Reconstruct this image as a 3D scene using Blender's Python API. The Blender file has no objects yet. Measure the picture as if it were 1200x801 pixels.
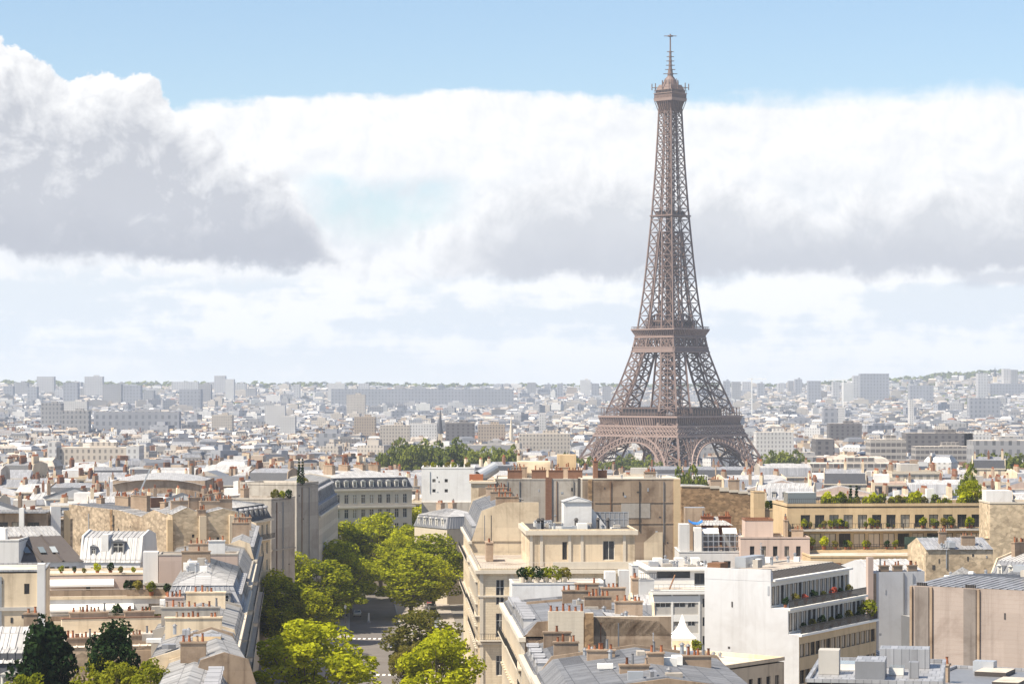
import bpy, math, random
from mathutils import Vector, Matrix
R = math.radians
sc = bpy.context.scene
col = sc.collection
random.seed(7)

# ------------------------------------------------------------------ camera, exposure
FPX = 2975.0          # focal length in photo pixels (photo 1200 wide)
CAMZ = 50.0
HY = 455.0            # horizon row in the photo
cd = bpy.data.cameras.new('camera')
cam = bpy.data.objects.new('camera', cd); col.objects.link(cam)
cam.location = (0, 0, CAMZ); cam.rotation_euler = (R(90), 0, 0)
cd.sensor_width = 36; cd.lens = 36 * FPX / 1200
cd.shift_y = (HY - 400.5) / 1200
cd.clip_start = 1; cd.clip_end = 60000
sc.camera = cam
sc.view_settings.view_transform = 'Standard'; sc.view_settings.look = 'None'
sc.view_settings.exposure = 0.84; sc.view_settings.gamma = 1
sc.view_settings.use_curve_mapping = False
sc.cycles.use_denoising = True
sc.cycles.max_bounces = 6; sc.cycles.diffuse_bounces = 3; sc.cycles.glossy_bounces = 3
sc.cycles.transmission_bounces = 3; sc.cycles.transparent_max_bounces = 6; sc.cycles.volume_bounces = 1

# ------------------------------------------------------------------ sun
SUN_EL = R(54); sh = Vector((-0.86, -0.51, 0)).normalized()
TOSUN = Vector((sh.x * math.cos(SUN_EL), sh.y * math.cos(SUN_EL), math.sin(SUN_EL)))
sl = bpy.data.lights.new('sun', 'SUN'); sl.energy = 5.0; sl.angle = R(0.53); sl.color = (1, 0.89, 0.72)
sun = bpy.data.objects.new('sun', sl); col.objects.link(sun)
sun.rotation_euler = (-TOSUN).to_track_quat('-Z', 'Y').to_euler()
sun.location = (-200, -50, 400)

# ------------------------------------------------------------------ node helpers
class NT:
    """tiny expression builder for shader math nodes"""
    def __init__(s, nt): s.nt = nt
    def n(s, t, **kw):
        x = s.nt.nodes.new(t)
        for k, v in kw.items(): setattr(x, k, v)
        return x
    def put(s, sock, v):
        if isinstance(v, bpy.types.NodeSocket): s.nt.links.new(v, sock)
        else: sock.default_value = v
    def m(s, op, a, b=None, c=None, clamp=False):
        x = s.n('ShaderNodeMath', operation=op, use_clamp=clamp)
        s.put(x.inputs[0], a)
        if b is not None: s.put(x.inputs[1], b)
        if c is not None: s.put(x.inputs[2], c)
        return x.outputs[0]
    def add(s, a, b): return s.m('ADD', a, b)
    def sub(s, a, b): return s.m('SUBTRACT', a, b)
    def mul(s, a, b): return s.m('MULTIPLY', a, b)
    def sat(s, a): return s.m('ADD', a, 0.0, clamp=True)
    def smooth(s, v, lo, hi):
        x = s.n('ShaderNodeMapRange', interpolation_type='SMOOTHSTEP')
        s.put(x.inputs['Value'], v); s.put(x.inputs['From Min'], lo); s.put(x.inputs['From Max'], hi)
        return x.outputs['Result']
    def lin(s, v, lo, hi, a=0.0, b=1.0):
        x = s.n('ShaderNodeMapRange')
        s.put(x.inputs['Value'], v); s.put(x.inputs['From Min'], lo); s.put(x.inputs['From Max'], hi)
        x.inputs['To Min'].default_value = a; x.inputs['To Max'].default_value = b
        return x.outputs['Result']
    def mix(s, f, a, b, mode='MIX'):
        x = s.n('ShaderNodeMix', data_type='RGBA', blend_type=mode)
        s.put(x.inputs[0], f)
        for i, v in ((6, a), (7, b)):
            if isinstance(v, (tuple, list)): v = tuple(v)[:3] + (1.0,)
            s.put(x.inputs[i], v)
        return x.outputs[2]
    def vec(s, x, y, z):
        c = s.n('ShaderNodeCombineXYZ')
        for i, v in enumerate((x, y, z)): s.put(c.inputs[i], v)
        return c.outputs[0]
    def noise(s, v, scale, detail=4.0, rough=0.55, dist=0.0):
        x = s.n('ShaderNodeTexNoise'); s.put(x.inputs['Vector'], v)
        x.inputs['Scale'].default_value = scale; x.inputs['Detail'].default_value = detail
        x.inputs['Roughness'].default_value = rough; x.inputs['Distortion'].default_value = dist
        return x.outputs['Fac']
    def curve(s, v, pts):
        x = s.n('ShaderNodeFloatCurve'); c = x.mapping.curves[0]
        while len(c.points) < len(pts): c.points.new(0.5, 0.5)
        for p, (a, b) in zip(c.points, pts): p.location = (a, b); p.handle_type = 'AUTO'
        x.mapping.update(); s.put(x.inputs['Value'], v)
        return x.outputs[0]

# ------------------------------------------------------------------ world: sky and clouds
def make_world():
    w = bpy.data.worlds.new('World'); sc.world = w; w.use_nodes = True
    nt = w.node_tree; nt.nodes.clear(); E = NT(nt)
    out = E.n('ShaderNodeOutputWorld')
    sky = E.n('ShaderNodeTexSky', sky_type='NISHITA', sun_disc=False, sun_elevation=SUN_EL,
              sun_rotation=math.atan2(sh.x, sh.y), altitude=60, air_density=1.0, dust_density=0.6, ozone_density=1.6)
    tc = E.n('ShaderNodeTexCoord'); sp = E.n('ShaderNodeSeparateXYZ'); nt.links.new(tc.outputs['Generated'], sp.inputs[0])
    x, y, z = sp.outputs
    hyp = E.m('SQRT', E.add(E.mul(x, x), E.mul(y, y)))
    az = E.m('ARCTAN2', x, y); el = E.m('ARCTAN2', z, hyp)
    U = E.add(E.mul(az, 29.75), 6.0)             # azimuth, 1 unit = 1.93 degrees
    V = E.sub(4.55, E.mul(el, 29.75))            # elevation, growing downwards, horizon at 4.55
    p = E.vec(U, V, 0.0)
    nb = E.noise(p, 0.62, 9, 0.60)                # billows
    nf = E.noise(p, 2.6, 7, 0.6)                 # finer
    nb2 = E.noise(E.vec(E.sub(U, .16), E.sub(V, .20), 0.0), 0.62, 9, 0.60); nf2 = E.noise(E.vec(E.sub(U, .05), E.sub(V, .07), 0.0), 2.6, 7, 0.6)
    rel = E.add(E.mul(E.sub(nb, nb2), 2.2), E.mul(E.sub(nf, nf2), 1.0))   # relief lit from the upper left
    nm = E.noise(p, 1.45, 8, 0.62, .3); nm2 = E.noise(E.vec(E.sub(U, .09), E.sub(V, .12), 0.0), 1.45, 8, 0.62, .3); nq = E.sub(nm, .5)
    rel = E.add(E.mul(rel, .55), E.mul(E.sub(nm, nm2), 2.4))
    n1 = E.sub(nb, 0.5); n2 = E.sub(nf, 0.5)
    ps = E.vec(E.mul(U, 0.35), E.mul(V, 2.2), 3.7)
    ns = E.noise(ps, 1.0, 6, 0.55)               # long flat streaks
    u1 = E.m('DIVIDE', U, 12.0)
    win = lambda v, a, b, c, d: E.mul(E.smooth(v, a, b), E.sub(1.0, E.smooth(v, c, d)))
    # 1. high bright bank, with a blue gap
    top = E.mul(E.curve(u1, [(0, .30), (.12, .26), (.22, .247), (.30, .234), (.40, .224), (.52, .238), (.70, .242), (.78, .237), (.88, .214), (.95, .206), (1, .212)]), 5.0)
    bank = E.smooth(E.add(E.sub(V, top), E.add(E.add(E.mul(n2, 0.20), E.mul(nq, .30)), E.mul(E.sub(ns, .5), .45))), -0.05, E.lin(U, 7.5, 9.5, .07, .20))
    gap = E.mul(win(U, 3.3, 4.0, 4.9, 5.7), win(E.add(V, E.mul(n1, .5)), 2.0, 2.2, 2.45, 2.95))
    bank = E.mul(bank, E.sub(1.0, E.mul(gap, E.lin(nf, .3, .6, .2, .75))))
    bcol = E.mix(E.sat(E.add(.12, E.sub(E.mul(E.smooth(V, 1.7, 2.6), .45), E.mul(rel, .7)))), (1.06, 1.06, 1.06), (0.74, 0.785, 0.84))
    # 2. flat streaks and pale gaps down to the horizon
    low = E.smooth(V, 2.95, 3.35)
    wisp = E.smooth(E.add(E.add(ns, E.mul(n2, .45)), E.mul(nq, .35)), 0.42, 0.58)
    hz = E.smooth(V, 3.9, 4.5)
    scol = E.mix(wisp, (0.80, 0.865, 0.92), (1.05, 1.05, 1.04))
    scol = E.mix(E.mul(hz, .8), scol, (0.92, 0.95, 0.97))
    bcol = E.mix(low, bcol, scol)
    bank = E.m('MAXIMUM', bank, E.mul(low, 1.0))
    # 3. two heaped clouds with grey bases
    def heap(pts, bot, ragged, gx0, gx1, dark, light, fringe):
        ct = E.mul(E.curve(u1, pts), 4.0)
        warp = E.add(E.add(E.mul(n1, .7 * ragged), E.mul(nq, 1.1 * ragged)), E.mul(n2, 0.7 * ragged))
        cin = E.add(E.sub(V, ct), warp)
        cb = E.sub(E.sub(bot, V), E.add(E.add(E.mul(n2, 0.42), E.mul(n1, .35)), E.mul(nq, .45)))
        a = E.mul(E.smooth(cin, 0.0, E.lin(U, 2.4, 3.6, .08, .34)), E.smooth(cb, -0.09, 0.10))
        dep = E.mul(E.smooth(cin, 0.05, fringe), E.smooth(U, gx0, gx1))
        k = E.sat(E.add(.10, E.sub(E.mul(dep, E.lin(V, 1.2, 3.0, .62, 1.12)), E.mul(rel, 1.35))))
        c = E.mix(k, (1.03, 1.03, 1.03), light)
        c = E.mix(E.mul(E.mul(E.smooth(cb, .75, 0.05), dep), .85), c, dark)
        return a, c
    hb, hc = heap([(0, .8), (.38, .68), (.42, .60), (.50, .53), (.56, .42), (.63, .47), (.70, .475), (.78, .55), (.86, .52), (.94, .49), (1, .47)], 3.24, .75, 4.8, 6.4, (.57, .59, .64), (.71, .73, .765), .9)
    cumb, ccolb = hb, hc
    cum, ccol = heap([(0, .12), (.03, .16), (.083, .21), (.15, .245), (.19, .345), (.26, .44), (.295, .54), (.333, .70), (.36, .82), (.5, 1), (1, 1)], E.add(3.0, E.mul(E.smooth(U, 0.3, 3.0), 0.13)), .8, -2.0, -1.0, (.48, .50, .555), (.58, .60, .65), .85)
    wi = win(U, 11.0, 11.5, 13, 14); wl = E.mul(wi, win(E.add(V, E.mul(n2, .2)), 3.18, 3.26, 3.32, 3.42))
    bcol = E.mix(cumb, bcol, ccolb); bcol = E.mix(E.mul(wl, .8), bcol, (.60, .63, .69))
    bank = E.m('MAXIMUM', bank, cumb)
    # above and behind the frame: unseen scattered cloud, added to give fill light
    gn = E.noise(tc.outputs['Generated'], 2.2, 6, 0.55)
    gen = E.mul(E.smooth(gn, 0.52, 0.68), E.smooth(el, 0.22, 0.34))
    skyc = E.mix(1.0, sky.outputs[0], (0.96, 1.0, 1.03), 'MULTIPLY')
    bg0 = E.n('ShaderNodeBackground'); nt.links.new(skyc, bg0.inputs[0]); bg0.inputs[1].default_value = SKY_S
    c = E.mix(cum, bcol, ccol); c = E.mix(gen, c, (0.36, 0.36, 0.36))
    bg1 = E.n('ShaderNodeBackground'); nt.links.new(c, bg1.inputs[0]); bg1.inputs[1].default_value = CLOUD_S
    front = E.smooth(y, 0.0, 0.3)
    mask = E.m('MAXIMUM', E.mul(E.m('MAXIMUM', bank, cum), front), gen)
    mask = E.mul(mask, E.smooth(el, -0.02, 0.0))
    ms = E.n('ShaderNodeMixShader'); nt.links.new(mask, ms.inputs[0])
    nt.links.new(bg0.outputs[0], ms.inputs[1]); nt.links.new(bg1.outputs[0], ms.inputs[2])
    nt.links.new(ms.outputs[0], out.inputs[0])
SKY_S = 0.084; CLOUD_S = 0.56
make_world()

# ------------------------------------------------------------------ materials
def new_mat(name):
    m = bpy.data.materials.new(name); m.use_nodes = True
    nt = m.node_tree; nt.nodes.clear(); E = NT(nt)
    out = E.n('ShaderNodeOutputMaterial'); b = E.n('ShaderNodeBsdfPrincipled')
    nt.links.new(b.outputs[0], out.inputs[0])
    return m, E, b, out

def mat(name, c, rough=0.8, var=0.25, scale=0.35, streak=0.0, brick=None, metal=0.0, spec=0.3, tint=0.12, bump=0.0, stain=0.0, rubble=0.0, patch=0.0, sheet=0.0):
    """weathered surface: base colour, blotches, rain streaks, optional masonry courses"""
    m, E, b, out = new_mat(name)
    tc = E.n('ShaderNodeTexCoord'); oi = E.n('ShaderNodeObjectInfo')
    geo = E.n('ShaderNodeNewGeometry')
    P = geo.outputs['Position']
    n = E.noise(P, scale, 6, 0.62)
    n2 = E.noise(P, scale * 7, 4, 0.6)
    f = E.add(E.mul(E.sub(n, .5), var * 2.2), E.mul(E.sub(n2, .5), var * 1.1))
    f = E.add(f, E.mul(E.sub(oi.outputs['Random'], .5), tint * 2))
    v = E.add(1.0, f)
    base = E.mix(1.0, c, E.vec(v, v, v), 'MULTIPLY')
    sp = E.n('ShaderNodeSeparateXYZ'); E.nt.links.new(P, sp.inputs[0])
    if brick:
        bw, bh, c2, mort, amt = brick
        br = E.n('ShaderNodeTexBrick'); br.inputs['Scale'].default_value = 1
        br.inputs['Brick Width'].default_value = bw; br.inputs['Row Height'].default_value = bh
        br.inputs['Mortar Size'].default_value = min(bw, bh) * 0.08; br.inputs['Bias'].default_value = 0
        hcoord = E.sub(E.mul(sp.outputs[0], 0.8), E.mul(sp.outputs[1], 0.6))
        wob = E.noise(P, 1.3, 3)
        E.put(br.inputs['Vector'], E.vec(E.add(hcoord, E.mul(wob, bw * .6)), E.add(sp.outputs[2], E.mul(wob, bh * .8)), 0.0))
        br.inputs['Color1'].default_value = (1, 1, 1, 1); br.inputs['Color2'].default_value = tuple(c2) + (1,); br.inputs['Mortar'].default_value = tuple(mort) + (1,)
        base = E.mix(amt, base, E.mix(1.0, base, br.outputs[0], 'MULTIPLY'))
    if rubble:
        vo = E.n('ShaderNodeTexVoronoi', feature='F1'); vo.inputs['Scale'].default_value = 1.0
        wob = E.noise(P, .9, 4)
        E.put(vo.inputs['Vector'], E.vec(E.mul(E.sub(E.mul(sp.outputs[0], .8), E.mul(sp.outputs[1], .6)), 1.5), 0.0, E.add(E.mul(sp.outputs[2], 1.9), wob)))
        s2 = E.n('ShaderNodeSeparateColor'); E.nt.links.new(vo.outputs['Color'], s2.inputs[0])
        kk = E.lin(s2.outputs[0], 0, 1, 1 - rubble, 1 + rubble * .45)
        kk = E.mul(kk, E.lin(vo.outputs['Distance'], .25, .75, 1.0, 1 - rubble * .5))
        base = E.mix(1.0, base, E.vec(kk, kk, kk), 'MULTIPLY')
    if patch:
        pn = E.n('ShaderNodeTexBrick'); pn.inputs['Scale'].default_value = 1; pn.inputs['Brick Width'].default_value = 4.3; pn.inputs['Row Height'].default_value = 3.1
        pn.inputs['Mortar Size'].default_value = .05; pn.inputs['Bias'].default_value = .1; pn.offset = .37; pn.squash = 1.7
        wb = E.noise(P, .35, 4)
        E.put(pn.inputs['Vector'], E.vec(E.add(E.sub(E.mul(sp.outputs[0], .8), E.mul(sp.outputs[1], .6)), E.mul(wb, .25)), E.add(sp.outputs[2], E.mul(wb, .12)), 0.0))
        pn.inputs['Color1'].default_value = (1 + patch * .3,) * 3 + (1,); pn.inputs['Color2'].default_value = (1 - patch, 1 - patch * 1.05, 1 - patch * 1.1, 1); pn.inputs['Mortar'].default_value = (.93, .92, .91, 1)
        base = E.mix(1.0, base, pn.outputs[0], 'MULTIPLY')
    if sheet:
        pn = E.n('ShaderNodeTexBrick'); pn.inputs['Scale'].default_value = 1; pn.inputs['Brick Width'].default_value = .66; pn.inputs['Row Height'].default_value = 2.1
        pn.inputs['Mortar Size'].default_value = .045; E.nt.links.new(tc.outputs['Object'], pn.inputs['Vector'])
        pn.inputs['Color1'].default_value = (1.1, 1.1, 1.1, 1); pn.inputs['Color2'].default_value = (1 - sheet,) * 3 + (1,); pn.inputs['Mortar'].default_value = (.55, .55, .56, 1)
        base = E.mix(1.0, base, pn.outputs[0], 'MULTIPLY')
    if streak:
        st = E.noise(E.vec(E.mul(sp.outputs[0], 1.1), E.mul(sp.outputs[1], 1.1), E.mul(sp.outputs[2], 0.05)), 1.0, 5, 0.65)
        base = E.mix(E.mul(E.smooth(st, 0.48, 0.72), streak), base, E.mix(1.0, base, (0.45, 0.42, 0.40), 'MULTIPLY'))
    if stain:
        sn = E.noise(P, 0.16, 7, 0.7, 0.6)
        base = E.mix(E.mul(E.smooth(sn, 0.46, 0.66), stain), base, E.mix(1.0, base, (0.50, 0.44, 0.40), 'MULTIPLY'))
    E.put(b.inputs['Base Color'], base)
    b.inputs['Roughness'].default_value = rough; b.inputs['Metallic'].default_value = metal
    b.inputs['Specular IOR Level'].default_value = spec
    if bump:
        bp = E.n('ShaderNodeBump'); bp.inputs['Strength'].default_value = bump; bp.inputs['Distance'].default_value = 0.08
        E.put(bp.inputs['Height'], n2); E.nt.links.new(bp.outputs[0], b.inputs['Normal'])
    return m

MT = {}
MT['stone'] = mat('cut_stone_cream', (0.66, 0.565, 0.42), 0.85, 0.12, 0.25, 0.42, brick=(1.3, .42, (.88, .86, .84), (.7, .67, .65), .6), bump=.2, stain=.25)
MT['stone_pale'] = mat('cut_stone_pale', (0.56, 0.50, 0.41), 0.85, 0.10, 0.25, 0.30, brick=(1.3, .42, (.92, .9, .88), (.8, .78, .75), .4))
MT['stone_trim'] = mat('stone_trim', (0.60, 0.54, 0.45), 0.8, 0.10, 0.4, 0.15)
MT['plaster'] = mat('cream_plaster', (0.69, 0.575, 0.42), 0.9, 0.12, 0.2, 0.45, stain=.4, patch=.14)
MT['plaster_white'] = mat('white_plaster', (0.62, 0.62, 0.62), 0.85, 0.06, 0.2, 0.22, stain=.25)
MT['plaster_cool'] = mat('bluish_white_wall', (0.53, 0.54, 0.565), 0.85, 0.06, 0.15, 0.2, stain=.2)
MT['plaster_grey'] = mat('grey_plaster', (0.42, 0.39, 0.35), 0.9, 0.12, 0.2, 0.5, stain=.45, patch=.16)
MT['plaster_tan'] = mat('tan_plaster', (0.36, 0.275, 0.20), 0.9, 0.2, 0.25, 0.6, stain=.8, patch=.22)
MT['plaster_mauve'] = mat('dull_mauve_render', (0.35, 0.295, 0.265), 0.9, 0.06, 0.2, 0.35, brick=(4.0, .5, (.95, .95, .95), (.9, .88, .87), .6), stain=.4, patch=.12)
MT['plaster_yellow'] = mat('yellow_render', (0.60, 0.455, 0.28), 0.88, 0.10, 0.2, 0.3, stain=.25, patch=.1)
MT['plaster_pink'] = mat('pink_render', (0.52, 0.41, 0.355), 0.88, 0.06, 0.2, 0.3, patch=.1)
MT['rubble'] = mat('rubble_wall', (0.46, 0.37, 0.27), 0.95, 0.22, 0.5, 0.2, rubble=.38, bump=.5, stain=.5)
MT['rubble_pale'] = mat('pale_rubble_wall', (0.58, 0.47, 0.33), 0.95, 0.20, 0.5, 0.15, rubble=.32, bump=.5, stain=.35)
MT['brick'] = mat('brown_brick', (0.38, 0.25, 0.14), 0.9, 0.18, 0.5, 0.1, rubble=.45, bump=.5, stain=.4)
MT['brick_red'] = mat('red_brick', (0.20, 0.11, 0.075), 0.9, 0.15, 0.5, 0.2, brick=(.5, .2, (.8, .72, .65), (1.3, 1.3, 1.2), .7))
MT['zinc'] = mat('zinc_sheet', (0.33, 0.335, 0.355), 0.45, 0.16, 0.3, 0.25, metal=0.25, spec=.5, sheet=.22)
MT['zinc_bright'] = mat('pale_zinc_sheet', (0.45, 0.445, 0.445), 0.5, 0.2, 0.3, 0.22, metal=0.1, spec=.5, sheet=.2)
MT['zinc_dark'] = mat('dark_zinc_sheet', (0.20, 0.205, 0.22), 0.45, 0.12, 0.4, 0.25, metal=0.3, spec=.5)
MT['slate'] = mat('slate_tiles', (0.065, 0.07, 0.085), 0.55, 0.15, 0.8, 0.2, brick=(.35, .22, (.8, .8, .8), (.5, .5, .5), .8))
MT['slate_brown'] = mat('brown_grey_sheet', (0.11, 0.095, 0.09), 0.6, 0.10, 0.4, 0.2)
MT['gravel'] = mat('flat_roof_gravel', (0.42, 0.37, 0.32), 0.95, 0.28, 0.6, stain=.8)
MT['gravel_pale'] = mat('pale_roof_membrane', (0.52, 0.47, 0.41), 0.9, 0.2, 0.4, stain=.7)
MT['bitumen'] = mat('roof_bitumen', (0.07, 0.065, 0.065), 0.85, 0.2, 0.6)
MT['terracotta'] = mat('terracotta', (0.26, 0.095, 0.045), 0.85, 0.4, 1.5, tint=.45)
MT['tile'] = mat('clay_tile', (0.30, 0.15, 0.09), 0.85, 0.2, 0.8, brick=(.3, .25, (.8, .75, .7), (.5, .45, .4), .7))
MT['chimney'] = mat('chimney_render', (0.36, 0.275, 0.205), 0.92, 0.2, 0.7, 0.6, brick=(.6, .22, (.85, .8, .75), (.9, .88, .85), .6), stain=.4, tint=.25)
MT['concrete'] = mat('concrete', (0.46, 0.44, 0.41), 0.85, 0.12, 0.3, 0.3)
MT['white_paint'] = mat('white_paint', (0.78, 0.77, 0.74), 0.6, 0.05, 0.5, 0.1)
MT['frame'] = mat('window_frame_paint', (0.68, 0.66, 0.61), 0.6, 0.05, 0.5)
MT['frame_dark'] = mat('dark_frame', (0.07, 0.06, 0.055), 0.5, 0.05, 0.5)
MT['iron'] = mat('black_railing_iron', (0.035, 0.035, 0.037), 0.5, 0.05, 0.5)
MT['rail_white'] = mat('pale_railing', (0.60, 0.54, 0.47), 0.5, 0.05, 0.5)
MT['wood'] = mat('brown_wood', (0.19, 0.10, 0.055), 0.7, 0.2, 2)
MT['duct'] = mat('galvanised_metal', (0.45, 0.47, 0.50), 0.4, 0.1, 1, metal=.5)
MT['solar'] = mat('grey_panels', (0.25, 0.25, 0.26), 0.4, 0.05, 1)
MT['canvas'] = mat('white_canvas', (0.78, 0.76, 0.72), 0.8, 0.04, 1)
MT['asphalt'] = mat('asphalt', (0.17, 0.155, 0.145), 0.9, 0.2, 0.25, stain=.3)
MT['pavement'] = mat('pavement_stone', (0.30, 0.265, 0.235), 0.9, 0.15, 0.4)
MT['kerb'] = mat('granite_kerb', (0.32, 0.31, 0.30), 0.85, 0.15, 1)
MT['mark'] = mat('road_paint', (0.74, 0.73, 0.70), 0.7, 0.15, 2)
MT['bark'] = mat('plane_bark', (0.16, 0.13, 0.095), 0.9, 0.35, 2, bump=.6)
MT['soil'] = mat('courtyard_ground', (0.20, 0.18, 0.15), 0.95, 0.3, 0.2)
MT['towr'] = mat('tower_iron', (0.165, 0.116, 0.102), 0.6, 0.10, 0.15, tint=0.03, spec=.4)
MT['towr_dark'] = mat('tower_dark_glass', (0.06, 0.05, 0.05), 0.3, 0.1, 0.3, tint=0.03)
MT['towr_pale'] = mat('tower_pale_trim', (0.285, 0.21, 0.185), 0.6, 0.08, 0.2, tint=0.03)
MT['blue'] = mat('blue_tarpaulin', (0.03, 0.16, 0.45), 0.6, 0.15, 1)
MT['green_panel'] = mat('dark_green_blind', (0.04, 0.07, 0.055), 0.7, 0.2, 1)
MT['tyre'] = mat('tyre_rubber', (0.03, 0.03, 0.03), 0.9, 0.1, 1)
MT['soot'] = mat('soot_streaked_flue', (0.20, 0.175, 0.16), 0.95, 0.2, 0.5, 0.7, stain=.5)

def glass_mat(name, dark, curtain, share):
    m, E, b, out = new_mat(name)
    oi = E.n('ShaderNodeObjectInfo'); r = oi.outputs['Random']
    k = E.m('GREATER_THAN', r, 1 - share)
    E.put(b.inputs['Base Color'], E.mix(k, dark, curtain))
    b.inputs['Roughness'].default_value = 0.12; b.inputs['Specular IOR Level'].default_value = 0.6
    return m
MT['glass'] = glass_mat('window_glass', (0.035, 0.038, 0.043), (0.30, 0.27, 0.22), 0.18)
MT['glass_curtain'] = glass_mat('curtained_glass', (0.05, 0.045, 0.04), (0.62, 0.52, 0.40), 0.55)
MT['glass_roof'] = glass_mat('greenhouse_glass', (0.16, 0.19, 0.21), (0.35, 0.38, 0.4), 0.3)

def leaf_mat(name, c1, c2, trans=0.45):
    m = bpy.data.materials.new(name); m.use_nodes = True; nt = m.node_tree; nt.nodes.clear(); E = NT(nt)
    out = E.n('ShaderNodeOutputMaterial')
    geo = E.n('ShaderNodeNewGeometry'); oi = E.n('ShaderNodeObjectInfo')
    n = E.noise(geo.outputs['Position'], 0.5, 3)
    isl = geo.outputs['Random Per Island']
    f = E.sat(E.add(E.add(E.mul(E.sub(n, .5), 1.3), E.mul(E.sub(isl, .5), .7)), E.add(.5, E.mul(E.sub(oi.outputs['Random'], .5), .5))))
    c = E.mix(f, c1, c2)
    d = E.n('ShaderNodeBsdfDiffuse'); E.put(d.inputs[0], c)
    t = E.n('ShaderNodeBsdfTranslucent'); E.put(t.inputs[0], E.mix(1.0, c, (1.35, 1.25, 0.5), 'MULTIPLY'))
    ms = E.n('ShaderNodeMixShader'); ms.inputs[0].default_value = trans
    nt.links.new(d.outputs[0], ms.inputs[1]); nt.links.new(t.outputs[0], ms.inputs[2]); nt.links.new(ms.outputs[0], out.inputs[0])
    return m
MT['leaf'] = leaf_mat('plane_leaves', (0.07, 0.10, 0.008), (0.55, 0.58, 0.03), .5)
MT['leaf_dull'] = leaf_mat('dull_leaves', (0.09, 0.10, 0.02), (0.24, 0.21, 0.05))
MT['leaf_dark'] = leaf_mat('dark_conifer_leaves', (0.012, 0.028, 0.012), (0.035, 0.06, 0.018), .2)
MT['leaf_lime'] = leaf_mat('lime_leaves', (0.13, 0.16, 0.015), (0.30, 0.31, 0.03))
MT['leaf_far'] = leaf_mat('park_leaves', (0.06, 0.085, 0.02), (0.25, 0.28, 0.05), .35)
MT['flower_red'] = leaf_mat('red_flowers', (0.30, 0.05, 0.03), (0.45, 0.12, 0.08), .2)

def win_mat(name, c, dark=(0.07, 0.07, 0.08), su=2.7, sv=3.1, lo=.30, hi=.70):
    """far-off wall with rows of small windows; UVs are metres along and up the wall"""
    m, E, b, out = new_mat(name)
    uv = E.n('ShaderNodeUVMap'); sp = E.n('ShaderNodeSeparateXYZ'); E.nt.links.new(uv.outputs[0], sp.inputs[0])
    fu = E.m('FRACT', E.m('DIVIDE', sp.outputs[0], su)); fv = E.m('FRACT', E.m('DIVIDE', sp.outputs[1], sv))
    a = E.mul(E.m('GREATER_THAN', fu, lo), E.m('LESS_THAN', fu, hi)); bb = E.mul(E.m('GREATER_THAN', fv, .25), E.m('LESS_THAN', fv, .82))
    k = E.mul(a, bb)
    cell = E.noise(E.vec(E.m('FLOOR', E.m('DIVIDE', sp.outputs[0], su)), E.m('FLOOR', E.m('DIVIDE', sp.outputs[1], sv)), 0.0), 3.1, 1)
    k = E.mul(k, E.lin(cell, .3, .7, .55, 1.0))
    geo = E.n('ShaderNodeNewGeometry'); n = E.noise(geo.outputs['Position'], 0.02, 4)
    v = E.add(0.75, E.mul(n, .5)); base = E.mix(1.0, c, E.vec(v, v, v), 'MULTIPLY')
    E.put(b.inputs['Base Color'], E.mix(k, base, dark)); b.inputs['Roughness'].default_value = .85
    return m
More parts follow.
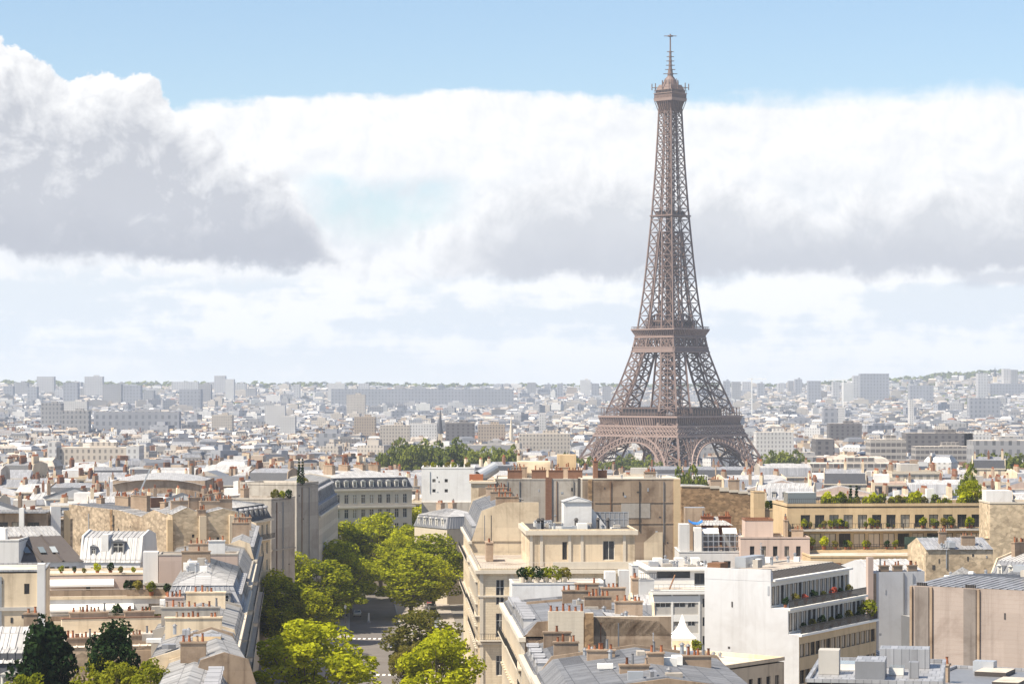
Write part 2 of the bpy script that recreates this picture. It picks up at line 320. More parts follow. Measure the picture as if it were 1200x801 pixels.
# ------------------------------------------------------------------ mesh builder
class MB:
    def __init__(s): s.v = []; s.f = []; s.mi = []; s.mats = []; s.uv = None
    def slot(s, m):
        if m not in s.mats: s.mats.append(m)
        return s.mats.index(m)
    def poly(s, pts, m):
        k = len(s.v); s.v += [tuple(p) for p in pts]; s.f.append(tuple(range(k, k + len(pts)))); s.mi.append(s.slot(m))
    def box(s, x0, x1, y0, y1, z0, z1, m, top=None, bottom=True):
        k = len(s.v)
        s.v += [(x0, y0, z0), (x1, y0, z0), (x1, y1, z0), (x0, y1, z0), (x0, y0, z1), (x1, y0, z1), (x1, y1, z1), (x0, y1, z1)]
        fs = [(0, 1, 5, 4), (1, 2, 6, 5), (2, 3, 7, 6), (3, 0, 4, 7)]
        s.f += [tuple(k + i for i in q) for q in fs]; s.mi += [s.slot(m)] * 4
        s.f.append((k + 4, k + 5, k + 6, k + 7)); s.mi.append(s.slot(top or m))
        if bottom: s.f.append((k + 3, k + 2, k + 1, k)); s.mi.append(s.slot(m))
    def bar(s, p, q, w, m, h=None, caps=True):
        p = Vector(p); q = Vector(q); d = (q - p)
        if d.length < 1e-6: return
        d.normalize(); up = Vector((0, 0, 1)) if abs(d.z) < .95 else Vector((1, 0, 0))
        a = d.cross(up).normalized() * (w / 2); b = a.cross(d).normalized() * ((h or w) / 2)
        k = len(s.v)
        for c in (p, q): s.v += [tuple(c - a - b), tuple(c + a - b), tuple(c + a + b), tuple(c - a + b)]
        s.f += [(k + i, k + (i + 1) % 4, k + 4 + (i + 1) % 4, k + 4 + i) for i in range(4)]
        n = 4
        if caps: s.f += [(k + 3, k + 2, k + 1, k), (k + 4, k + 5, k + 6, k + 7)]; n = 6
        s.mi += [s.slot(m)] * n
    def cyl(s, c, r0, r1, z0, z1, m, n=10, capm=None):
        k = len(s.v); cx, cy = c
        for r, z in ((r0, z0), (r1, z1)):
            s.v += [(cx + r * math.cos(2 * math.pi * i / n), cy + r * math.sin(2 * math.pi * i / n), z) for i in range(n)]
        s.f += [(k + i, k + (i + 1) % n, k + n + (i + 1) % n, k + n + i) for i in range(n)]; s.mi += [s.slot(m)] * n
        s.f.append(tuple(k + n + i for i in range(n))); s.mi.append(s.slot(capm or m))
    def prism(s, pts, z0, z1, m, top=None):
        """pts counter-clockwise in plan"""
        n = len(pts)
        for i in range(n):
            (ax, ay), (bx, by) = pts[i], pts[(i + 1) % n]
            s.poly([(ax, ay, z0), (bx, by, z0), (bx, by, z1), (ax, ay, z1)], m)
        s.poly([(x, y, z1) for x, y in pts], top or m)
    def slope(s, a, b, c, d, m, rib=0.9, t=0.1):
        """roof sheet a,b bottom edge, c,d top edge (c above b), with standing seams"""
        a, b, c, d = (Vector(p) for p in (a, b, c, d)); s.poly([a, b, c, d], m)
        if rib:
            n = int(max((b - a).length, (c - d).length) / rib)
            for i in range(1, n):
                f = i / n; s.bar(a.lerp(b, f) + Vector((0, 0, t * .4)), d.lerp(c, f) + Vector((0, 0, t * .4)), t, m, caps=False)
    def facade(s, o, d, n, L, z0, z1, rects, m, reveal=.28, rm=None):
        """wall plane with real openings: rects = (x0, x1, za, zb)"""
        o = Vector(o); d = Vector(d); n = Vector(n)
        P = lambda x, z, q=0.0: (o.x + d.x * x - n.x * q, o.y + d.y * x - n.y * q, z)
        rects = [r for r in rects if r[0] > 0 and r[1] < L and r[2] >= z0 and r[3] <= z1]
        xs = sorted({0.0, L} | {round(v, 4) for r in rects for v in r[:2]})
        zs = sorted({z0, z1} | {round(v, 4) for r in rects for v in r[2:]})
        for j in range(len(zs) - 1):
            zm = (zs[j] + zs[j + 1]) / 2
            act = [r for r in rects if r[2] < zm < r[3]]
            run = None
            for i in range(len(xs) - 1):
                xm = (xs[i] + xs[i + 1]) / 2
                if any(r[0] < xm < r[1] for r in act):
                    if run is not None: s.poly([P(run, zs[j]), P(xs[i], zs[j]), P(xs[i], zs[j + 1]), P(run, zs[j + 1])], m); run = None
                elif run is None: run = xs[i]
            if run is not None: s.poly([P(run, zs[j]), P(L, zs[j]), P(L, zs[j + 1]), P(run, zs[j + 1])], m)
        rm = rm or m
        for x0, x1, a, b in rects:
            q = reveal
            s.poly([P(x0, a), P(x0, a, q), P(x0, b, q), P(x0, b)], rm); s.poly([P(x1, a, q), P(x1, a), P(x1, b), P(x1, b, q)], rm)
            s.poly([P(x0, a), P(x1, a), P(x1, a, q), P(x0, a, q)], rm); s.poly([P(x0, b, q), P(x1, b, q), P(x1, b), P(x0, b)], rm)
    def mesh(s, name):
        me = bpy.data.meshes.new(name); me.from_pydata(s.v, [], s.f)
        for m in s.mats: me.materials.append(MT[m] if isinstance(m, str) else m)
        me.polygons.foreach_set('material_index', s.mi)
        if s.uv: me.uv_layers.new(name='UVMap').data.foreach_set('uv', s.uv)
        me.update(); return me
    def build(s, name, parent=None, loc=(0, 0, 0), rz=0.0):
        return put(name, s.mesh(name), parent, loc, rz)

def put(name, me, parent=None, loc=(0, 0, 0), rz=0.0, sc_=None):
    o = bpy.data.objects.new(name, me); col.objects.link(o); o.parent = parent
    o.location = loc; o.rotation_euler = (0, 0, rz)
    if sc_: o.scale = sc_
    return o
LABELS = {}
def tag(o, label, cat, group=None):
    o['label'] = label; o['category'] = cat
    if group: o['group'] = group
    return o
def thing(name, label, cat, loc=(0, 0, 0), rz=0.0, group=None):
    o = bpy.data.objects.new(name, None); col.objects.link(o); o.empty_display_size = .5
    o.location = loc; o.rotation_euler = (0, 0, rz)
    return tag(o, label, cat, group)
def copy_tree(o, parent=None):
    kids = list(o.children); c = o.copy(); col.objects.link(c); c.parent = parent
    for k in kids: copy_tree(k, c)
    return c
def X(px, Y): return (px - 600) / FPX * Y
def Z(py, Y): return CAMZ - (py - HY) / FPX * Y

# ------------------------------------------------------------------ terrain
def sstep(v, a, b):
    t = min(1, max(0, (v - a) / (b - a))); return t * t * (3 - 2 * t)
def interp(x, pts):
    if x <= pts[0][0]: return pts[0][1]
    for (a, b), (c, d) in zip(pts, pts[1:]):
        if x <= c: return b + (d - b) * (x - a) / (c - a)
    return pts[-1][1]
HILL = [(-400, 449), (0, 452), (130, 454), (300, 454), (420, 455), (600, 456), (860, 456), (940, 455), (1000, 450), (1060, 447), (1110, 443), (1160, 440), (1200, 439), (1600, 436)]
def ground(x, y):
    z = -13 * min(1, max(0, (y - 300) / 1000)) - 12 * sstep(y, 1320, 1600)
    if y > 3500:
        px = 600 + x / y * FPX
        zt = CAMZ + (HY - interp(px, HILL)) / FPX * 8600
        t = min(1, max(0, (y - 4600) / 4000)) ** 1.5
        z += (zt + 25) * t
    return z
def make_ground():
    mb = MB(); ys = [-300, 0, 150] + [300 + 60 * i for i in range(25)] + [1800 + 200 * i for i in range(46)]
    nx = 81
    for y in ys:
        w = 3600
        for i in range(nx):
            x = -w + 2 * w * i / (nx - 1); mb.v.append((x, y, ground(x, max(y, 1))))
    k = mb.slot('earth')
    for j in range(len(ys) - 1):
        for i in range(nx - 1): mb.f.append((j * nx + i, j * nx + i + 1, (j + 1) * nx + i + 1, (j + 1) * nx + i)); mb.mi.append(k)
    m, E, b, out = new_mat('city_ground')
    geo = E.n('ShaderNodeNewGeometry'); n = E.noise(geo.outputs['Position'], 0.02, 7, .65); n2 = E.noise(geo.outputs['Position'], 0.004, 5, .6)
    sp = E.n('ShaderNodeSeparateXYZ'); E.nt.links.new(geo.outputs['Position'], sp.inputs[0])
    c = E.mix(n, (0.13, 0.12, 0.11), (0.26, 0.24, 0.22))
    gr = E.mul(E.smooth(n2, .42, .58), E.smooth(sp.outputs[1], 2600, 6500))
    c = E.mix(gr, c, E.mix(n, (0.03, 0.05, 0.02), (0.07, 0.10, 0.035)))
    E.put(b.inputs['Base Color'], c); b.inputs['Roughness'].default_value = .95
    MT['earth'] = m
    o = mb.build('ground'); o['kind'] = 'structure'
make_ground()
def gz(y): return ground(0, y)

# ------------------------------------------------------------------ shared small meshes
_cache = {}
def window_mesh(w, h, style):
    key = ('w', round(w, 2), round(h, 2), style)
    if key in _cache: return _cache[key]
    mb = MB(); fr = {'french': 'frame', 'dark': 'frame_dark', 'wide': 'frame', 'curtain': 'frame_dark', 'shutter': 'frame'}[style]
    gl = 'glass_curtain' if style == 'curtain' else 'glass'
    t = .09
    mb.poly([(0, .06, 0), (w, .06, 0), (w, .06, h), (0, .06, h)], gl)
    for x0, x1, z0, z1 in ((0, t, 0, h), (w - t, w, 0, h), (t, w - t, 0, t), (t, w - t, h - t, h)): mb.box(x0, x1, 0, .08, z0, z1, fr)
    nm = 1 if style in ('french', 'shutter', 'dark') else max(1, int(w / 1.1))
    for i in range(nm):
        x = w * (i + 1) / (nm + 1); mb.box(x - .04, x + .04, .01, .075, t, h - t, fr)
    if style in ('french', 'shutter'):
        mb.box(t, w / 2 - .04, .015, .07, h * .68, h * .68 + .06, fr); mb.box(w / 2 + .04, w - t, .015, .07, h * .68, h * .68 + .06, fr)
    _cache[key] = mb.mesh('window'); return _cache[key]
def pot_mesh(k=0):
    if ('pot', k) in _cache: return _cache[('pot', k)]
    mb = MB(); h = (.55, .4, .75, .35, .9, .5)[k]; m = ('terracotta', 'terracotta', 'terracotta', 'tile', 'zinc_dark', 'chimney')[k]
    mb.cyl((0, 0), .16, .11, 0, h, m, 8); mb.cyl((0, 0), .13, .16, h + .001, h + .1, m, 8, 'bitumen')
    _cache[('pot', k)] = mb.mesh('chimney_pot'); return _cache[('pot', k)]
def rail_mesh(L, h=1.0, m='iron', gap=.28, bw=.05):
    key = ('rail', round(L, 2), h, m)
    if key in _cache: return _cache[key]
    mb = MB()
    for z in (h, .12): mb.box(0, L, -.03, .03, z - .06, z, m)
    n = max(2, int(L / gap))
    for i in range(n + 1):
        x = L * i / n; mb.box(max(0, x - bw / 2), min(L, x + bw / 2), -.02, .02, .12, h - .06, m, bottom=False)
    _cache[key] = mb.mesh('railing'); return _cache[key]
def dormer_mesh(w=1.35, h=2.0, dep=1.7, wm='zinc_bright', arch=False):
    key = ('dorm', w, h, dep, wm)
    if key in _cache: return _cache[key]
    mb = MB()
    mb.facade((0, 0, 0), (1, 0, 0), (0, -1, 0), w, 0, h, [(.2, w - .2, .25, h - .2)], wm, .15)
    mb.poly([(0, dep, 0), (0, 0, 0), (0, 0, h), (0, dep, h)], wm); mb.poly([(w, 0, 0), (w, dep, 0), (w, dep, h), (w, 0, h)], wm)
    rz = .38
    mb.poly([(-.12, -.15, h), (w / 2, -.15, h + rz), (w / 2, dep + .2, h + rz), (-.12, dep + .2, h)], 'zinc')
    mb.poly([(w / 2, -.15, h + rz), (w + .12, -.15, h), (w + .12, dep + .2, h), (w / 2, dep + .2, h + rz)], 'zinc')
    mb.poly([(-.12, -.15, h), (w + .12, -.15, h), (w / 2, -.15, h + rz)], wm)
    _cache[key] = mb.mesh('dormer'); return _cache[key]

# ------------------------------------------------------------------ building kit
SIDES = ('front', 'right', 'back', 'left')
class Bld:
    """a building with its own frame: x along the front P0->P1, y inwards, z absolute"""
    def __init__(s, label, P0, P1, depth, z0, wall, name='apartment_building', cat='building', group=None):
        s.L = math.hypot(P1[0] - P0[0], P1[1] - P0[1]); s.D = depth; s.z0 = z0; s.wm = wall
        s.rz = math.atan2(P1[1] - P0[1], P1[0] - P0[0])
        s.root = thing(name, label, cat, (P0[0], P0[1], z0), s.rz, group); s.w = MB(); s.rf = MB(); s.P0 = P0
    def z(s, a): return a - s.z0
    def frame(s, side, x0, x1, y0, y1):
        return {'front': ((x0, y0, 0), (1, 0, 0), (0, -1, 0), x1 - x0), 'right': ((x1, y0, 0), (0, 1, 0), (1, 0, 0), y1 - y0),
                'back': ((x1, y1, 0), (-1, 0, 0), (0, 1, 0), x1 - x0), 'left': ((x0, y1, 0), (0, -1, 0), (-1, 0, 0), y1 - y0)}[side]
    def vol(s, x0, x1, y0, y1, za, zb, wins=None, wall=None, mats=None, skip=()):
        """a block of storeys; wins = {side: [(rects, style, sub)]} as lists of (x0,x1,za,zb,style)"""
        za -= s.z0; zb -= s.z0; wins = wins or {}; mats = mats or {}
        for side in SIDES:
            if side in skip: continue
            o, d, n, L = s.frame(side, x0, x1, y0, y1)
            rs = [(a, b, c - s.z0, e - s.z0, st) for a, b, c, e, st in wins.get(side, []) if a > 0.05 and b < L - .05 and c - s.z0 > za and e - s.z0 < zb]
            s.w.facade(o, d, n, L, za, zb, [r[:4] for r in rs], mats.get(side, wall or s.wm))
            ang = math.atan2(d[1], d[0])
            for a, b, c, e, st in rs:
                q = .2
                put('window', window_mesh(b - a, e - c, st), s.root, (o[0] + d[0] * a - n[0] * q, o[1] + d[1] * a - n[1] * q, c), ang)
    @staticmethod
    def rows(L, zs, h, w, n, style='french', m0=1.0, m1=None):
        m1 = m0 if m1 is None else m1; out = []
        for zz in zs:
            for i in range(n):
                c = m0 + (L - m0 - m1) * (i + .5) / n; out.append((c - w / 2, c + w / 2, zz, zz + h, style))
        return out
    def cornice(s, x0, x1, y0, y1, z, h=.45, out=.4, m='stone_trim', sides=('front',)):
        z -= s.z0
        for side in sides:
            o, d, n, L = s.frame(side, x0, x1, y0, y1); e = .003 * SIDES.index(side)
            a = (o[0] + n[0] * out - d[0] * out * .9, o[1] + n[1] * out - d[1] * out * .9); b = (o[0] - n[0] * .05 + d[0] * (L + out * .9), o[1] - n[1] * .05 + d[1] * (L + out * .9))
            s.w.box(min(a[0], b[0]), max(a[0], b[0]), min(a[1], b[1]), max(a[1], b[1]), z + e, z + h + e, m)
    def balcony(s, x0, x1, y0, y1, z, side='front', out=.9, m='stone_trim', rail='iron', inset=0.0, h=1.0):
        z -= s.z0; o, d, n, L = s.frame(side, x0, x1, y0, y1); mb = MB()
        c = [(o[0] + d[0] * t + n[0] * q, o[1] + d[1] * t + n[1] * q) for t, q in ((inset, -.05), (L - inset, -.05), (L - inset, out), (inset, out))]
        xs = [p[0] for p in c]; ys = [p[1] for p in c]
        mb.box(min(xs), max(xs), min(ys), max(ys), z - .2, z, m)
        b = mb.build('balcony', s.root)
        st = (o[0] + d[0] * inset + n[0] * (out - .06), o[1] + d[1] * inset + n[1] * (out - .06), z + .002)
        put('railing', rail_mesh(L - 2 * inset, h, rail), b, st, math.atan2(d[1], d[0]))
    def railing(s, x0, y0, x1, y1, z, m='iron', h=1.0, gap=.28):
        put('railing', rail_mesh(math.hypot(x1 - x0, y1 - y0), h, m, gap), s.root, (x0, y0, z - s.z0 + .002), math.atan2(y1 - y0, x1 - x0))
    def flat(s, x0, x1, y0, y1, z, m='gravel', par=.5, pm=None, t=.25):
        z -= s.z0; pm = pm or s.wm
        s.rf.poly([(x0 + .001, y0 + .001, z - .02), (x1 - .001, y0 + .001, z - .02), (x1 - .001, y1 - .001, z - .02), (x0 + .001, y1 - .001, z - .02)], m)
        if par:
            e = .06
            s.rf.box(x0 - e, x1 + e, y0 - e, y0 + t, z, z + par, pm); s.rf.box(x0 - e, x1 + e, y1 - t, y1 + e, z, z + par, pm)
            s.rf.box(x0 - e, x0 + t, y0 + t + .002, y1 - t - .002, z, z + par * .98, pm); s.rf.box(x1 - t, x1 + e, y0 + t + .002, y1 - t - .002, z, z + par * .98, pm)
    def gable(s, x0, x1, y0, y1, z, h, m='zinc', axis='x', over=.25, rib=.9, em=None, peak=.5):
        """pitched roof; axis = direction of the ridge"""
        z -= s.z0; em = em or s.wm
        if axis == 'x':
            ym = y0 + (y1 - y0) * peak
            s.rf.slope((x0, y0 - over, z), (x1, y0 - over, z), (x1, ym, z + h), (x0, ym, z + h), m, rib)
            s.rf.slope((x1, y1 + over, z), (x0, y1 + over, z), (x0, ym, z + h), (x1, ym, z + h), m, rib)
            for x in (x0, x1): s.w.poly([(x, y0, z), (x, y1, z), (x, ym, z + h)], em)
        else:
            xm = x0 + (x1 - x0) * peak
            s.rf.slope((x0 - over, y1, z), (x0 - over, y0, z), (xm, y0, z + h), (xm, y1, z + h), m, rib)
            s.rf.slope((x1 + over, y0, z), (x1 + over, y1, z), (xm, y1, z + h), (xm, y0, z + h), m, rib)
            for y in (y0, y1): s.w.poly([(x0, y, z), (x1, y, z), (xm, y, z + h)], em)
    def hip(s, x0, x1, y0, y1, z, h, m='zinc', over=.3, rib=.9):
        z -= s.z0; x0 -= over; x1 += over; y0 -= over; y1 += over; r = min(x1 - x0, y1 - y0) / 2; ym = (y0 + y1) / 2; xm = (x0 + x1) / 2
        if x1 - x0 >= y1 - y0: A, B = (x0 + r, ym, z + h), (x1 - r, ym, z + h)
        else: A, B = (xm, y0 + r, z + h), (xm, y1 - r, z + h)
        a, b, c, d = (x0, y0, z), (x1, y0, z), (x1, y1, z), (x0, y1, z)
        if x1 - x0 >= y1 - y0:
            s.rf.slope(a, b, B, A, m, rib); s.rf.slope(c, d, A, B, m, rib); s.rf.poly([b, c, B], m); s.rf.poly([d, a, A], m)
        else:
            s.rf.slope(b, c, B, A, m, rib); s.rf.slope(d, a, A, B, m, rib); s.rf.poly([a, b, A], m); s.rf.poly([c, d, B], m)
    def mansard(s, x0, x1, y0, y1, z, h1, ins, h2, m1='zinc', m2='zinc_bright', over=.2, em=None, ends='wall', back=True, rib=.8):
        """steep lower slope then a flatter top; ends are party walls or hipped"""
        z -= s.z0; em = em or s.wm; ym = (y0 + y1) / 2
        if ends == 'wall':
            s.rf.slope((x0, y0 - over, z), (x1, y0 - over, z), (x1, y0 + ins, z + h1), (x0, y0 + ins, z + h1), m1, rib)
            s.rf.slope((x1, y1 + over, z), (x0, y1 + over, z), (x0, y1 - ins, z + h1), (x1, y1 - ins, z + h1), m1, rib)
            s.rf.slope((x0, y0 + ins, z + h1), (x1, y0 + ins, z + h1), (x1, ym, z + h1 + h2), (x0, ym, z + h1 + h2), m2, rib)
            s.rf.slope((x1, y1 - ins, z + h1), (x0, y1 - ins, z + h1), (x0, ym, z + h1 + h2), (x1, ym, z + h1 + h2), m2, rib)
            for x, q in ((x0, -.15), (x1, .15)):
                pr = [(y0 - .05, z), (y0 + ins - .1, z + h1 + .35), (ym, z + h1 + h2 + .3), (y1 - ins + .1, z + h1 + .35), (y1 + .05, z)]
                A = [(x + q, a, b) for a, b in pr]; B = [(x - q, a, b) for a, b in pr]
                s.w.poly(A, em); s.w.poly(B[::-1], em)
                for i in range(4): s.w.poly([A[i], B[i], B[i + 1], A[i + 1]], em)
        else:
            i_, o = ins, over
            lo = [(x0 - o, y0 - o, z), (x1 + o, y0 - o, z), (x1 + o, y1 + o, z), (x0 - o, y1 + o, z)]
            hi = [(x0 + i_, y0 + i_, z + h1), (x1 - i_, y0 + i_, z + h1), (x1 - i_, y1 - i_, z + h1), (x0 + i_, y1 - i_, z + h1)]
            for k in range(4): s.rf.slope(lo[k], lo[(k + 1) % 4], hi[(k + 1) % 4], hi[k], m1, rib)
            s.hip(x0 + i_, x1 - i_, y0 + i_, y1 - i_, z + h1 + .02 + s.z0, h2, m2, .12, rib)
    def dormers(s, x0, x1, y0, y1, z, n, side='front', w=1.35, h=2.0, ins=.25, wm='zinc_bright', m0=.8, dep=1.7):
        o, d, nn, L = s.frame(side, x0, x1, y0, y1); ang = math.atan2(d[1], d[0])
        for i in range(n):
            t = m0 + (L - 2 * m0) * (i + .5) / n - w / 2
            dm = put('dormer', dormer_mesh(w, h, dep, wm), s.root, (o[0] + d[0] * t - nn[0] * ins, o[1] + d[1] * t - nn[1] * ins, z - s.z0), ang)
            put('window', window_mesh(w - .4, h - .45, 'french'), dm, (.2, .1, .25))
    def chimney(s, x, y, lx, ly, za, zb, n=6, m='chimney', pots=None, cap=None, rows=1):
        """stack with a row of clay pots along its long side"""
        cap = cap or m; mb = MB(); za -= s.z0; zb -= s.z0; h = zb - za
        mb.box(-lx / 2, lx / 2, -ly / 2, ly / 2, 0, h, m); mb.box(-lx / 2 - .1, lx / 2 + .1, -ly / 2 - .1, ly / 2 + .1, h + .002, h + .16, cap)
        c = mb.build('chimney', s.root, (x, y, za))
        for r in range(rows):
            for i in range(n):
                if random.random() < .2: continue
                t = (i + .5) / n - .5 + random.uniform(-.35, .35) / n; q = (r + .5) / rows - .5
                px, py = (t * lx * .94, q * ly * .8) if lx >= ly else (q * lx * .8, t * ly * .94)
                put('chimney_pot', pot_mesh(random.choice((0, 0, 0, 1, 1, 2, 3, 3, 4, 5))), c, (px, py, h + .16), random.random() * 6)
        return c
    def skylight(s, pts, m='glass'):
        mb = MB(); P = [Vector(p) - Vector((0, 0, s.z0)) for p in pts]
        n = (P[1] - P[0]).cross(P[3] - P[0]).normalized()
        up = [p + n * .14 for p in P]
        for i in range(4): mb.poly([P[i], P[(i + 1) % 4], up[(i + 1) % 4], up[i]], 'frame_dark')
        mb.poly(up, 'glass_roof' if m == 'glass' else m)
        mb.build('skylight', s.root)
    def part(s, name, mb): return mb.build(name, s.root)
    def block(s, name, x0, x1, y0, y1, za, zb, m, top=None):
        mb = MB(); mb.box(x0, x1, y0, y1, za - s.z0, zb - s.z0, m, top); return mb.build(name, s.root)
    def antenna(s, x, y, z, h=3.0):
        mb = MB(); z -= s.z0
        mb.bar((x, y, z), (x, y, z + h), .07, 'duct')
        for k, w in ((.95, .9), (.82, .7), (.7, 1.1)):
            mb.bar((x - w / 2, y, z + h * k), (x + w / 2, y, z + h * k), .05, 'duct')
        mb.build('antenna', s.root)
    def vents(s, x0, x1, y0, y1, z, n, seed=1):
        rr = random.Random(seed)
        for _ in range(int(n * 1.7)):
            a, b, h = rr.uniform(.3, .9), rr.uniform(.3, .9), rr.uniform(.4, 1.1)
            x, y = rr.uniform(x0 + .6, x1 - .6), rr.uniform(y0 + .6, y1 - .6); mb = MB()
            if rr.random() < .5: mb.box(-a, a, -b, b, 0, h, rr.choice(['duct', 'white_paint', 'zinc', 'plaster_grey']))
            else: mb.cyl((0, 0), .2, .2, 0, h, 'duct', 8); mb.cyl((0, 0), .34, .05, h + .001, h + .25, 'zinc_dark', 8)
            mb.build('roof_vent', s.root, (x, y, z - s.z0 - .02))
    def marks(s, x0, x1, za, zb, seed, n=3, side='front', k=6):
        """drain pipes, small grilles and soot on a blank wall"""
        r = random.Random(seed); o, d, nn, L = s.frame(side, 0, s.L, 0, s.D); ang = math.atan2(d[1], d[0])
        def at(t, q): return (o[0] + d[0] * t + nn[0] * q, o[1] + d[1] * t + nn[1] * q)
        for _ in range(n):
            t = r.uniform(x0, x1); z0 = r.uniform(za, za + (zb - za) * .35); mb = MB(); m = r.choice(('zinc_dark', 'duct', 'wood', 'iron'))
            mb.box(-.07, .07, -.16, -.02, 0, zb - z0, m)
            mb.build('drain_pipe', s.root, (*at(t, .005), z0 - s.z0), ang)
        for _ in range(k):
            t = r.uniform(x0, x1); z0 = r.uniform(za + .5, zb - 1); mb = MB(); a = r.choice((.2, .3, .45)); mb.box(-a / 2, a / 2, -.05, .04, 0, r.choice((.25, .4, .7)), r.choice(('bitumen', 'glass', 'bitumen', 'duct')))
            mb.build('wall_vent', s.root, (*at(t, .0), z0 - s.z0), ang)
    def done(s):
        if s.w.f: s.w.build('wall', s.root)
        if s.rf.f: s.rf.build('roof', s.root)
        return s.root
# ------------------------------------------------------------------ the iron tower
TY = 1785.0; TX = X(785.5, TY); TG = -25.0
HP = [(0, 61.5), (24, 46.2), (42, 37.5), (57, 32.3), (62, 30.6), (80, 24.6), (102, 18.6), (116, 16.4), (140, 13.6), (168, 11.3), (200, 9.0), (228, 7.4), (255, 6.2), (277, 5.4)]
SP = [(0, 25), (57, 16), (62, 14.8), (102, 11.4), (116, 10.4), (140, 9.6), (168, 9.2), (186, 9.0), (400, 9.0)]
th = lambda z: interp(z, HP)
tsd = lambda z: min(interp(z, SP), th(z))
def make_tower():
    T = thing('lattice_tower', 'tall reddish brown iron lattice tower on four arched legs, tapering to an antenna', 'tower', (TX, TY, TG), R(-43.3))
    IR = 'towr'
    def lattice(mb, cs, zs, chord, br, faces=(0, 1, 2, 3), mid=False, horiz=True):
        """cs(z) -> four corner points in order; braces every panel of zs"""
        for a, b in zip(zs, zs[1:]):
            A, B = cs(a), cs(b)
            for k in range(4): mb.bar(A[k], B[k], chord, IR, caps=False)
            for k in faces:
                p, q, r, t = A[k], A[(k + 1) % 4], B[(k + 1) % 4], B[k]
                mb.bar(p, r, br, IR, caps=False); mb.bar(q, t, br, IR, caps=False)
                if horiz: mb.bar(t, r, br * 1.1, IR, caps=False)
                if mid:
                    mb.bar((Vector(p) + Vector(q)) / 2, (Vector(t) + Vector(r)) / 2, br * .8, IR, caps=False)
    def legc(sx, sy):
        def f(z):
            h, s = th(z), tsd(z); i = h - s
            c = [(h, h), (i, h), (i, i), (h, i)]
            return [(sx * a, sy * b, z) for a, b in c]
        return f
    quads = ((-1, -1), (1, -1), (1, 1), (-1, 1))
    for sx, sy in quads:
        mb = MB(); lattice(mb, legc(sx, sy), [0, 9, 18, 26, 34, 42, 49, 55], 1.5, .75, mid=True)
        leg = mb.build('leg', T)
        h, s = th(0), tsd(0)
        for a in (h, h - s):
            for b in (h, h - s): pm = MB(); pm.box(sx * a - 3.5, sx * a + 3.5, sy * b - 3.5, sy * b + 3.5, -3, 2.5, 'stone'); pm.build('pier', leg)
        mb = MB(); lattice(mb, legc(sx, sy), [58, 65, 72, 79, 86, 92, 98, 103, 109, 115], 1.25, .6, mid=True)
        mb.build('upper_leg', T)
    def face(k):
        """face frame: (t along, outward distance h, z) -> point"""
        a = k * math.pi / 2; c, s = math.cos(a), math.sin(a)
        return lambda t, h, z: (c * t + s * h, s * t - c * h, z)
    for k in range(4):
        F = face(k); mb = MB()
        zc, Ri, Ro, N = 1.5, 36.5, 40.5, 40
        for off, th_ in ((0.8, 1.1), (-3.2, .8)):
            prev = None
            for i in range(N + 1):
                a = math.pi * (i / N) * .96 + math.pi * .02
                pi_ = (Ri * math.cos(a), zc + Ri * math.sin(a)); po = (Ro * math.cos(a), zc + Ro * math.sin(a))
                P = F(pi_[0], th(pi_[1]) + off, pi_[1]); Q = F(po[0], th(po[1]) + off, po[1])
                if prev:
                    mb.bar(prev[0], P, th_, 'towr_pale', .8, caps=False); mb.bar(prev[1], Q, th_, 'towr_pale', .8, caps=False)
                    if off > 0: mb.bar(prev[0], Q, .4, IR, caps=False)
                mb.bar(P, Q, .4, 'towr_pale', caps=False)
                prev = (P, Q)
        for i in range(N + 1):                       # soffit ties between the two rings
            a = math.pi * (i / N) * .96 + math.pi * .02; z = zc + Ri * math.sin(a); t = Ri * math.cos(a)
            mb.bar(F(t, th(z) + .8, z), F(t, th(z) - 3.2, z), .45, IR, caps=False)
        # spandrel posts up to the belt
        for i in range(-8, 9):
            t = i * 4.2; z0 = zc + math.sqrt(max(0, Ro * Ro - t * t))
            if z0 < 41: mb.bar(F(t, th(z0) + .8, z0), F(t, th(42) + .8, 42), .5, IR, caps=False); mb.bar(F(t, th(z0) + .8, z0), F(t + 4.2 if t < 0 else t - 4.2, th(42) + .8, 42), .4, IR, caps=False)
        mb.build('arch', T)
    pf = MB()
    for k in range(4):                                # first platform: lattice belt, brackets, deck
        F = face(k)
        zs = [(41.5, 43), (45.6, 46.2), (48.4, 49.6)]
        for a, b in zs:
            ha, hb = th(a) + 1.0, th(a) + 1.0
            A = [F(-ha, ha, a), F(ha, ha, a), F(hb, hb, b), F(-hb, hb, b)]; pf.poly(A, 'towr_pale')
            B = [F(-ha, ha - 1, a), F(ha, ha - 1, a), F(hb, hb - 1, b), F(-hb, hb - 1, b)]; pf.poly(B[::-1], IR)
            pf.poly([A[3], A[2], B[2], B[3]], IR); pf.poly([B[0], B[1], A[1], A[0]], IR)
        n = 26
        for r0, r1 in ((43, 45.6), (46.2, 48.4)):
            for i in range(n):
                h0, h1 = th(r0) + .8, th(r1) + .8
                t0, t1 = -1 + 2 * i / n, -1 + 2 * (i + 1) / n
                pf.bar(F(t0 * h0, h0, r0), F(t1 * h1, h1, r1), .5, 'towr_pale', caps=False); pf.bar(F(t1 * h0, h0, r0), F(t0 * h1, h1, r1), .5, 'towr_pale', caps=False)
        h0, h1 = 33.8, 35.2
        pf.poly([F(-h0, h0, 49.6), F(h0, h0, 49.6), F(h1, h1, 55), F(-h1, h1, 55)], 'towr')
        for i in range(33):
            t = -1 + 2 * i / 32
            pf.bar(F(t * h0, h0 + .3, 49.7), F(t * h1, h1 + .5, 54.9), .55, 'towr_pale', 1.2, caps=False)
        pf.bar(F(-36, 35.6, 55.5), F(36, 35.6, 55.5), 1.1, 'towr_pale', 1.2)
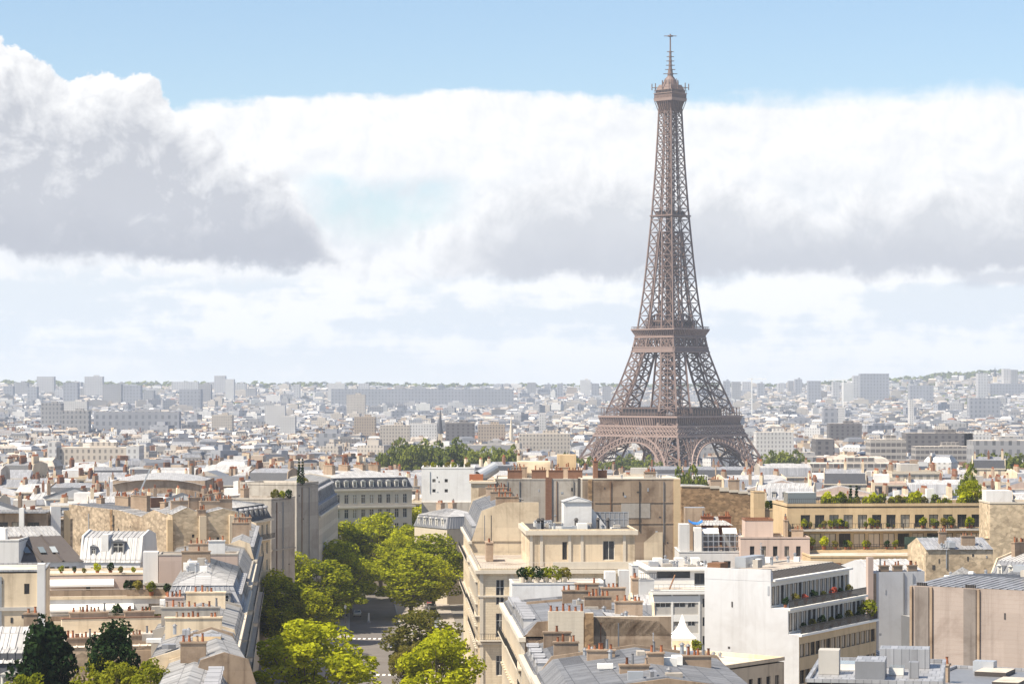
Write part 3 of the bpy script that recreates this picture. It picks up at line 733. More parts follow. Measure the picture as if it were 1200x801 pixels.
        pf.bar(F(-36, 35.6, 57.6), F(36, 35.6, 57.6), .3, IR, .3); pf.bar(F(-34.6, 34.4, 61.6), F(34.6, 34.4, 61.6), .6, IR, .5)
        for i in range(37):
            t = -35.5 + 71 * i / 36; pf.bar(F(t, 35.5, 56), F(t, 35.5, 57.6), .22, IR, caps=False)
        for i in range(25):
            t = -34.4 + 68.8 * i / 24; pf.bar(F(t, 34.4, 56), F(t, 34.4, 61.5), .3, IR, caps=False)
    for k in range(4):
        F = face(k); pf.poly([F(-35, 35, 54.95), F(35, 35, 54.95), F(14, 14, 54.95), F(-14, 14, 54.95)], 'towr'); pf.poly([F(-35.8, 35.8, 56.0), F(35.8, 35.8, 56.0), F(14, 14, 56.0), F(-14, 14, 56.0)], 'towr')
    plat = pf.build('first_platform', T)
    for k in range(4):
        F = face(k); mb = MB(); hw = 15.5
        A = [F(-hw, 33.2, 56.1), F(hw, 33.2, 56.1), F(hw, 23, 56.1), F(-hw, 23, 56.1)]; Bp = [(x, y, 61) for x, y, _ in A]
        for i in range(4): mb.poly([A[i], A[(i + 1) % 4], Bp[(i + 1) % 4], Bp[i]], 'towr_dark')
        mb.poly(Bp, 'towr')
        mb.build('pavilion', plat)
    sp = MB()
    for k in range(4):                                # second platform
        F = face(k)
        for a, b in ((100.5, 104.0), (110.6, 112.0)):
            h = th(a) + .7
            A = [F(-h, h, a), F(h, h, a), F(h - (b - a) * .28, h - (b - a) * .28, b), F(-h + (b - a) * .28, h - (b - a) * .28, b)]; sp.poly(A, 'towr')
            sp.poly([F(-h, h - 1.2, a), F(h, h - 1.2, a), F(h, h - 1.2, b), F(-h, h - 1.2, b)][::-1], 'towr')
            sp.bar(F(-h, h + .1, a), F(h, h + .1, a), .6, 'towr_pale', .5); sp.bar(F(-h + 1, h - .9, b), F(h - 1, h - .9, b), .6, 'towr_pale', .5)
        n = 12
        for i in range(n):
            h0, h1 = th(104) + .4, th(110.6) + .4; t0, t1 = -1 + 2 * i / n, -1 + 2 * (i + 1) / n
            sp.bar(F(t0 * h0, h0, 104), F(t1 * h1, h1, 110.6), .45, 'towr', caps=False); sp.bar(F(t1 * h0, h0, 104), F(t0 * h1, h1, 110.6), .45, 'towr', caps=False)
        h0, h1 = 17.2, 19.2
        sp.poly([F(-h0, h0, 112), F(h0, h0, 112), F(h1, h1, 116), F(-h1, h1, 116)], 'towr')
        for i in range(21):
            t = -1 + 2 * i / 20; sp.bar(F(t * h0, h0 + .2, 112), F(t * h1, h1 + .3, 116), .35, 'towr_pale', .8, caps=False)
        sp.bar(F(-19.7, 19.4, 116.4), F(19.7, 19.4, 116.4), .8, 'towr_pale', .9); sp.bar(F(-19.4, 19.2, 118.2), F(19.4, 19.2, 118.2), .3, 'towr', .3)
        for i in range(27):
            t = -19.2 + 38.4 * i / 26; sp.bar(F(t, 19.2, 116.5), F(t, 19.2, 118.2), .2, IR, caps=False)
        sp.poly([F(-19, 19, 116.9), F(19, 19, 116.9), F(0, 0, 116.9)], 'towr')
        # upper gallery with rounded arcades
        sp.bar(F(-13.5, 13.2, 122.2), F(13.5, 13.2, 122.2), .9, 'towr', .8)
        for i in range(13):
            t = -13 + 26 * i / 12; sp.bar(F(t, 13.2, 117), F(t, 13.2, 122), .4, IR, caps=False)
        for i in range(8):
            a0, a1 = math.pi * i / 8, math.pi * (i + 1) / 8
            sp.bar(F(-6.5 * math.cos(a0), 12, 122.5 + 5 * math.sin(a0)), F(-6.5 * math.cos(a1), 12, 122.5 + 5 * math.sin(a1)), .6, IR, caps=False)
            sp.bar(F(-6.5 * math.cos(a0), 12, 122.5 + 5 * math.sin(a0)), F(-6.5 * math.cos(a0), 12, 122.5), .35, IR, caps=False)
        sp.poly([F(-12, 12, 117), F(12, 12, 117), F(11, 11, 121.6), F(-11, 11, 121.6)], 'towr_dark')
    sp.build('second_platform', T)
    up = MB()                                         # tapering upper shaft
    zs = [117]
    while zs[-1] < 184: zs.append(zs[-1] + max(6.0, tsd(zs[-1]) * .88))
    for sx, sy in quads: lattice(up, legc(sx, sy), zs, .95, .42)
    z2 = [zs[-1]]
    while z2[-1] < 274: z2.append(min(276.5, z2[-1] + max(4.2, th(z2[-1]) * .86)))
    full = lambda z: [(th(z), th(z), z), (-th(z), th(z), z), (-th(z), -th(z), z), (th(z), -th(z), z)]
    for a, b in zip(z2, z2[1:]):
        A, B = full(a), full(b)
        for k in range(4):
            p, q, r, t = map(Vector, (A[k], A[(k + 1) % 4], B[(k + 1) % 4], B[k])); up.bar(p, t, .95, IR, caps=False)
            m0, m1 = (p + q) / 2, (t + r) / 2
            up.bar(m0, m1, .7, IR, caps=False); up.bar(t, r, .45, IR, caps=False)
            for u, v in ((p, m1), (m0, t), (m0, r), (q, m1)): up.bar(u, v, .42, IR, caps=False)
    up.build('upper_shaft', T)
    co = MB()                                         # lift core inside the shaft
    core = lambda z: [(1.9, 1.9, z), (-1.9, 1.9, z), (-1.9, -1.9, z), (1.9, -1.9, z)]
    lattice(co, core, [117 + 5 * i for i in range(33)], .6, .35)
    co.box(-1.1, 1.1, -1.1, 1.1, 117, 276, IR)
    co.build('lift_core', T)
    h = th(197) + 1.1; im = MB(); im.box(-h, h, -h, h, 195.6, 196.6, 'towr'); im.box(-h * .7, h * .7, -h * .7, h * .7, 196.6, 199.5, 'towr_dark')
    im.build('middle_platform', T)
    tp = MB()                                         # summit gallery
    for k in range(4):
        F = face(k)
        for i in range(9):
            t = -1 + 2 * i / 8; tp.bar(F(t * 5.5, 5.5, 268), F(t * 7.8, 7.8, 276.6), .45, IR, caps=False)
        tp.poly([F(-5.3, 5.3, 270), F(5.3, 5.3, 270), F(7.2, 7.2, 276.6), F(-7.2, 7.2, 276.6)], 'towr')
        tp.poly([F(-8.0, 8.0, 276.6), F(8.0, 8.0, 276.6), F(8.4, 8.4, 278.6), F(-8.4, 8.4, 278.6)], 'towr_pale')
        tp.poly([F(-7.9, 7.9, 278.6), F(7.9, 7.9, 278.6), F(7.9, 7.9, 281.6), F(-7.9, 7.9, 281.6)], 'towr')
        for i in range(13):
            t = -7.9 + 15.8 * i / 12; tp.bar(F(t, 8.0, 278.6), F(t, 8.0, 284), .22, IR, caps=False)
        tp.bar(F(-8.4, 8.2, 282), F(8.4, 8.2, 282), .5, 'towr_pale', .4); tp.bar(F(-8.1, 8.0, 284.3), F(8.1, 8.0, 284.3), .3, IR, .3)
        tp.poly([F(-8.4, 8.4, 278.6), F(8.4, 8.4, 278.6), F(0, 0, 278.6)], 'towr')
        tp.poly([F(-7.2, 7.2, 284.3), F(7.2, 7.2, 284.3), F(5.6, 5.6, 288.2), F(-5.6, 5.6, 288.2)], 'towr')
        tp.poly([F(-7.2, 7.2, 281.6), F(7.2, 7.2, 281.6), F(7.2, 7.2, 284.3), F(-7.2, 7.2, 284.3)], 'towr_dark')
        tp.poly([F(-5.6, 5.6, 288.2), F(5.6, 5.6, 288.2), F(0, 0, 288.2)], 'towr')
        tp.bar(F(-9.6, 8.6, 286.2), F(9.6, 8.6, 286.2), .35, IR); tp.bar(F(-9.6, 8.6, 284.5), F(-9.6, 8.6, 289), .5, IR); tp.bar(F(6, 8.6, 284.5), F(6, 8.6, 289.5), .5, IR)
        tp.bar(F(-1, 7.5, 285), F(-1, 7.5, 291), .5, IR)
    tp.cyl((0, 0), 5.2, 4.4, 288, 291.5, 'towr', 16); tp.cyl((0, 0), 4.3, 2.4, 291.5, 294.0, 'towr', 16)
    for i in range(12):
        a = i * math.pi / 6; tp.bar((5.6 * math.cos(a), 5.6 * math.sin(a), 288), (5.6 * math.cos(a), 5.6 * math.sin(a), 292.4 - (i % 3)), .3, IR)
    tp.build('summit_gallery', T)
    an = MB()
    an.cyl((0, 0), 2.1, 1.6, 294, 298.5, 'towr', 10); an.cyl((0, 0), 1.25, 1.0, 298.5, 306, 'towr', 10); an.cyl((0, 0), .95, .8, 306, 312, 'towr', 10); an.cyl((0, 0), .55, .42, 312, 324, 'towr', 8)
    for z, w in ((296, 5), (299, 3.6), (302, 3.2), (305, 2.8), (308, 2.6), (311.5, 2.4), (322.6, 4.4)):
        an.bar((-w * .7, -w * .7, z), (w * .7, w * .7, z), .5, IR); an.bar((-w * .7, w * .7, z), (w * .7, -w * .7, z), .5, IR)
        an.cyl((0, 0), w * .45, w * .45, z - .4, z + .4, IR, 8)
    an.build('antenna', T)
make_tower()

# ------------------------------------------------------------------ trees and plants
def leaf_cards(mb, c, r, n, size, m, rr, flat=.95):
    for _ in range(n):
        while True:
            v = Vector((rr.uniform(-1, 1), rr.uniform(-1, 1), rr.uniform(-1, 1)))
            if .15 < v.length < 1: break
        v = v.normalized() * (v.length ** .45)
        p = Vector(c) + Vector((v.x * r, v.y * r, v.z * r * flat))
        nrm = (v + Vector((rr.uniform(-1.1, 1.1), rr.uniform(-1.1, 1.1), rr.uniform(-.7, 1.0)))).normalized()
        a = nrm.orthogonal().normalized(); a.rotate(Matrix.Rotation(rr.random() * 6.28, 3, nrm)); b = nrm.cross(a)
        s = size * rr.uniform(.6, 1.3)
        mb.poly([p - a * s - b * s * .2, p - b * s * .75, p + a * s, p + b * s * .75], m)
def limb(mb, p, q, r0, r1, m, n=7):
    p = Vector(p); q = Vector(q); d = (q - p).normalized(); a = d.orthogonal().normalized(); b = d.cross(a); k = len(mb.v)
    for c, r in ((p, r0), (q, r1)):
        mb.v += [tuple(c + a * r * math.cos(6.2832 * i / n) + b * r * math.sin(6.2832 * i / n)) for i in range(n)]
    mb.f += [(k + i, k + (i + 1) % n, k + n + (i + 1) % n, k + n + i) for i in range(n)]; mb.mi += [mb.slot(m)] * n
def tree_meshes(seed, H, Wd, base, leaf, nclump, nleaf, lsize, cr, shape='round'):
    """trunk with limbs reaching to the clumps, crown of many leaf cards in uneven clumps"""
    rr = random.Random(seed); tr = MB(); cr_ = MB(); fork = (rr.uniform(-.4, .4), rr.uniform(-.4, .4), base * 1.05)
    limb(tr, (0, 0, -.3), (fork[0] * .5, fork[1] * .5, base * .5), .42, .33, 'bark'); limb(tr, (fork[0] * .5, fork[1] * .5, base * .5), fork, .33, .28, 'bark')
    ch = H - base; cl = []
    lob = [(rr.random() * 6.28, rr.uniform(.65, 1.12)) for _ in range(5)]
    for i in range(nclump):
        t = (i + .5) / nclump
        z = base + ch * (.06 + .92 * t)
        if shape == 'cone': rad = Wd * (1 - t) ** .7 * .95 + .3
        elif shape == 'column': rad = Wd * min(1, (1 - t) * 3) * .7 + .15
        else: rad = Wd * math.sqrt(max(.06, 1 - (2 * (t ** .85) - 1) ** 2))
        a = rr.random() * 6.28 if rr.random() < .5 else i * 2.4
        k = sum(w * max(0, math.cos(a - b)) ** 2 for b, w in lob) / 1.6 + .45
        rho = rad * min(1.12, k) * (rr.random() ** .38)
        cl.append((rho * math.cos(a), rho * math.sin(a), z + rr.uniform(-1.3, .9) * min(1, Wd / 5)))
    for j, c in enumerate(cl):
        r = cr * rr.uniform(.6, 1.25)
        leaf_cards(cr_, c, r, int(nleaf * rr.uniform(.6, 1.3)), lsize, leaf, rr)
        if j % 3 == 0:
            mid = Vector(fork).lerp(Vector(c), .5) + Vector((0, 0, -.4)); limb(tr, fork, mid, .16, .10, 'bark', 5); limb(tr, mid, c, .10, .03, 'bark', 5)
    return tr.mesh('trunk'), cr_.mesh('crown')
def tree(protos, x, y, z, label, s=1.0, sz=None, rz=None, name='plane_tree', cat='tree', group=None):
    t = thing(name, label, cat, (x, y, z), random.random() * 6.28 if rz is None else rz, group); t.scale = (s, s, sz or s)
    a, b = protos; put('trunk', a, t); put('crown', b, t); return t
# ------------------------------------------------------------------ avenue
xr = lambda Y: -6.8 - 0.0504 * (Y - 451)
xl = lambda Y: -32 - 0.0847 * (Y - 293)
def strip(name, fa, fb, y0, y1, dz, m, step=20, label=None):
    mb = MB(); ys = [y0]
    while ys[-1] < y1: ys.append(min(y1, ys[-1] + step))
    for a, b in zip(ys, ys[1:]):
        mb.poly([(fa(a), a, gz(a) + dz), (fb(a), a, gz(a) + dz), (fb(b), b, gz(b) + dz), (fa(b), b, gz(b) + dz)], m)
    o = mb.build(name); o['kind'] = 'structure'; return o
def kerb(fa, y0, y1, w, side):
    mb = MB(); ys = [y0]
    while ys[-1] < y1: ys.append(min(y1, ys[-1] + 20))
    for a, b in zip(ys, ys[1:]):
        for q0, q1, m in ((0, w, 'pavement'),):
            A = [(fa(a), a), (fa(a) + w * side, a), (fa(b) + w * side, b), (fa(b), b)]
            if side < 0: A = [A[1], A[0], A[3], A[2]]
            P = [(x, y, gz(y) + .13) for x, y in A]; mb.poly(P, 'pavement')
        e0, e1 = (fa(a), a), (fa(b), b)
        mb.poly([(e0[0], e0[1], gz(a)), (e1[0], e1[1], gz(b)), (e1[0], e1[1], gz(b) + .13), (e0[0], e0[1], gz(a) + .13)], 'kerb')
        mb.poly([(e0[0], e0[1], gz(a) + .134), (e1[0], e1[1], gz(b) + .134), (e1[0] + .3 * side, e1[1], gz(b) + .134), (e0[0] + .3 * side, e0[1], gz(a) + .134)], 'kerb')
    o = mb.build('pavement'); o['kind'] = 'structure'
rc = lambda Y: X(440, 544) - 0.062 * (Y - 544)         # carriageway centre line
rl = lambda Y: rc(Y) - 5.6
rr_ = lambda Y: rc(Y) + 5.6
strip('road', lambda Y: xl(Y) + 1 if Y < 480 else rc(Y) - 24, lambda Y: xr(Y) + .5, 200, 780, .02, 'asphalt')
kerb(rl, 330, 760, 8.0, -1); kerb(rr_, 330, 760, 7.6, 1)
kerb(lambda Y: xr(Y) - 3.2, 330, 760, 3.6, 1)
def zebra(Y, n, label):
    for i in range(1):
        mb = MB(); x0 = rl(Y) + .7; w = (rr_(Y) - rl(Y) - 1.4) / n
        for k in range(n):
            a = x0 + k * w; mb.box(a, a + w * .52, Y - 1.7, Y + 1.7, gz(Y) + .022, gz(Y) + .032, 'mark', bottom=False)
        o = mb.build('crossing_marking'); o['kind'] = 'structure'
zebra(539, 9, ''); zebra(462, 9, '')
# cars
CARM = {}
def car_paint(name, c):
    m, E, b, out = new_mat('car_paint_' + name); b.inputs['Base Color'].default_value = c + (1,); b.inputs['Roughness'].default_value = .25
    b.inputs['Coat Weight'].default_value = .6; MT['car_' + name] = m
for nme, c in (('black', (.012, .012, .014)), ('grey', (.16, .165, .17)), ('white', (.75, .75, .74)), ('red', (.25, .03, .025)), ('blue', (.03, .06, .14)), ('silver', (.42, .43, .44))): car_paint(nme, c)
def car_meshes(paint, van=False):
    key = ('car', paint, van)
    if key in _cache: return _cache[key]
    L, W = (4.9, 1.9) if van else (4.3, 1.76); p = 'car_' + paint
    if van: prof = [(0, .35), (0, 1.0), (.15, 1.15), (.75, 1.25), (1.35, 2.05), (4.7, 2.1), (4.85, 1.9), (4.9, .4)]
    else: prof = [(0, .32), (0, .66), (.12, .80), (1.0, .93), (1.75, 1.40), (3.2, 1.43), (3.95, .98), (4.2, .93), (4.3, .70), (4.3, .34)]
    b = MB(); hw = W / 2
    def ww(z): return hw if z < 1.0 else hw - (z - 1.0) * (.12 if van else .38)
    for s in (-1, 1):
        pts = [(s * ww(z), y, z) for y, z in prof]; b.poly(pts if s < 0 else pts[::-1], p)
    for (a, c), (d, e) in zip(prof, prof[1:] + prof[:1]): b.poly([(-ww(c), a, c), (ww(c), a, c), (ww(e), d, e), (-ww(e), d, e)], p)
    g = MB(); o = .012
    if van: gl = [(.80, 1.30), (1.32, 2.0)]; sides = [(1.0, 1.3), (1.45, 1.95), (2.2, 1.95), (2.2, 1.3)]; rear = None
    else: gl = [(1.05, .97), (1.70, 1.37)]; sides = [(1.25, .98), (1.82, 1.36), (3.15, 1.38), (3.7, .99)]; rear = [(3.25, 1.39), (3.88, 1.02)]
    for q in (gl, rear):
        if q:
            (a, c), (d, e) = q; n = Vector((0, -(e - c), d - a)).normalized() * o * (1 if True else -1)
            if n.z < 0: n = -n
            g.poly([(-ww(c) + .1, a + n.y, c + n.z), (ww(c) - .1, a + n.y, c + n.z), (ww(e) - .1, d + n.y, e + n.z), (-ww(e) + .1, d + n.y, e + n.z)], 'glass')
    for s in (-1, 1):
        pts = [(s * (ww(z) + o), y, z) for y, z in sides]; g.poly(pts, 'glass')
    wh = MB()
    k = len(wh.v); n = 14
    for x in (-.11, .11): wh.v += [(x, .32 * math.cos(6.2832 * i / n), .32 * math.sin(6.2832 * i / n)) for i in range(n)]
    wh.f += [(i, (i + 1) % n, n + (i + 1) % n, n + i) for i in range(n)] + [tuple(range(n))[::-1], tuple(range(n, 2 * n))]; wh.mi += [wh.slot('tyre')] * (n + 2)
    for x in (-.118, .118): wh.poly([(x, .19 * math.cos(6.2832 * i / 10), .19 * math.sin(6.2832 * i / 10)) for i in range(10)], 'duct')
    l = MB(); l.box(-.17, .17, -.03, .03, -.07, .07, 'white_paint'); tl = MB(); tl.box(-.14, .14, -.03, .03, -.08, .08, 'car_red')
    _cache[key] = (b.mesh('body'), g.mesh('windows'), wh.mesh('wheel'), l.mesh('headlight'), tl.mesh('tail_light'), L, W); return _cache[key]
def car(x, y, rz, paint, label, van=False, group='cars on the avenue'):
    b, g, w, l, tl, L, W = car_meshes(paint, van)
    t = thing('delivery_van' if van else 'parked_car', label, 'van' if van else 'car', (x, y, gz(y) + .025), rz, group)
    put('body', b, t); put('window_glass', g, t)
    for sx in (-1, 1):
        for yy in (.85, L - .85): put('wheel', w, t, (sx * (W / 2 - .09), yy, .32))
        put('headlight', l, t, (sx * (W / 2 - .3), 0, .68)); put('tail_light', tl, t, (sx * (W / 2 - .25), L, .8))
AV = math.atan(0.055)
car(X(461.5, 511), 511, AV, 'black', 'black car driving alone on the open carriageway between the tree rows')
pk = [(690, 'grey', 'grey parked car farthest up the kerb by the right facade', 0), (673, 'black', 'black parked car near the far end of the right kerb', 0), (660, 'white', 'white parked car between two black cars by the right facade', 0), (646, 'black', 'black parked car just behind the red one on the right kerb', 0), (634, 'red', 'small red car parked by the right facade', 0),
      (622, 'silver', 'silver car parked between a red and a blue car', 0), (611, 'blue', 'dark blue car parked by the right facade', 0), (600, 'white', 'white delivery van parked by the right facade', 1), (588, 'black', 'black car parked just below the white van', 0), (577, 'grey', 'grey car parked below the black car on the right kerb', 0), (564, 'silver', 'silver car parked beside the arched-window building, lowest of the kerb row', 0)]
for Y, p, lb, v in pk: car(xr(Y) - 4.3, Y, AV, p, lb, bool(v), 'cars parked along the right facade')
for Y, p, lb in ((600, 'white', 'white car on the far carriageway under the left trees'), (650, 'grey', 'grey car far up the carriageway under the trees')): car(rc(Y) - 3.8, Y, AV, p, lb)

# kiosk on the left pavement, bollard, lamps
k = thing('news_kiosk', 'brown kiosk with pale flat roof under the left trees', 'kiosk', (-43.5, 492, gz(492) + .03), R(5))
mb = MB(); mb.box(-2.6, 2.6, -1.6, 1.6, 0, 2.7, 'wood'); mb.build('body', k)
mb = MB(); mb.box(-3.1, 3.1, -2.1, 2.1, 2.702, 2.95, 'stone_trim'); mb.build('roof', k)
mb = MB(); mb.box(-1.9, 1.9, -1.66, -1.602, .9, 2.2, 'glass'); mb.build('hatch', k)
def lamp(x, y, label):
    t = thing('street_lamp', label, 'street lamp', (x, y, gz(y) + .13), 0, 'street lamps along the avenue')
    mb = MB(); mb.cyl((0, 0), .2, .12, 0, 1.0, 'iron', 8); mb.cyl((0, 0), .07, .05, 1.0, 6.5, 'iron', 8); mb.build('post', t)
    mb = MB(); mb.cyl((0, 0), .12, .28, 6.5, 7.1, 'glass_roof', 8); mb.cyl((0, 0), .32, .05, 7.1, 7.4, 'iron', 8); mb.build('lantern', t)
lamp(rl(600) - .8, 600, 'iron street lamp by the left kerb beyond the far crossing'); lamp(rl(536) - .8, 536, 'iron street lamp on the left kerb at the far crossing'); lamp(rr_(470) + .8, 470, 'iron street lamp on the right kerb at the near crossing')

t = thing('bollard', 'white post standing on the carriageway beyond the far crossing', 'bollard', (X(432, 583), 583, gz(583) + .02)); mb = MB(); mb.cyl((0, 0), .45, .4, 0, .35, 'kerb', 10); mb.cyl((0, 0), .22, .18, .352, 2.2, 'white_paint', 10); mb.build('post', t)
# plane trees of the avenue
PL = [tree_meshes(s, 19, 5.9, 4.4, 'leaf', 84, 150, .26, 1.5) for s in (11, 12, 13, 14)]
PD = [tree_meshes(s, 16, 5.2, 4.0, 'leaf_dull', 70, 130, .26, 1.4) for s in (21,)]
def trow(lst):
    for px, Y, py, pr, s, lab in lst:
        x = X(px, Y); g = gz(Y) + .1; H = Z(py, Y) - g
        hh = 19 if pr < 4 else 16
        tree((PL + PD)[pr], x, Y, g, lab, s * 1.16, H / hh * 1.02)
def ty(py, H=17): return min(690, 26.75 - 17 + H > 0 and (43.75 - H) / ((py - 455) / 2975 - 1 / 48))
trow([
 (362, ty(738), 738, 0, 1.30, 'nearest left plane tree, its bright crown cut by the bottom edge'),
 (376, ty(660), 660, 1, 1.35, 'broad left plane tree just above the nearest left crown'),
 (327, ty(676), 676, 2, 1.05, 'half shaded plane tree against the left facades above the kiosk'),
 (404, 650, 618, 3, 1.5, 'tall plane tree beside the blank grey party walls'),
 (446, 680, 608, 0, 1.42, 'plane tree in front of the slate-roofed building closing the avenue'),
 (358, 600, 640, 1, 1.05, 'shaded plane tree at the foot of the blank party walls'),
 (486, 715, 600, 2, 1.40, 'tallest plane tree at the far end of the avenue'),
 (518, 668, 618, 3, 1.20, 'plane tree touching the left edge of the corner building'),
 (482, ty(650), 650, 0, 1.42, 'large right plane tree above the far crossing'),
 (508, 625, 630, 1, 1.25, 'plane tree behind the large right plane tree, beside the parked cars'),
 (497, ty(722, 14), 722, 4, 1.05, 'small dull olive plane tree below the large right one'),
 (514, ty(748), 748, 2, 1.0, 'nearest right plane tree, its bright crown cut by the bottom edge'),
 (476, ty(760, 9), 760, 4, .42, 'small olive street tree leaning over the right kerb'),
 (425, 720, 614, 1, 1.25, 'plane tree behind the tall one beside the party walls'),
 (506, 735, 610, 0, 1.25, 'plane tree below the dormered zinc roof at the avenue end'),
 (463, 705, 612, 1, 1.4, 'broad plane tree in the middle of the far crown mass'),
 (470, 655, 628, 2, 1.15, 'plane tree over the carriageway above the large right one'),
 (338, 548, 652, 3, 1.15, 'plane tree between the kiosk side and the blank party walls'),
 (410, 612, 654, 3, .95, 'plane tree overhanging the left kerb beyond the white post'),
 (396, 590, 640, 0, 1.15, 'plane tree just above the broad left crown'),
 (350, 500, 690, 0, .95, 'plane tree in front of the shaded facades beside the broad left crown'),
])
# ------------------------------------------------------------------ near buildings
ROWS = Bld.rows
def zs(top, n, st=3.3): return [top - st * (i + 1) for i in range(n)]
def street_facade(b, L, depth, ztop, nz, side='front', n=None, st=3.3, wstyle='french', balc=(), rail='iron', h=2.2):
    n = n or int(L / 2.9)
    return ROWS(L, [ztop - st * (i + 1) + .5 for i in range(nz)], h, 1.15, n, wstyle, .8)

# --- right side of the avenue: corner building with attic block
b = Bld('cream stone corner building with an arched window and a terrace under its square attic', (xr(423), 423), (xr(423) + 26.6, 424.35), 37.5, gz(423), 'stone')
L = b.L
wl = ROWS(37.5, [20 - 3.7 * (i + 1) + .6 for i in range(5)], 2.4, 1.2, 11, 'french', 1)
wf = [(2.7, 4.1, 14.0, 18.2, 'shutter'), (2.7, 4.1, 8.6, 12.6, 'shutter'), (2.7, 4.1, 2.2, 5.6, 'shutter')] + ROWS(26.6, [16.2], 2.3, 1.2, 6, 'french', 7, .6)
b.vol(0, L, 0, 37.5, gz(423) - 3, 19.6, {'front': wf, 'left': wl})
b.cornice(0, L, 0, 37.5, 19.2, .6, .75, 'stone_trim', ('front', 'left')); b.cornice(0, L, 0, 37.5, 15.3, .3, .3, 'stone_trim', ('front', 'left'))
b.cornice(0, L, 0, 37.5, 7.4, .35, .35, 'stone_trim', ('front', 'left'))
b.balcony(0, L, 0, 37.5, 12.2, 'left', 1.0); b.balcony(0, L, 0, 37.5, 8.0, 'left', .8); b.balcony(0, 6.4, 0, 10, 8.2, 'front', 1.1, h=1.1)
for i in range(23):
    y = .6 + i * 1.62; b.w.box(-.5 if i % 2 else -.3, .02, y - .28, y + .28, -2, b.z(19.2), 'stone_trim' if i % 2 else 'stone')
for i in range(11):
    y = 2.2 + i * 3.25
    for z_ in (17.6, 13.9, 10.2, 6.5): b.w.box(-.75, -.02, y - .8, y + .8, b.z(z_), b.z(z_ + .22), 'stone_trim')
    b.block('window_shutter', -.42, -.02, y - .62, y - .5, 15.2, 17.5, 'solar'); b.block('window_shutter', -.42, -.02, y - .62, y - .5, 11.6, 13.8, 'solar')
for x in (.3, 5.4): b.w.box(x - .3, x + .3, -.2, .02, -2, b.z(19.2), 'stone_trim')
b.flat(0, L, 0, 37.5, 19.85, 'gravel', .25)
b.railing(.0, -.3, 12, -.3, 19.95, 'rail_white', 1.1, .45); b.railing(-.3, 37, -.3, .1, 19.95, 'rail_white', 1.0, .5)
b.block('parapet', 12.2, L, -.3, .15, 19.9, 21.1, 'stone_trim')
ax0, ax1, ay0, ay1 = 8.6, L, 7, 30
b.vol(ax0, ax1, ay0, ay1, 19.85, 25.4, {'front': [(5.7, 6.5, 21.0, 24.0, 'dark'), (12.6, 14.6, 20.9, 24.2, 'wide')], 'left': ROWS(23, [21.2], 2.6, 1.1, 5, 'dark', 2, 1)}, wall='plaster', skip=('back',))
for x in (8.75, 10.5, 15.3, 17.4, 24.6): b.w.box(x, x + .5, ay0 - .18, ay0 + .02, b.z(19.9), b.z(25.3), 'stone_trim')
b.cornice(ax0, ax1, ay0, ay1, 25.2, .75, .55, 'stone_trim', ('front', 'left', 'right')); b.flat(ax0, ax1, ay0, ay1, 25.95, 'bitumen', .22)
m_ = MB(); q = b.z(25.9)
m_.box(15.0, 19.8, 13, 19, q, q + 4.6, 'plaster_white')
m_.poly([(14.8, 12.7, q + 4.6), (17.4, 12.7, q + 5.4), (17.4, 19.3, q + 5.4), (14.8, 19.3, q + 4.6)], 'zinc_bright'); m_.poly([(17.4, 12.7, q + 5.4), (20, 12.7, q + 4.6), (20, 19.3, q + 4.6), (17.4, 19.3, q + 5.4)], 'zinc_bright'); m_.poly([(14.8, 12.75, q + 4.59), (20, 12.75, q + 4.59), (17.4, 12.75, q + 5.39)], 'plaster_white')
m_.poly([(19.8, 13.5, q), (22.6, 13.5, q), (19.8, 13.5, q + 3.6)], 'plaster_white')
b.part('lift_house', m_)
b.vents(9.5, 25, 8, 12.5, 25.95, 11, 5); b.vents(9.5, 14.5, 12, 24, 25.95, 8, 6)
for x in (10.5, 11.2, 17.0, 20.8, 22.4):
    mb = MB(); mb.cyl((0, 0), .28, .28, 0, 1.5, 'bitumen', 8); mb.cyl((0, 0), .45, .2, 1.5, 1.9, 'bitumen', 8); mb.build('flue', b.root, (x, 9.5 + (x % 3), b.z(25.95)))
mb = MB()
for i in range(9): mb.box(i * .82, i * .82 + .08, -.04, .04, 0, 2.6, 'duct')
for z_ in (0.1, 1.3, 2.5): mb.box(0, 6.64, -.03, .03, z_, z_ + .08, 'duct')
mb.poly([(.1, .02, .2), (6.5, .02, .2), (6.5, .02, 2.5), (.1, .02, 2.5)], 'solar')
mb.build('screen', b.root, (20.0, 18, b.z(25.95)))
b.chimney(2.5, 22, 1.2, 5, 19.9, 23, 7)
b.done()

# cream blank gable next along the street
b = Bld('building with a broad blank cream gable wall above the terrace of the corner building', (xr(509), 509), (xr(461.5), 461.5), 12.2, gz(480), 'plaster')
L = b.L
b.vol(0, L, 0, 12.2, gz(480) - 3, 22.2, {'front': ROWS(L, [22.2 - 3.6 * (i + 1) + .6 for i in range(5)], 2.3, 1.2, 14, 'french', 1)}, mats={'front': 'stone'})
b.cornice(0, L, 0, 12.2, 21.8, .5, .6, 'stone_trim'); b.balcony(0, L, 0, 12.2, 18.6, 'front', 1.0); b.balcony(0, L, 0, 12.2, 11.4, 'front', .9)
b.mansard(0, L, 0, 12.2, 22.25, 5.2, 1.9, 1.6, 'zinc', 'zinc', em='plaster')
b.dormers(0, L, 0, 12.2, 22.6, 10, w=1.5, h=2.3, ins=.1)
for x in (L - 1.0, L * .5, 3): b.chimney(x, 6.5, .8, 4.2, 27.5, 30.2, 6)
b.w.poly([(L + .16, 6.0, b.z(22.25)), (L + .16, 12.2, b.z(22.25)), (L + .16, 12.2, b.z(29.3)), (L + .16, 6.0, b.z(29.3))], 'plaster'); b.w.box(L - .5, L + .155, 6.0, 12.2, b.z(22.25), b.z(29.3), 'plaster')
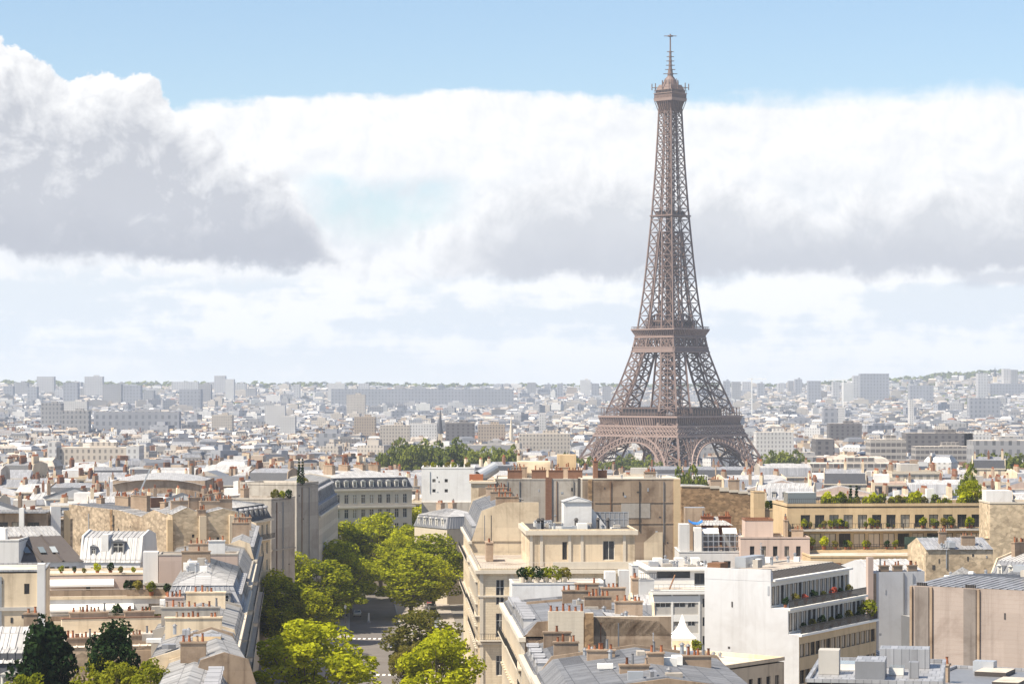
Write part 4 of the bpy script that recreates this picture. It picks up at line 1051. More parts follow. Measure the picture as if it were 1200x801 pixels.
b.skylight([(L - 7, 6.6, 30.2), (L - 1.2, 6.6, 30.2), (L - 1.2, 9.5, 29.6), (L - 7, 9.5, 29.6)])
b.marks(1, 11, 20.5, 27, 1, 2, 'right', 5); b.done()
# end pavilion with brown panel
b = Bld('narrow cream end pavilion with a brown panel and a big tilted round vent on top', (X(552, 512), 512), (X(580, 512), 512), 22, gz(520), 'plaster')
L = b.L
b.vol(0, L, 0, 22, gz(520) - 3, 31.2, {'left': ROWS(22, [16, 19.6, 23.2, 26.8], 2.2, 1.2, 6, 'french', 1)})
b.cornice(0, L, 0, 22, 30.9, .4, .35, 'stone_trim', ('front', 'left')); b.flat(0, L, 0, 22, 31.3, 'gravel', .2)
b.w.box(1.5, 3.6, -.06, .02, b.z(25.2), b.z(30), 'plaster_tan')
mb = MB(); mb.cyl((0, 0), 1.35, 1.2, 0, 4.2, 'duct', 16); o = mb.build('round_vent', b.root, (1.6, 6, b.z(32.0))); o.rotation_euler = (0, R(62), R(25))
mb = MB(); mb.box(-1.6, 1.2, -1, 1, 0, 1.4, 'terracotta'); mb.build('chimney', b.root, (1.2, 4, b.z(31.2)))
b.done()
# long grey party wall
b = Bld('long pale grey plastered party wall with a rusty brick flue, behind the cream gable', (X(580.5, 522), 522), (X(682, 522), 522), 20, gz(520), 'plaster_grey')
L = b.L
b.vol(0, L, 0, 20, gz(520) - 3, 31.2, {}); b.flat(0, L, 0, 20, 31.2, 'gravel_pale', .3)
b.w.box(10.3, 11.6, -.25, .02, b.z(14), b.z(31.8), 'brick_red'); b.w.box(L - .9, L - .1, -.3, .02, b.z(14), b.z(31.6), 'bitumen')
for x, n in ((4, 9), (9, 6), (12.5, 8), (16.5, 5)): b.chimney(x, 3 + x % 4, 3.0, .8, 31.2, 33.0, n, 'brick_red', rows=1)
for x, n in ((5, 7), (14, 6)): b.chimney(x, 12, 3.2, .8, 31.2, 33.4, n, 'chimney')
b.block('penthouse', 4.5, 11.5, 13, 19, 31.2, 34.6, 'plaster'); b.block('penthouse', 13.0, 17.0, 15, 19.5, 31.2, 36, 'plaster_yellow')
b.marks(1, L - 1, 18, 31, 2, 4, 'front', 10); b.done()
# tan stained party wall
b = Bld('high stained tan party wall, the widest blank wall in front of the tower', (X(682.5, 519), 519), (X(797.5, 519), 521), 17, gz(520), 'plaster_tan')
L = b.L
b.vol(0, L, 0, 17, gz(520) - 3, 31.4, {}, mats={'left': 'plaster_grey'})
b.w.box(L - 1.3, L + .1, -.15, .02, b.z(8), b.z(31.4), 'plaster_yellow'); b.w.box(1.2, 2.0, -.12, .02, b.z(12), b.z(31.4), 'brick')
for z_ in (22.3, 26.6): b.w.box(2.5, L - 1.4, -.1, .02, b.z(z_), b.z(z_ + .16), 'plaster_tan')
b.w.box(8.0, 14, -.07, .02, b.z(23.5), b.z(26.5), 'plaster_grey')
b.w.poly([(L - 7.5, -.2, b.z(15.0)), (L - 3.6, -.2, b.z(15.0)), (L - 3.6, -.2, b.z(20.6)), (L - 5, -.2, b.z(20.6)), (L - 7.5, -.2, b.z(18.5))], 'plaster')
b.flat(0, L, 0, 17, 31.4, 'gravel_pale', .25, 'stone_trim')
b.chimney(3.2, 4, .9, 1.4, 31.4, 35, 3, 'brick_red'); b.chimney(4.6, 5, 2.2, .8, 31.4, 33.0, 4, 'brick_red'); b.chimney(15, 7, 2.4, .8, 31.4, 32.6, 5); b.vents(8, 19, 5, 15, 31.4, 5, 9)
b.marks(2, L - 2, 16, 31, 3, 3, 'front', 10); b.done()

# --- near right row with the zinc roofs
def rowhouse(label, Y0, Y1, depth, eave, h1, h2, far_gable=None, **kw):
    b = Bld(label, (xr(Y1), Y1), (xr(Y0), Y0), depth, gz(Y0), kw.get('wall', 'plaster_tan'))
    L = b.L
    b.vol(0, L, 0, depth, gz(Y0) - 3, eave, {'front': ROWS(L, [eave - 3.5 * (i + 1) + .6 for i in range(6)], 2.3, 1.15, max(2, int(L / 2.7)), 'french', .6)}, mats={'front': 'stone'})
    b.cornice(0, L, 0, depth, eave - .35, .5, .75, 'stone_trim'); b.cornice(0, L, 0, depth, eave - 7.5, .3, .35, 'stone_trim')
    b.balcony(0, L, 0, depth, eave - 3.5, 'front', .95, inset=.1); b.balcony(0, L, 0, depth, eave - 14.0, 'front', .9, inset=.1)
    n = max(2, int(L / 2.7))
    for i in range(n + 1): b.w.box(.15 + (L - .5) * i / n, .5 + (L - .5) * i / n, -.4, .02, 0, b.z(eave - .4), 'stone_trim'); [b.w.box(.7 + (L - .5) * i / n, 2.0 + (L - .5) * i / n, -.6, .02, b.z(eave - q), b.z(eave - q + .2), 'stone') for q in (4.2, 7.7, 11.2) if i < n]
    b.mansard(0, L, 0, depth, eave + .2, h1, 1.5, h2, 'zinc', 'zinc', rib=.65, em=kw.get('wall', 'plaster_tan'))
    return b
b = rowhouse('stone street house with a white plastered rooftop box and row of planters on top', 314, 335, 17, 21.6, .9, .6)
L = b.L
b.vol(.3, 7.5, .6, 12.6, 21.8, 24.7, {'front': [(2.2, 3.0, 22.2, 24.2, 'dark')]}, wall='plaster_white'); b.flat(.3, 7.5, .6, 12.6, 24.75, 'gravel_pale', .2, 'plaster_white')
b.dormers(8, L, 0, 17, 21.8, 5, w=1.2, h=1.2, ins=.1, m0=.4, dep=1.0)
for x, y, n in ((8.2, 10.2, 5), (15, 13, 5)): b.chimney(x, y, .8, 3.0, 22.4, 24.8, n)
b.block('roof_cabin', 3.5, 5.5, 12.8, 14.2, 22, 26.2, 'plaster_white'); b.block('roof_cabin', 3.9, 5.8, 14.6, 15.9, 22, 26.4, 'plaster_white')
b.vents(8, 20, 6, 13, 23.0, 6, 3); b.done()
for i, (px, c, s_, cat_) in enumerate(((612, 'leaf_dark', .8, 'dark green'), (620, 'leaf', .9, 'leafy green'), (629, 'leaf_dark', 1.0, 'tall dark'), (640, 'leaf', .8, 'low green'), (650, 'leaf_lime', 1.1, 'large lime green'), (661, 'leaf_dull', .8, 'dull olive'))):
    t = thing('potted_shrub', cat_ + ' shrub in the row of planters on the white rooftop box', 'shrub', (X(px, 331), 331 + (i % 2) * .4, 24.75), 0, 'planters on the white rooftop box')
    mb = MB(); mb.cyl((0, 0), .35, .45, 0, .7, 'stone_trim', 10, 'soil'); mb.build('pot', t)
    mb = MB(); leaf_cards(mb, (0, 0, 1.3), .95 * s_, 170, .17, c, random.Random(i), .9); leaf_cards(mb, (.4, 0, .9), .6, 60, .15, c, random.Random(i + 50)); mb.build('foliage', t)
b = rowhouse('stone street house ending in a wide blank tan party wall with a pale flue', 287, 313.6, 16.6, 21.8, 1.3, .6)
L = b.L
b.dormers(0, L - 4, 0, 16.6, 22.0, 6, w=1.3, h=1.5, ins=.1, dep=1.2)
b.w.box(L - .4, L + .15, 4.9, 16.6, b.z(20), b.z(24.2), 'plaster_tan', 'stone_trim'); b.w.box(L + .16, L + .75, 2.6, 6.6, -2, b.z(24.9), 'stone_pale', 'stone_trim'); b.w.box(L + .16, L + .95, 6.7, 7.7, -2, b.z(24.7), 'brick', 'stone_trim')
for t in range(6): put('chimney_pot', pot_mesh(t % 3), b.root, (L + .45, 2.9 + t * .7, b.z(24.9)))
for x, y, n in ((3, 7.5, 6), (12, 9.5, 5), (19, 12.5, 5)): b.chimney(x, y, .8, 3.2, 23, 25.2, n)
b.skylight([(L - 8, 9.5, 23.9), (L - 3, 9.5, 23.9), (L - 3, 13.5, 23.5), (L - 8, 13.5, 23.5)], 'zinc_bright'); b.vents(2, L - 3, 7, 13, 23.5, 7, 12); b.marks(8, 16, 16, 23.5, 7, 2, 'right', 4); b.done()
b = rowhouse('narrow street house with low pale zinc roofs below the blank tan party wall', 263, 286.6, 6.4, 19.8, 1.2, .5)
L = b.L
for x, y, n, lx, ly in ((6, 3.2, 5, .8, 3.0), (17, 3.4, 4, .8, 2.6)): b.chimney(x, y, lx, ly, 20.8, 23.0, n)
b.dormers(0, L, 0, 6.4, 20.0, 4, w=1.2, h=1.3, ins=.1, dep=1.0); b.done()
b = Bld('low dark courtyard wing under the blank tan party wall', (X(678, 266), 266), (X(775, 266), 266), 18, 0, 'plaster_tan')
b.vol(0, b.L, 0, 18, -3, 17.2, {}); b.gable(0, b.L, 0, 18, 17.2, 1.4, 'zinc_dark', 'x'); b.chimney(2.4, 4.5, 4.2, .8, 17.4, 20.2, 8); b.vents(1, b.L - 1, 3, 15, 18.2, 5, 5); b.done()
b = rowhouse('nearest street house on the right, its zinc roof and pots cut by the bottom edge', 232, 262.6, 20, 20.2, 1.6, 1.2)
for x, y, n in ((6, 6, 6), (12, 15, 6), (20, 8, 5)): b.chimney(x, y, .85, 2.8, 21, 23.5, n)
b.vents(2, 28, 4, 16, 22.8, 12, 14); b.skylight([(8, 4.5, 22.3), (9.2, 4.5, 22.3), (9.2, 6.2, 22.6), (8, 6.2, 22.6)]); b.skylight([(14, 5, 22.35), (15.2, 5, 22.35), (15.2, 6.8, 22.7), (14, 6.8, 22.7)])
b.chimney(15.5, 10.5, 1.1, 1.6, 22, 24.2, 3); b.antenna(9, 11, 23, 2.6); b.done()
# tan rear wing right of the row
b = Bld('low grey-roofed rear wing with a white end wall, right of the blank tan party wall', (X(742, 318), 318), (X(766, 318), 318), 12, 0, 'plaster')
b.vol(0, b.L, 0, 12, -3, 21.0, {}); b.mansard(0, b.L, 0, 12, 21, 1.8, 1.5, .9, 'zinc_dark', 'zinc_bright'); b.w.box(.05, .9, -.4, .02, 0, b.z(19.2), 'plaster_white'); b.chimney(.6, 9, .8, 4, 22, 25.6, 7, rows=1); b.done()

# --- white office with setback floor
b = Bld('white office block with square dark windows and an empty terrace beside the blank white wall', (X(742, 400), 400), (X(842, 400), 401), 24, gz(400), 'plaster_white')
L = b.L; Yk = 400
def wx(px): return (px - 742) * Yk / FPX
wn = []
for z_ in (15.5, 12.55, 9.6, 6.65):
    for a, c in ((768, 786.5), (790, 804), (806.5, 815.5)): wn.append((wx(a), wx(c), z_, z_ + 1.55, 'wide'))
    wn.append((wx(824), wx(832), z_, z_ + 1.4, 'dark'))
b.vol(2.9, L, 0, 24, gz(400) - 3, 17.9, {'front': [(x0 - 2.9, x1 - 2.9, c, d, s) for x0, x1, c, d, s in wn]}, wall='concrete')
for x in (3.0, wx(788), wx(820)): b.w.box(x - .15, x + .15, -.12, .02, 0, b.z(17.8), 'white_paint')
for z_ in (17.45, 14.5, 11.55, 8.6): b.w.box(2.85, wx(820), -.10, .02, b.z(z_ - 1.2), b.z(z_ - .15), 'white_paint')
b.cornice(2.9, L, 0, 24, 17.6, .42, .5, 'white_paint')
b.vol(0, 2.9, -.4, 24, gz(400) - 3, 16.4, {}, wall='plaster_white'); b.flat(0, 2.9, -.4, 24, 16.45, 'gravel_pale', .2); b.vol(0, 1.0, 1.2, 6, 16.4, 22.0, {}, wall='plaster_white'); b.flat(0, 1, 1.2, 6, 22, 'gravel_pale', .1)
b.vol(1.05, 3.4, 0.6, 3.2, 16.5, 19.8, {'right': [(.8, 1.5, 17.6, 18.9, 'dark')]}, wall='plaster_white'); b.flat(1.05, 3.4, .6, 3.2, 19.8, 'gravel_pale', .1); b.railing(1.1, .65, 4.4, .65, 19.9, 'iron', 1.0)
b.flat(2.9, L, 0, 7, 18.1, 'gravel_pale', .1)
b.vol(3.5, L, 7, 24, 18.1, 21.0, {'front': [(1.2, wx(820) - 3.9, 19.6, 20.7, 'dark'), (wx(822) - 3.5, wx(836) - 3.5, 18.4, 20.4, 'dark')]}, wall='white_paint'); b.cornice(3.5, L, 7, 24, 20.8, .3, .5, 'white_paint', ('front', 'left')); b.flat(3.5, L, 7, 24, 21.1, 'gravel', .25, 'white_paint')
b.vents(4, L, 8, 22, 21.1, 12, 21); b.railing(3.2, .2, L - .2, .2, 18.25, 'duct', .9, .8)
for x in (5, 8.5, 11.2): b.block('roof_box', x, x + 1.4, 13, 15, 21.1, 22.4, 'white_paint')
mb = MB(); mb.bar((6.2, 3.0, b.z(18.2)), (7.4, 5.5, b.z(20.2)), .18, 'wood'); b.part('ramp_pole', mb)
b.done()

# --- terraced building with the big blank white wall
b = Bld('stepped terrace building with a big blank white side wall and long bands of windows', (37.3, 330), (50.6, 352.8), 13.6, gz(330), 'plaster_cool')
L = b.L; D = 13.6; pf = 'plaster_white'
def band(L, z0, h, n, style): return [(.25 + (L - .5) * i / n + .06, .25 + (L - .5) * (i + 1) / n - .06, z0, z0 + h, style) for i in range(n)]
side = {'left': 'plaster_cool', 'back': 'plaster_cool', 'right': 'plaster_cool'}
lower = []
for z_ in (16.0, 12.6, 9.2, 5.8): lower += band(L, z_ - 1.0, 1.75, 15, 'curtain')
b.vol(0, L, 0, D, gz(330) - 3, 18.0, {'front': lower}, wall='plaster_yellow', mats=side)
b.vol(0, L, 1.55, D, 18.0, 21.3, {'front': band(L, 18.3, 2.4, 17, 'curtain')}, wall='frame', mats=side)
b.vol(0, L, 4.0, D, 21.3, 24.8, {'front': band(L, 21.6, 2.5, 18, 'curtain')}, wall='frame', mats=side)
b.w.box(-.02, .3, 4.0, D, b.z(24.8), b.z(26.3), 'plaster_cool'); b.w.box(.3, .6, 4, 6.9, b.z(24.8), b.z(26.0), 'plaster_cool')
b.block('terrace_slab', .02, L + .2, -.35, 1.5, 17.75, 18.02, 'white_paint'); b.block('terrace_slab', .02, L + .2, 1.25, 3.95, 21.05, 21.32, 'white_paint'); b.block('roof_edge', .32, L + .2, 3.5, 4.3, 24.75, 25.0, 'white_paint')
b.railing(.1, -.2, L, -.2, 18.05, 'iron', 1.05, .16); b.railing(.1, 1.45, L, 1.45, 21.35, 'iron', 1.05, .16)
mb = MB(); mb.slope((.35, 4.4, b.z(25.0)), (L, 4.4, b.z(25.0)), (L, 6.5, b.z(25.7)), (.35, 6.5, b.z(25.7)), 'bitumen', .9); b.part('awning_roof', mb)
b.flat(.3, L, 6.5, D, 25.6, 'gravel', .15, 'concrete')
b.block('roof_duct', 3, 9, 9, 10.6, 26.2, 27.6, 'duct'); b.block('roof_duct', .2, 2.6, 11.4, 13.3, 26.2, 26.9, 'wood'); b.vents(3, L - 1, 7, 13, 26.2, 9, 31)
mb = MB(); mb.box(-.05, .02, 4.2, 4.45, b.z(23), b.z(24.2), 'duct'); b.part('wall_pipe', mb)
b.antenna(10, 10, 26.2, 3); b.marks(1, D - 1, 8, 23, 4, 0, 'left', 4); b.done()
ux, uy = math.cos(b.rz), math.sin(b.rz)
def loc_of(b, x, y): return (b.P0[0] + x * math.cos(b.rz) - y * math.sin(b.rz), b.P0[1] + x * math.sin(b.rz) + y * math.cos(b.rz))
SHR = {}
def shrub_mesh(kind):
    if kind in SHR: return SHR[kind]
    rr = random.Random(hash(kind) % 1000 if False else len(SHR) + 3); mb = MB()
    leaf_cards(mb, (0, 0, .55), .5, 150, .13, kind, rr, 1.0); leaf_cards(mb, (.22, .1, .85), .32, 70, .12, kind, rr, 1.0); limb(mb, (0, 0, 0), (.1, .05, .6), .05, .02, 'bark', 5)
    SHR[kind] = mb.mesh('foliage'); return SHR[kind]
POTM = None
def shrub(x, y, z, kind, s, label, group, pot=True, sz=1.0):
    global POTM
    if POTM is None:
        mb = MB(); mb.cyl((0, 0), .2, .28, 0, .42, 'terracotta', 10, 'soil'); POTM = mb.mesh('pot')
    t = thing('potted_plant' if pot else 'shrub', label, 'plant', (x, y, z), random.random() * 6, group); t.scale = (s, s, s * sz)
    if pot: put('pot', POTM, t)
    put('foliage', shrub_mesh(kind), t, (0, 0, .35 if pot else 0))
    return t
for i, t in enumerate((3, 6.2, 9, 12.5, 15, 18.5, 21.5)): shrub(*loc_of(b, t, .7), 18.05, ('leaf_dark', 'leaf_dull')[i % 2], .9 + .15 * (i % 3), 'small dark plant on the lower terrace of the stepped building', 'plants on the lower stepped terrace')
for i, t in enumerate((1.5, 5, 8, 11, 14, 17.4, 20, 23)): shrub(*loc_of(b, t, 2.6), 21.35, ('leaf_dark', 'leaf_dull', 'flower_red')[i % 3], .9 + .2 * (i % 2), 'small potted plant on the upper terrace of the stepped building', 'plants on the upper stepped terrace')
shrub(*loc_of(b, 24.2, .4), 18.4, 'leaf_lime', 2.6, 'round lime green bush at the far end of the lower stepped terrace', 'plants on the lower stepped terrace', False, .8)
# low cream building under the white wall
b = Bld('low cream building with a flat tan roof below the big blank white wall', (X(822, 300), 304), (X(938, 300), 318), 12, gz(300), 'plaster')
b.vol(0, b.L, 0, 12, -3, 15.8, {'front': ROWS(b.L, [12.6, 9.3], 1.7, .9, 7, 'dark', 4.2, .6)}, mats={'left': 'plaster_white'}); b.flat(0, b.L, 0, 12, 16.0, 'gravel_pale', .45); b.vents(2, b.L - 1, 6, 11, 16, 7, 41)
b.chimney(6.0, 8.5, 2.2, .7, 16, 17.4, 4); b.done()
# tent terrace
b = Bld('cream terrace building carrying a small white peaked tent', (X(764, 345), 345), (X(829, 345), 345.6), 14, gz(345), 'plaster_yellow')
b.vol(0, b.L, 0, 14, -3, 13.3, {'front': [(2.4, 3.9, 9.4, 12.0, 'french'), (5.2, 6.3, 9.6, 11.6, 'dark')]}); b.flat(0, b.L, 0, 14, 13.5, 'gravel_pale', .9, 'plaster'); b.cornice(0, b.L, 0, 14, 13.1, .3, .3); b.done()
t = thing('tent', 'small white peaked tent with open sides on the cream terrace', 'tent', (X(799.5, 350), 350, 13.52))
mb = MB(); q = 1.75; N = 5
prof = [(1, 2.3), (.62, 2.9), (.32, 3.7), (.12, 4.8), (.03, 5.4)]
for (a, z0), (c, z1) in zip(prof, prof[1:]):
    for k in range(4):
        r0, r1 = a * q * 1.05 * math.sqrt(2), c * q * 1.05 * math.sqrt(2); A = math.pi / 4 + k * math.pi / 2; B = A + math.pi / 2
        mb.poly([(r0 * math.cos(A), r0 * math.sin(A), z0), (r0 * math.cos(B), r0 * math.sin(B), z0), (r1 * math.cos(B), r1 * math.sin(B), z1), (r1 * math.cos(A), r1 * math.sin(A), z1)], 'canvas')
for k in range(4):
    A = math.pi / 4 + k * math.pi / 2; B = A + math.pi / 2; r = q * 1.05 * math.sqrt(2)
    mb.poly([(r * math.cos(A), r * math.sin(A), 1.95), (r * math.cos(B), r * math.sin(B), 1.95), (r * math.cos(B), r * math.sin(B), 2.3), (r * math.cos(A), r * math.sin(A), 2.3)], 'canvas')
mb.build('canopy', t)
for sx in (-1, 1):
    for sy in (-1, 1):
        m2 = MB(); m2.box(-.16, .16, -.16, .16, 0, 2.2, 'canvas'); m2.build('leg', t, (sx * q * .95, sy * q * .95, 0))
for i, (px, kd, s_, lb) in enumerate(((776, 'leaf_dark', 1.3, 'dark bushy plant left of the white tent'), (783, 'leaf_dull', 1.0, 'dull green plant just left of the white tent'), (817, 'leaf_lime', 1.5, 'yellow-green palm-like plant right of the white tent'), (824, 'leaf', 1.1, 'small green plant at the right end of the tent terrace'))): shrub(X(px, 346.5), 346.5, 13.52, kd, s_, lb, 'plants around the tent')
# white pale party wall behind
b = Bld('bluish white blank party wall behind the mauve wall, with a ragged pot-lined top', (X(1023, 385), 385), (X(1086, 385), 387), 14, gz(385), 'plaster_cool')
b.vol(0, b.L, 0, 14, -4, 22.2, {}); b.gable(0, b.L, .5, 14, 22.2, 1.4, 'zinc_bright', 'x', .1); b.w.box(-.9, -.05, -.3, .6, -2, b.z(24.5), 'plaster_pink'); b.w.box(0, .5, -.1, .02, -2, b.z(22), 'plaster_tan')
for x in (2, 4.2, 6.6): b.chimney(x, .6, 1.5, .5, 22.2, 23, 3)
b.block('hatch_house', 4.6, 7.0, -3.2, -.1, 9, 15.6, 'zinc_dark', 'zinc_bright'); b.marks(1, b.L - 1, 10, 22, 5, 2, 'front', 5); b.done()
b = Bld('low dark-walled house with a pale zinc roof in the gap beside the mauve wall', (X(1021, 350), 350), (X(1066, 350), 356), 12, gz(350), 'bitumen')
b.vol(0, b.L, 0, 12, -3, 11.5, {}); b.gable(0, b.L, 0, 12, 11.5, 2.2, 'zinc_bright', 'x', .3); b.chimney(1.4, 4, .8, 1.2, 12, 15, 2); b.chimney(3.6, 2.5, .9, .9, 12, 15.5, 2); b.done()
# mauve wall
b = Bld('tall dull mauve party wall with two soot-streaked flues at the right edge', (X(1067, 292), 292), (X(1250, 292), 280), 22, gz(290), 'plaster_mauve')
L = b.L
b.vol(0, L, 0, 22, -3, 27.4, {}); b.gable(0, L, .4, 22, 27.4, .5, 'zinc', 'x', .1)
for x0, x1 in ((.6, 2.3), (6.6, 8.1)):
    b.w.box(x0, x1, -.14, .02, b.z(17.5), b.z(27.3), 'soot'); [b.block('flue_cap', x0 + .1 + k * .26, x0 + .26 + k * .26, .1, .4, 27.3, 27.75, 'bitumen') for k in range(5)]
for x in (0, 2.5, 8.3): b.w.box(x, x + .28, -.26, .02, -2, b.z(27.3), 'plaster_tan')
b.w.box(-1.1, -.02, .1, 5, -2, b.z(20), 'plaster_tan'); b.vents(4, 16, 4, 18, 28.2, 6, 51); b.marks(3, L - 1, 14, 27, 6, 2, 'front', 8); b.done()
# bottom right flat roofs
b = Bld('flat grey roofs with box ducts at the bottom right edge', (X(935, 212), 206), (X(1085, 212), 204), 17, 0, 'concrete')
L = b.L
b.vol(0, L, 0, 17, -3, 26.0, {}); b.flat(0, L, 0, 17, 26.2, 'zinc', .3, 'zinc')
b.block('roof_duct', .6, 2.3, 6, 8, 26.2, 28.2, 'concrete'); b.block('roof_duct', 3.8, 6.2, 2.5, 7, 26.2, 27.7, 'zinc_dark', 'zinc'); b.block('roof_duct', 5.4, 9.6, 12, 15, 26.2, 27.8, 'zinc', 'zinc'); b.block('roof_duct', 8.1, 8.9, 4.5, 5.6, 26.2, 27.5, 'zinc'); b.block('skylight', 2.0, 3.6, 9.5, 12.5, 26.2, 26.7, 'white_paint', 'glass_roof'); b.block('skylight', 6.4, 7.6, 6.5, 9, 26.2, 26.8, 'white_paint', 'glass_roof')
b.done()
b = Bld('small flat-roofed house with pale skylights and a glazed end in the bottom right corner', (X(1068, 236), 234), (X(1182, 236), 230), 15, 0, 'plaster_white')
L = b.L
b.vol(0, L, 0, 15, -3, 22.6, {'front': [(L - 2.9, L - .4, 20.2, 22.2, 'curtain'), (L - 2.9, L - .4, 17.2, 19.2, 'curtain')], 'right': ROWS(15, [20.2], 1.8, 1.2, 4, 'curtain')}, mats={'right': 'plaster_yellow'}); b.flat(0, L, 0, 15, 22.8, 'zinc_dark', .25, 'zinc')
b.block('skylight', 3.4, 6.4, 9, 13, 22.8, 23.2, 'frame_dark', 'gravel_pale'); b.block('skylight', L - 2.8, L - .4, .4, 5, 22.9, 23.3, 'frame_dark', 'gravel_pale'); b.chimney(2.3, 2.2, .7, .7, 21, 24.4, 1); b.block('roof_box', 2.4, 4.4, 12.5, 14, 22.8, 23.8, 'duct'); b.done()

# --- long terrace building (right middle)
b = Bld('long yellow building with two planted balcony floors and a roof garden', (X(925, 450), 450), (X(1166, 450), 453), 16, gz(450), 'plaster_yellow')
L = b.L
f1 = ROWS(L, [25.2], 2.3, 1.7, 13, 'dark', 2, 1); f0 = ROWS(L, [21.8], 2.4, 2.1, 13, 'curtain', 1, 1)
b.vol(0, L, 2.0, 16, 25.0, 28.8, {'front': f1}, wall='plaster_yellow'); b.vol(0, L, 1.6, 16, 21.4, 25.0, {'front': f0}, wall='plaster_yellow')
b.vol(0, L, 0, 16, gz(450) - 4, 21.4, {'front': ROWS(L, [18.2, 15, 11.8], 2.2, 1.3, 13, 'dark', 1)})
b.flat(0, L, 1.95, 16, 29.0, 'gravel', .5, 'plaster_yellow')
b.block('terrace_slab', 0, L + .2, .2, 1.95, 24.7, 25.02, 'concrete'); b.block('terrace_slab', -.2, L + .2, -1.2, 1.55, 21.0, 21.42, 'plaster_yellow')
b.railing(.4, .35, L, .35, 25.05, 'iron', 1.0, .5); b.railing(.4, -1.1, L, -1.1, 21.45, 'iron', 1.0, .5)
for i in range(18): b.w.box(.6 + i * 2.0, .75 + i * 2.0, .32, .42, b.z(25.05), b.z(26.05), 'iron')
b.block('screen', 20.5, 29.0, -1.0, -.9, 21.5, 23.7, 'green_panel')
b.block('greenhouse', .5, 5.6, 4, 8, 29.05, 31.4, 'glass_roof', 'white_paint'); b.block('chimney', 26.0, 27.4, 5, 6, 29.0, 32.0, 'white_paint'); b.block('chimney', 21, 22, 9, 10, 29, 31.5, 'white_paint')
b.railing(.1, 2.1, L, 2.1, 29.5, 'iron', .9, .35)
b.done(); LT = b
rr = random.Random(5)
for i in range(44):
    t = 5.9 + rr.random() * 28
    kd = rr.choice(['leaf', 'leaf_dull', 'leaf', 'leaf_lime', 'leaf_far']); s_ = rr.uniform(.7, 2.3)
    shrub(*loc_of(b, t, 2.8 + 2.2 * rr.random()), 29.0, kd, s_, 'green shrub in the roof garden hedge of the long yellow building', 'roof garden of the long yellow building', False)
for i in range(2):
    t = thing('cypress', 'slim dark cypress in the roof garden, the ' + ('left' if i == 0 else 'right') + ' one of the pair', 'tree', (*loc_of(b, 12.0 + 1.1 * i, 4.5), 29.0), 0, 'pair of roof cypresses')
    mb = MB()
    for k in range(7): leaf_cards(mb, (0, 0, .5 + k * .5), .45 * (1 - k / 9), 50, .14, 'leaf_dark', rr)
    mb.build('crown', t); mb = MB(); limb(mb, (0, 0, 0), (0, 0, 2), .07, .04, 'bark', 5); mb.build('trunk', t)
for i in range(26):
    t = 1 + rr.random() * 34; shrub(*loc_of(b, t, .7 + rr.random() * .6), 25.03, rr.choice(['leaf_dark', 'leaf_dull', 'leaf', 'leaf_far']), rr.uniform(.5, 1.5), 'small plant on the upper balcony floor of the long yellow building', 'plants on the upper yellow balcony')
for i, t in enumerate((3.8, 6.2, 8.2, 10.1, 10.8, 13.5, 14.1, 17.5, 19, 30.2, 31, 31.6, 33.8)): shrub(*loc_of(b, t, -.3), 21.45, ['leaf_lime', 'leaf', 'leaf_dull', 'leaf_dark'][i % 4], 1.6 if i < 2 else 1.1, 'plant on the lower balcony floor of the long yellow building', 'plants on the lower yellow balcony')
tree(([None, None] and PL[1]), *loc_of(b, 35.2, 9), 25.0, 'bright green rooftop tree at the right end of the roof garden', .42)
# projecting lower block and its left neighbour
b = Bld('ochre flats with recessed loggias stepping out below the planted balconies', (X(950, 436), 436), (X(1092, 436), 437), 13, gz(436), 'plaster_yellow')
L = b.L
b.vol(0, L, 0, 13, gz(436) - 4, 20.9, {'front': ROWS(L, [17.6, 14.4, 11.2, 8.0], 2.3, 1.9, 6, 'dark', .8)}); b.flat(0, L, 0, 13, 21.0, 'gravel_pale', .3)
for z_ in (17.4, 14.2, 11): b.balcony(0, L, 0, 13, z_, 'front', .9, 'plaster_yellow', inset=1.0)
for i in range(3): b.block('loggia_blind', 3.2 + i * 3.2, 5.2 + i * 3.2, -.02, .08, 18.6, 20.1, 'wood')
b.done()
b = Bld('pale pink flats with small paired windows between the scaffolding and the ochre flats', (X(868, 445), 445), (X(949, 445), 445), 12, gz(445), 'plaster_pink')
L = b.L
b.vol(0, L, 0, 12, gz(445) - 4, 23.6, {'front': ROWS(L, [20.6, 17.4], 1.8, .8, 5, 'dark', 1)}); b.flat(0, L, 0, 12, 23.7, 'gravel_pale', .3); b.cornice(0, L, 0, 12, 19.7, .3, .3)
b.vol(1.2, 6.2, 5, 11, 23.7, 26.6, {}, wall='plaster_pink'); b.flat(1.2, 6.2, 5, 11, 26.6, 'tile', .3, 'tile'); b.chimney(8.5, 6, .6, 2.4, 23.7, 26.6, 4); b.chimney(10.4, 4, 2, .7, 23.7, 25, 4); b.done()
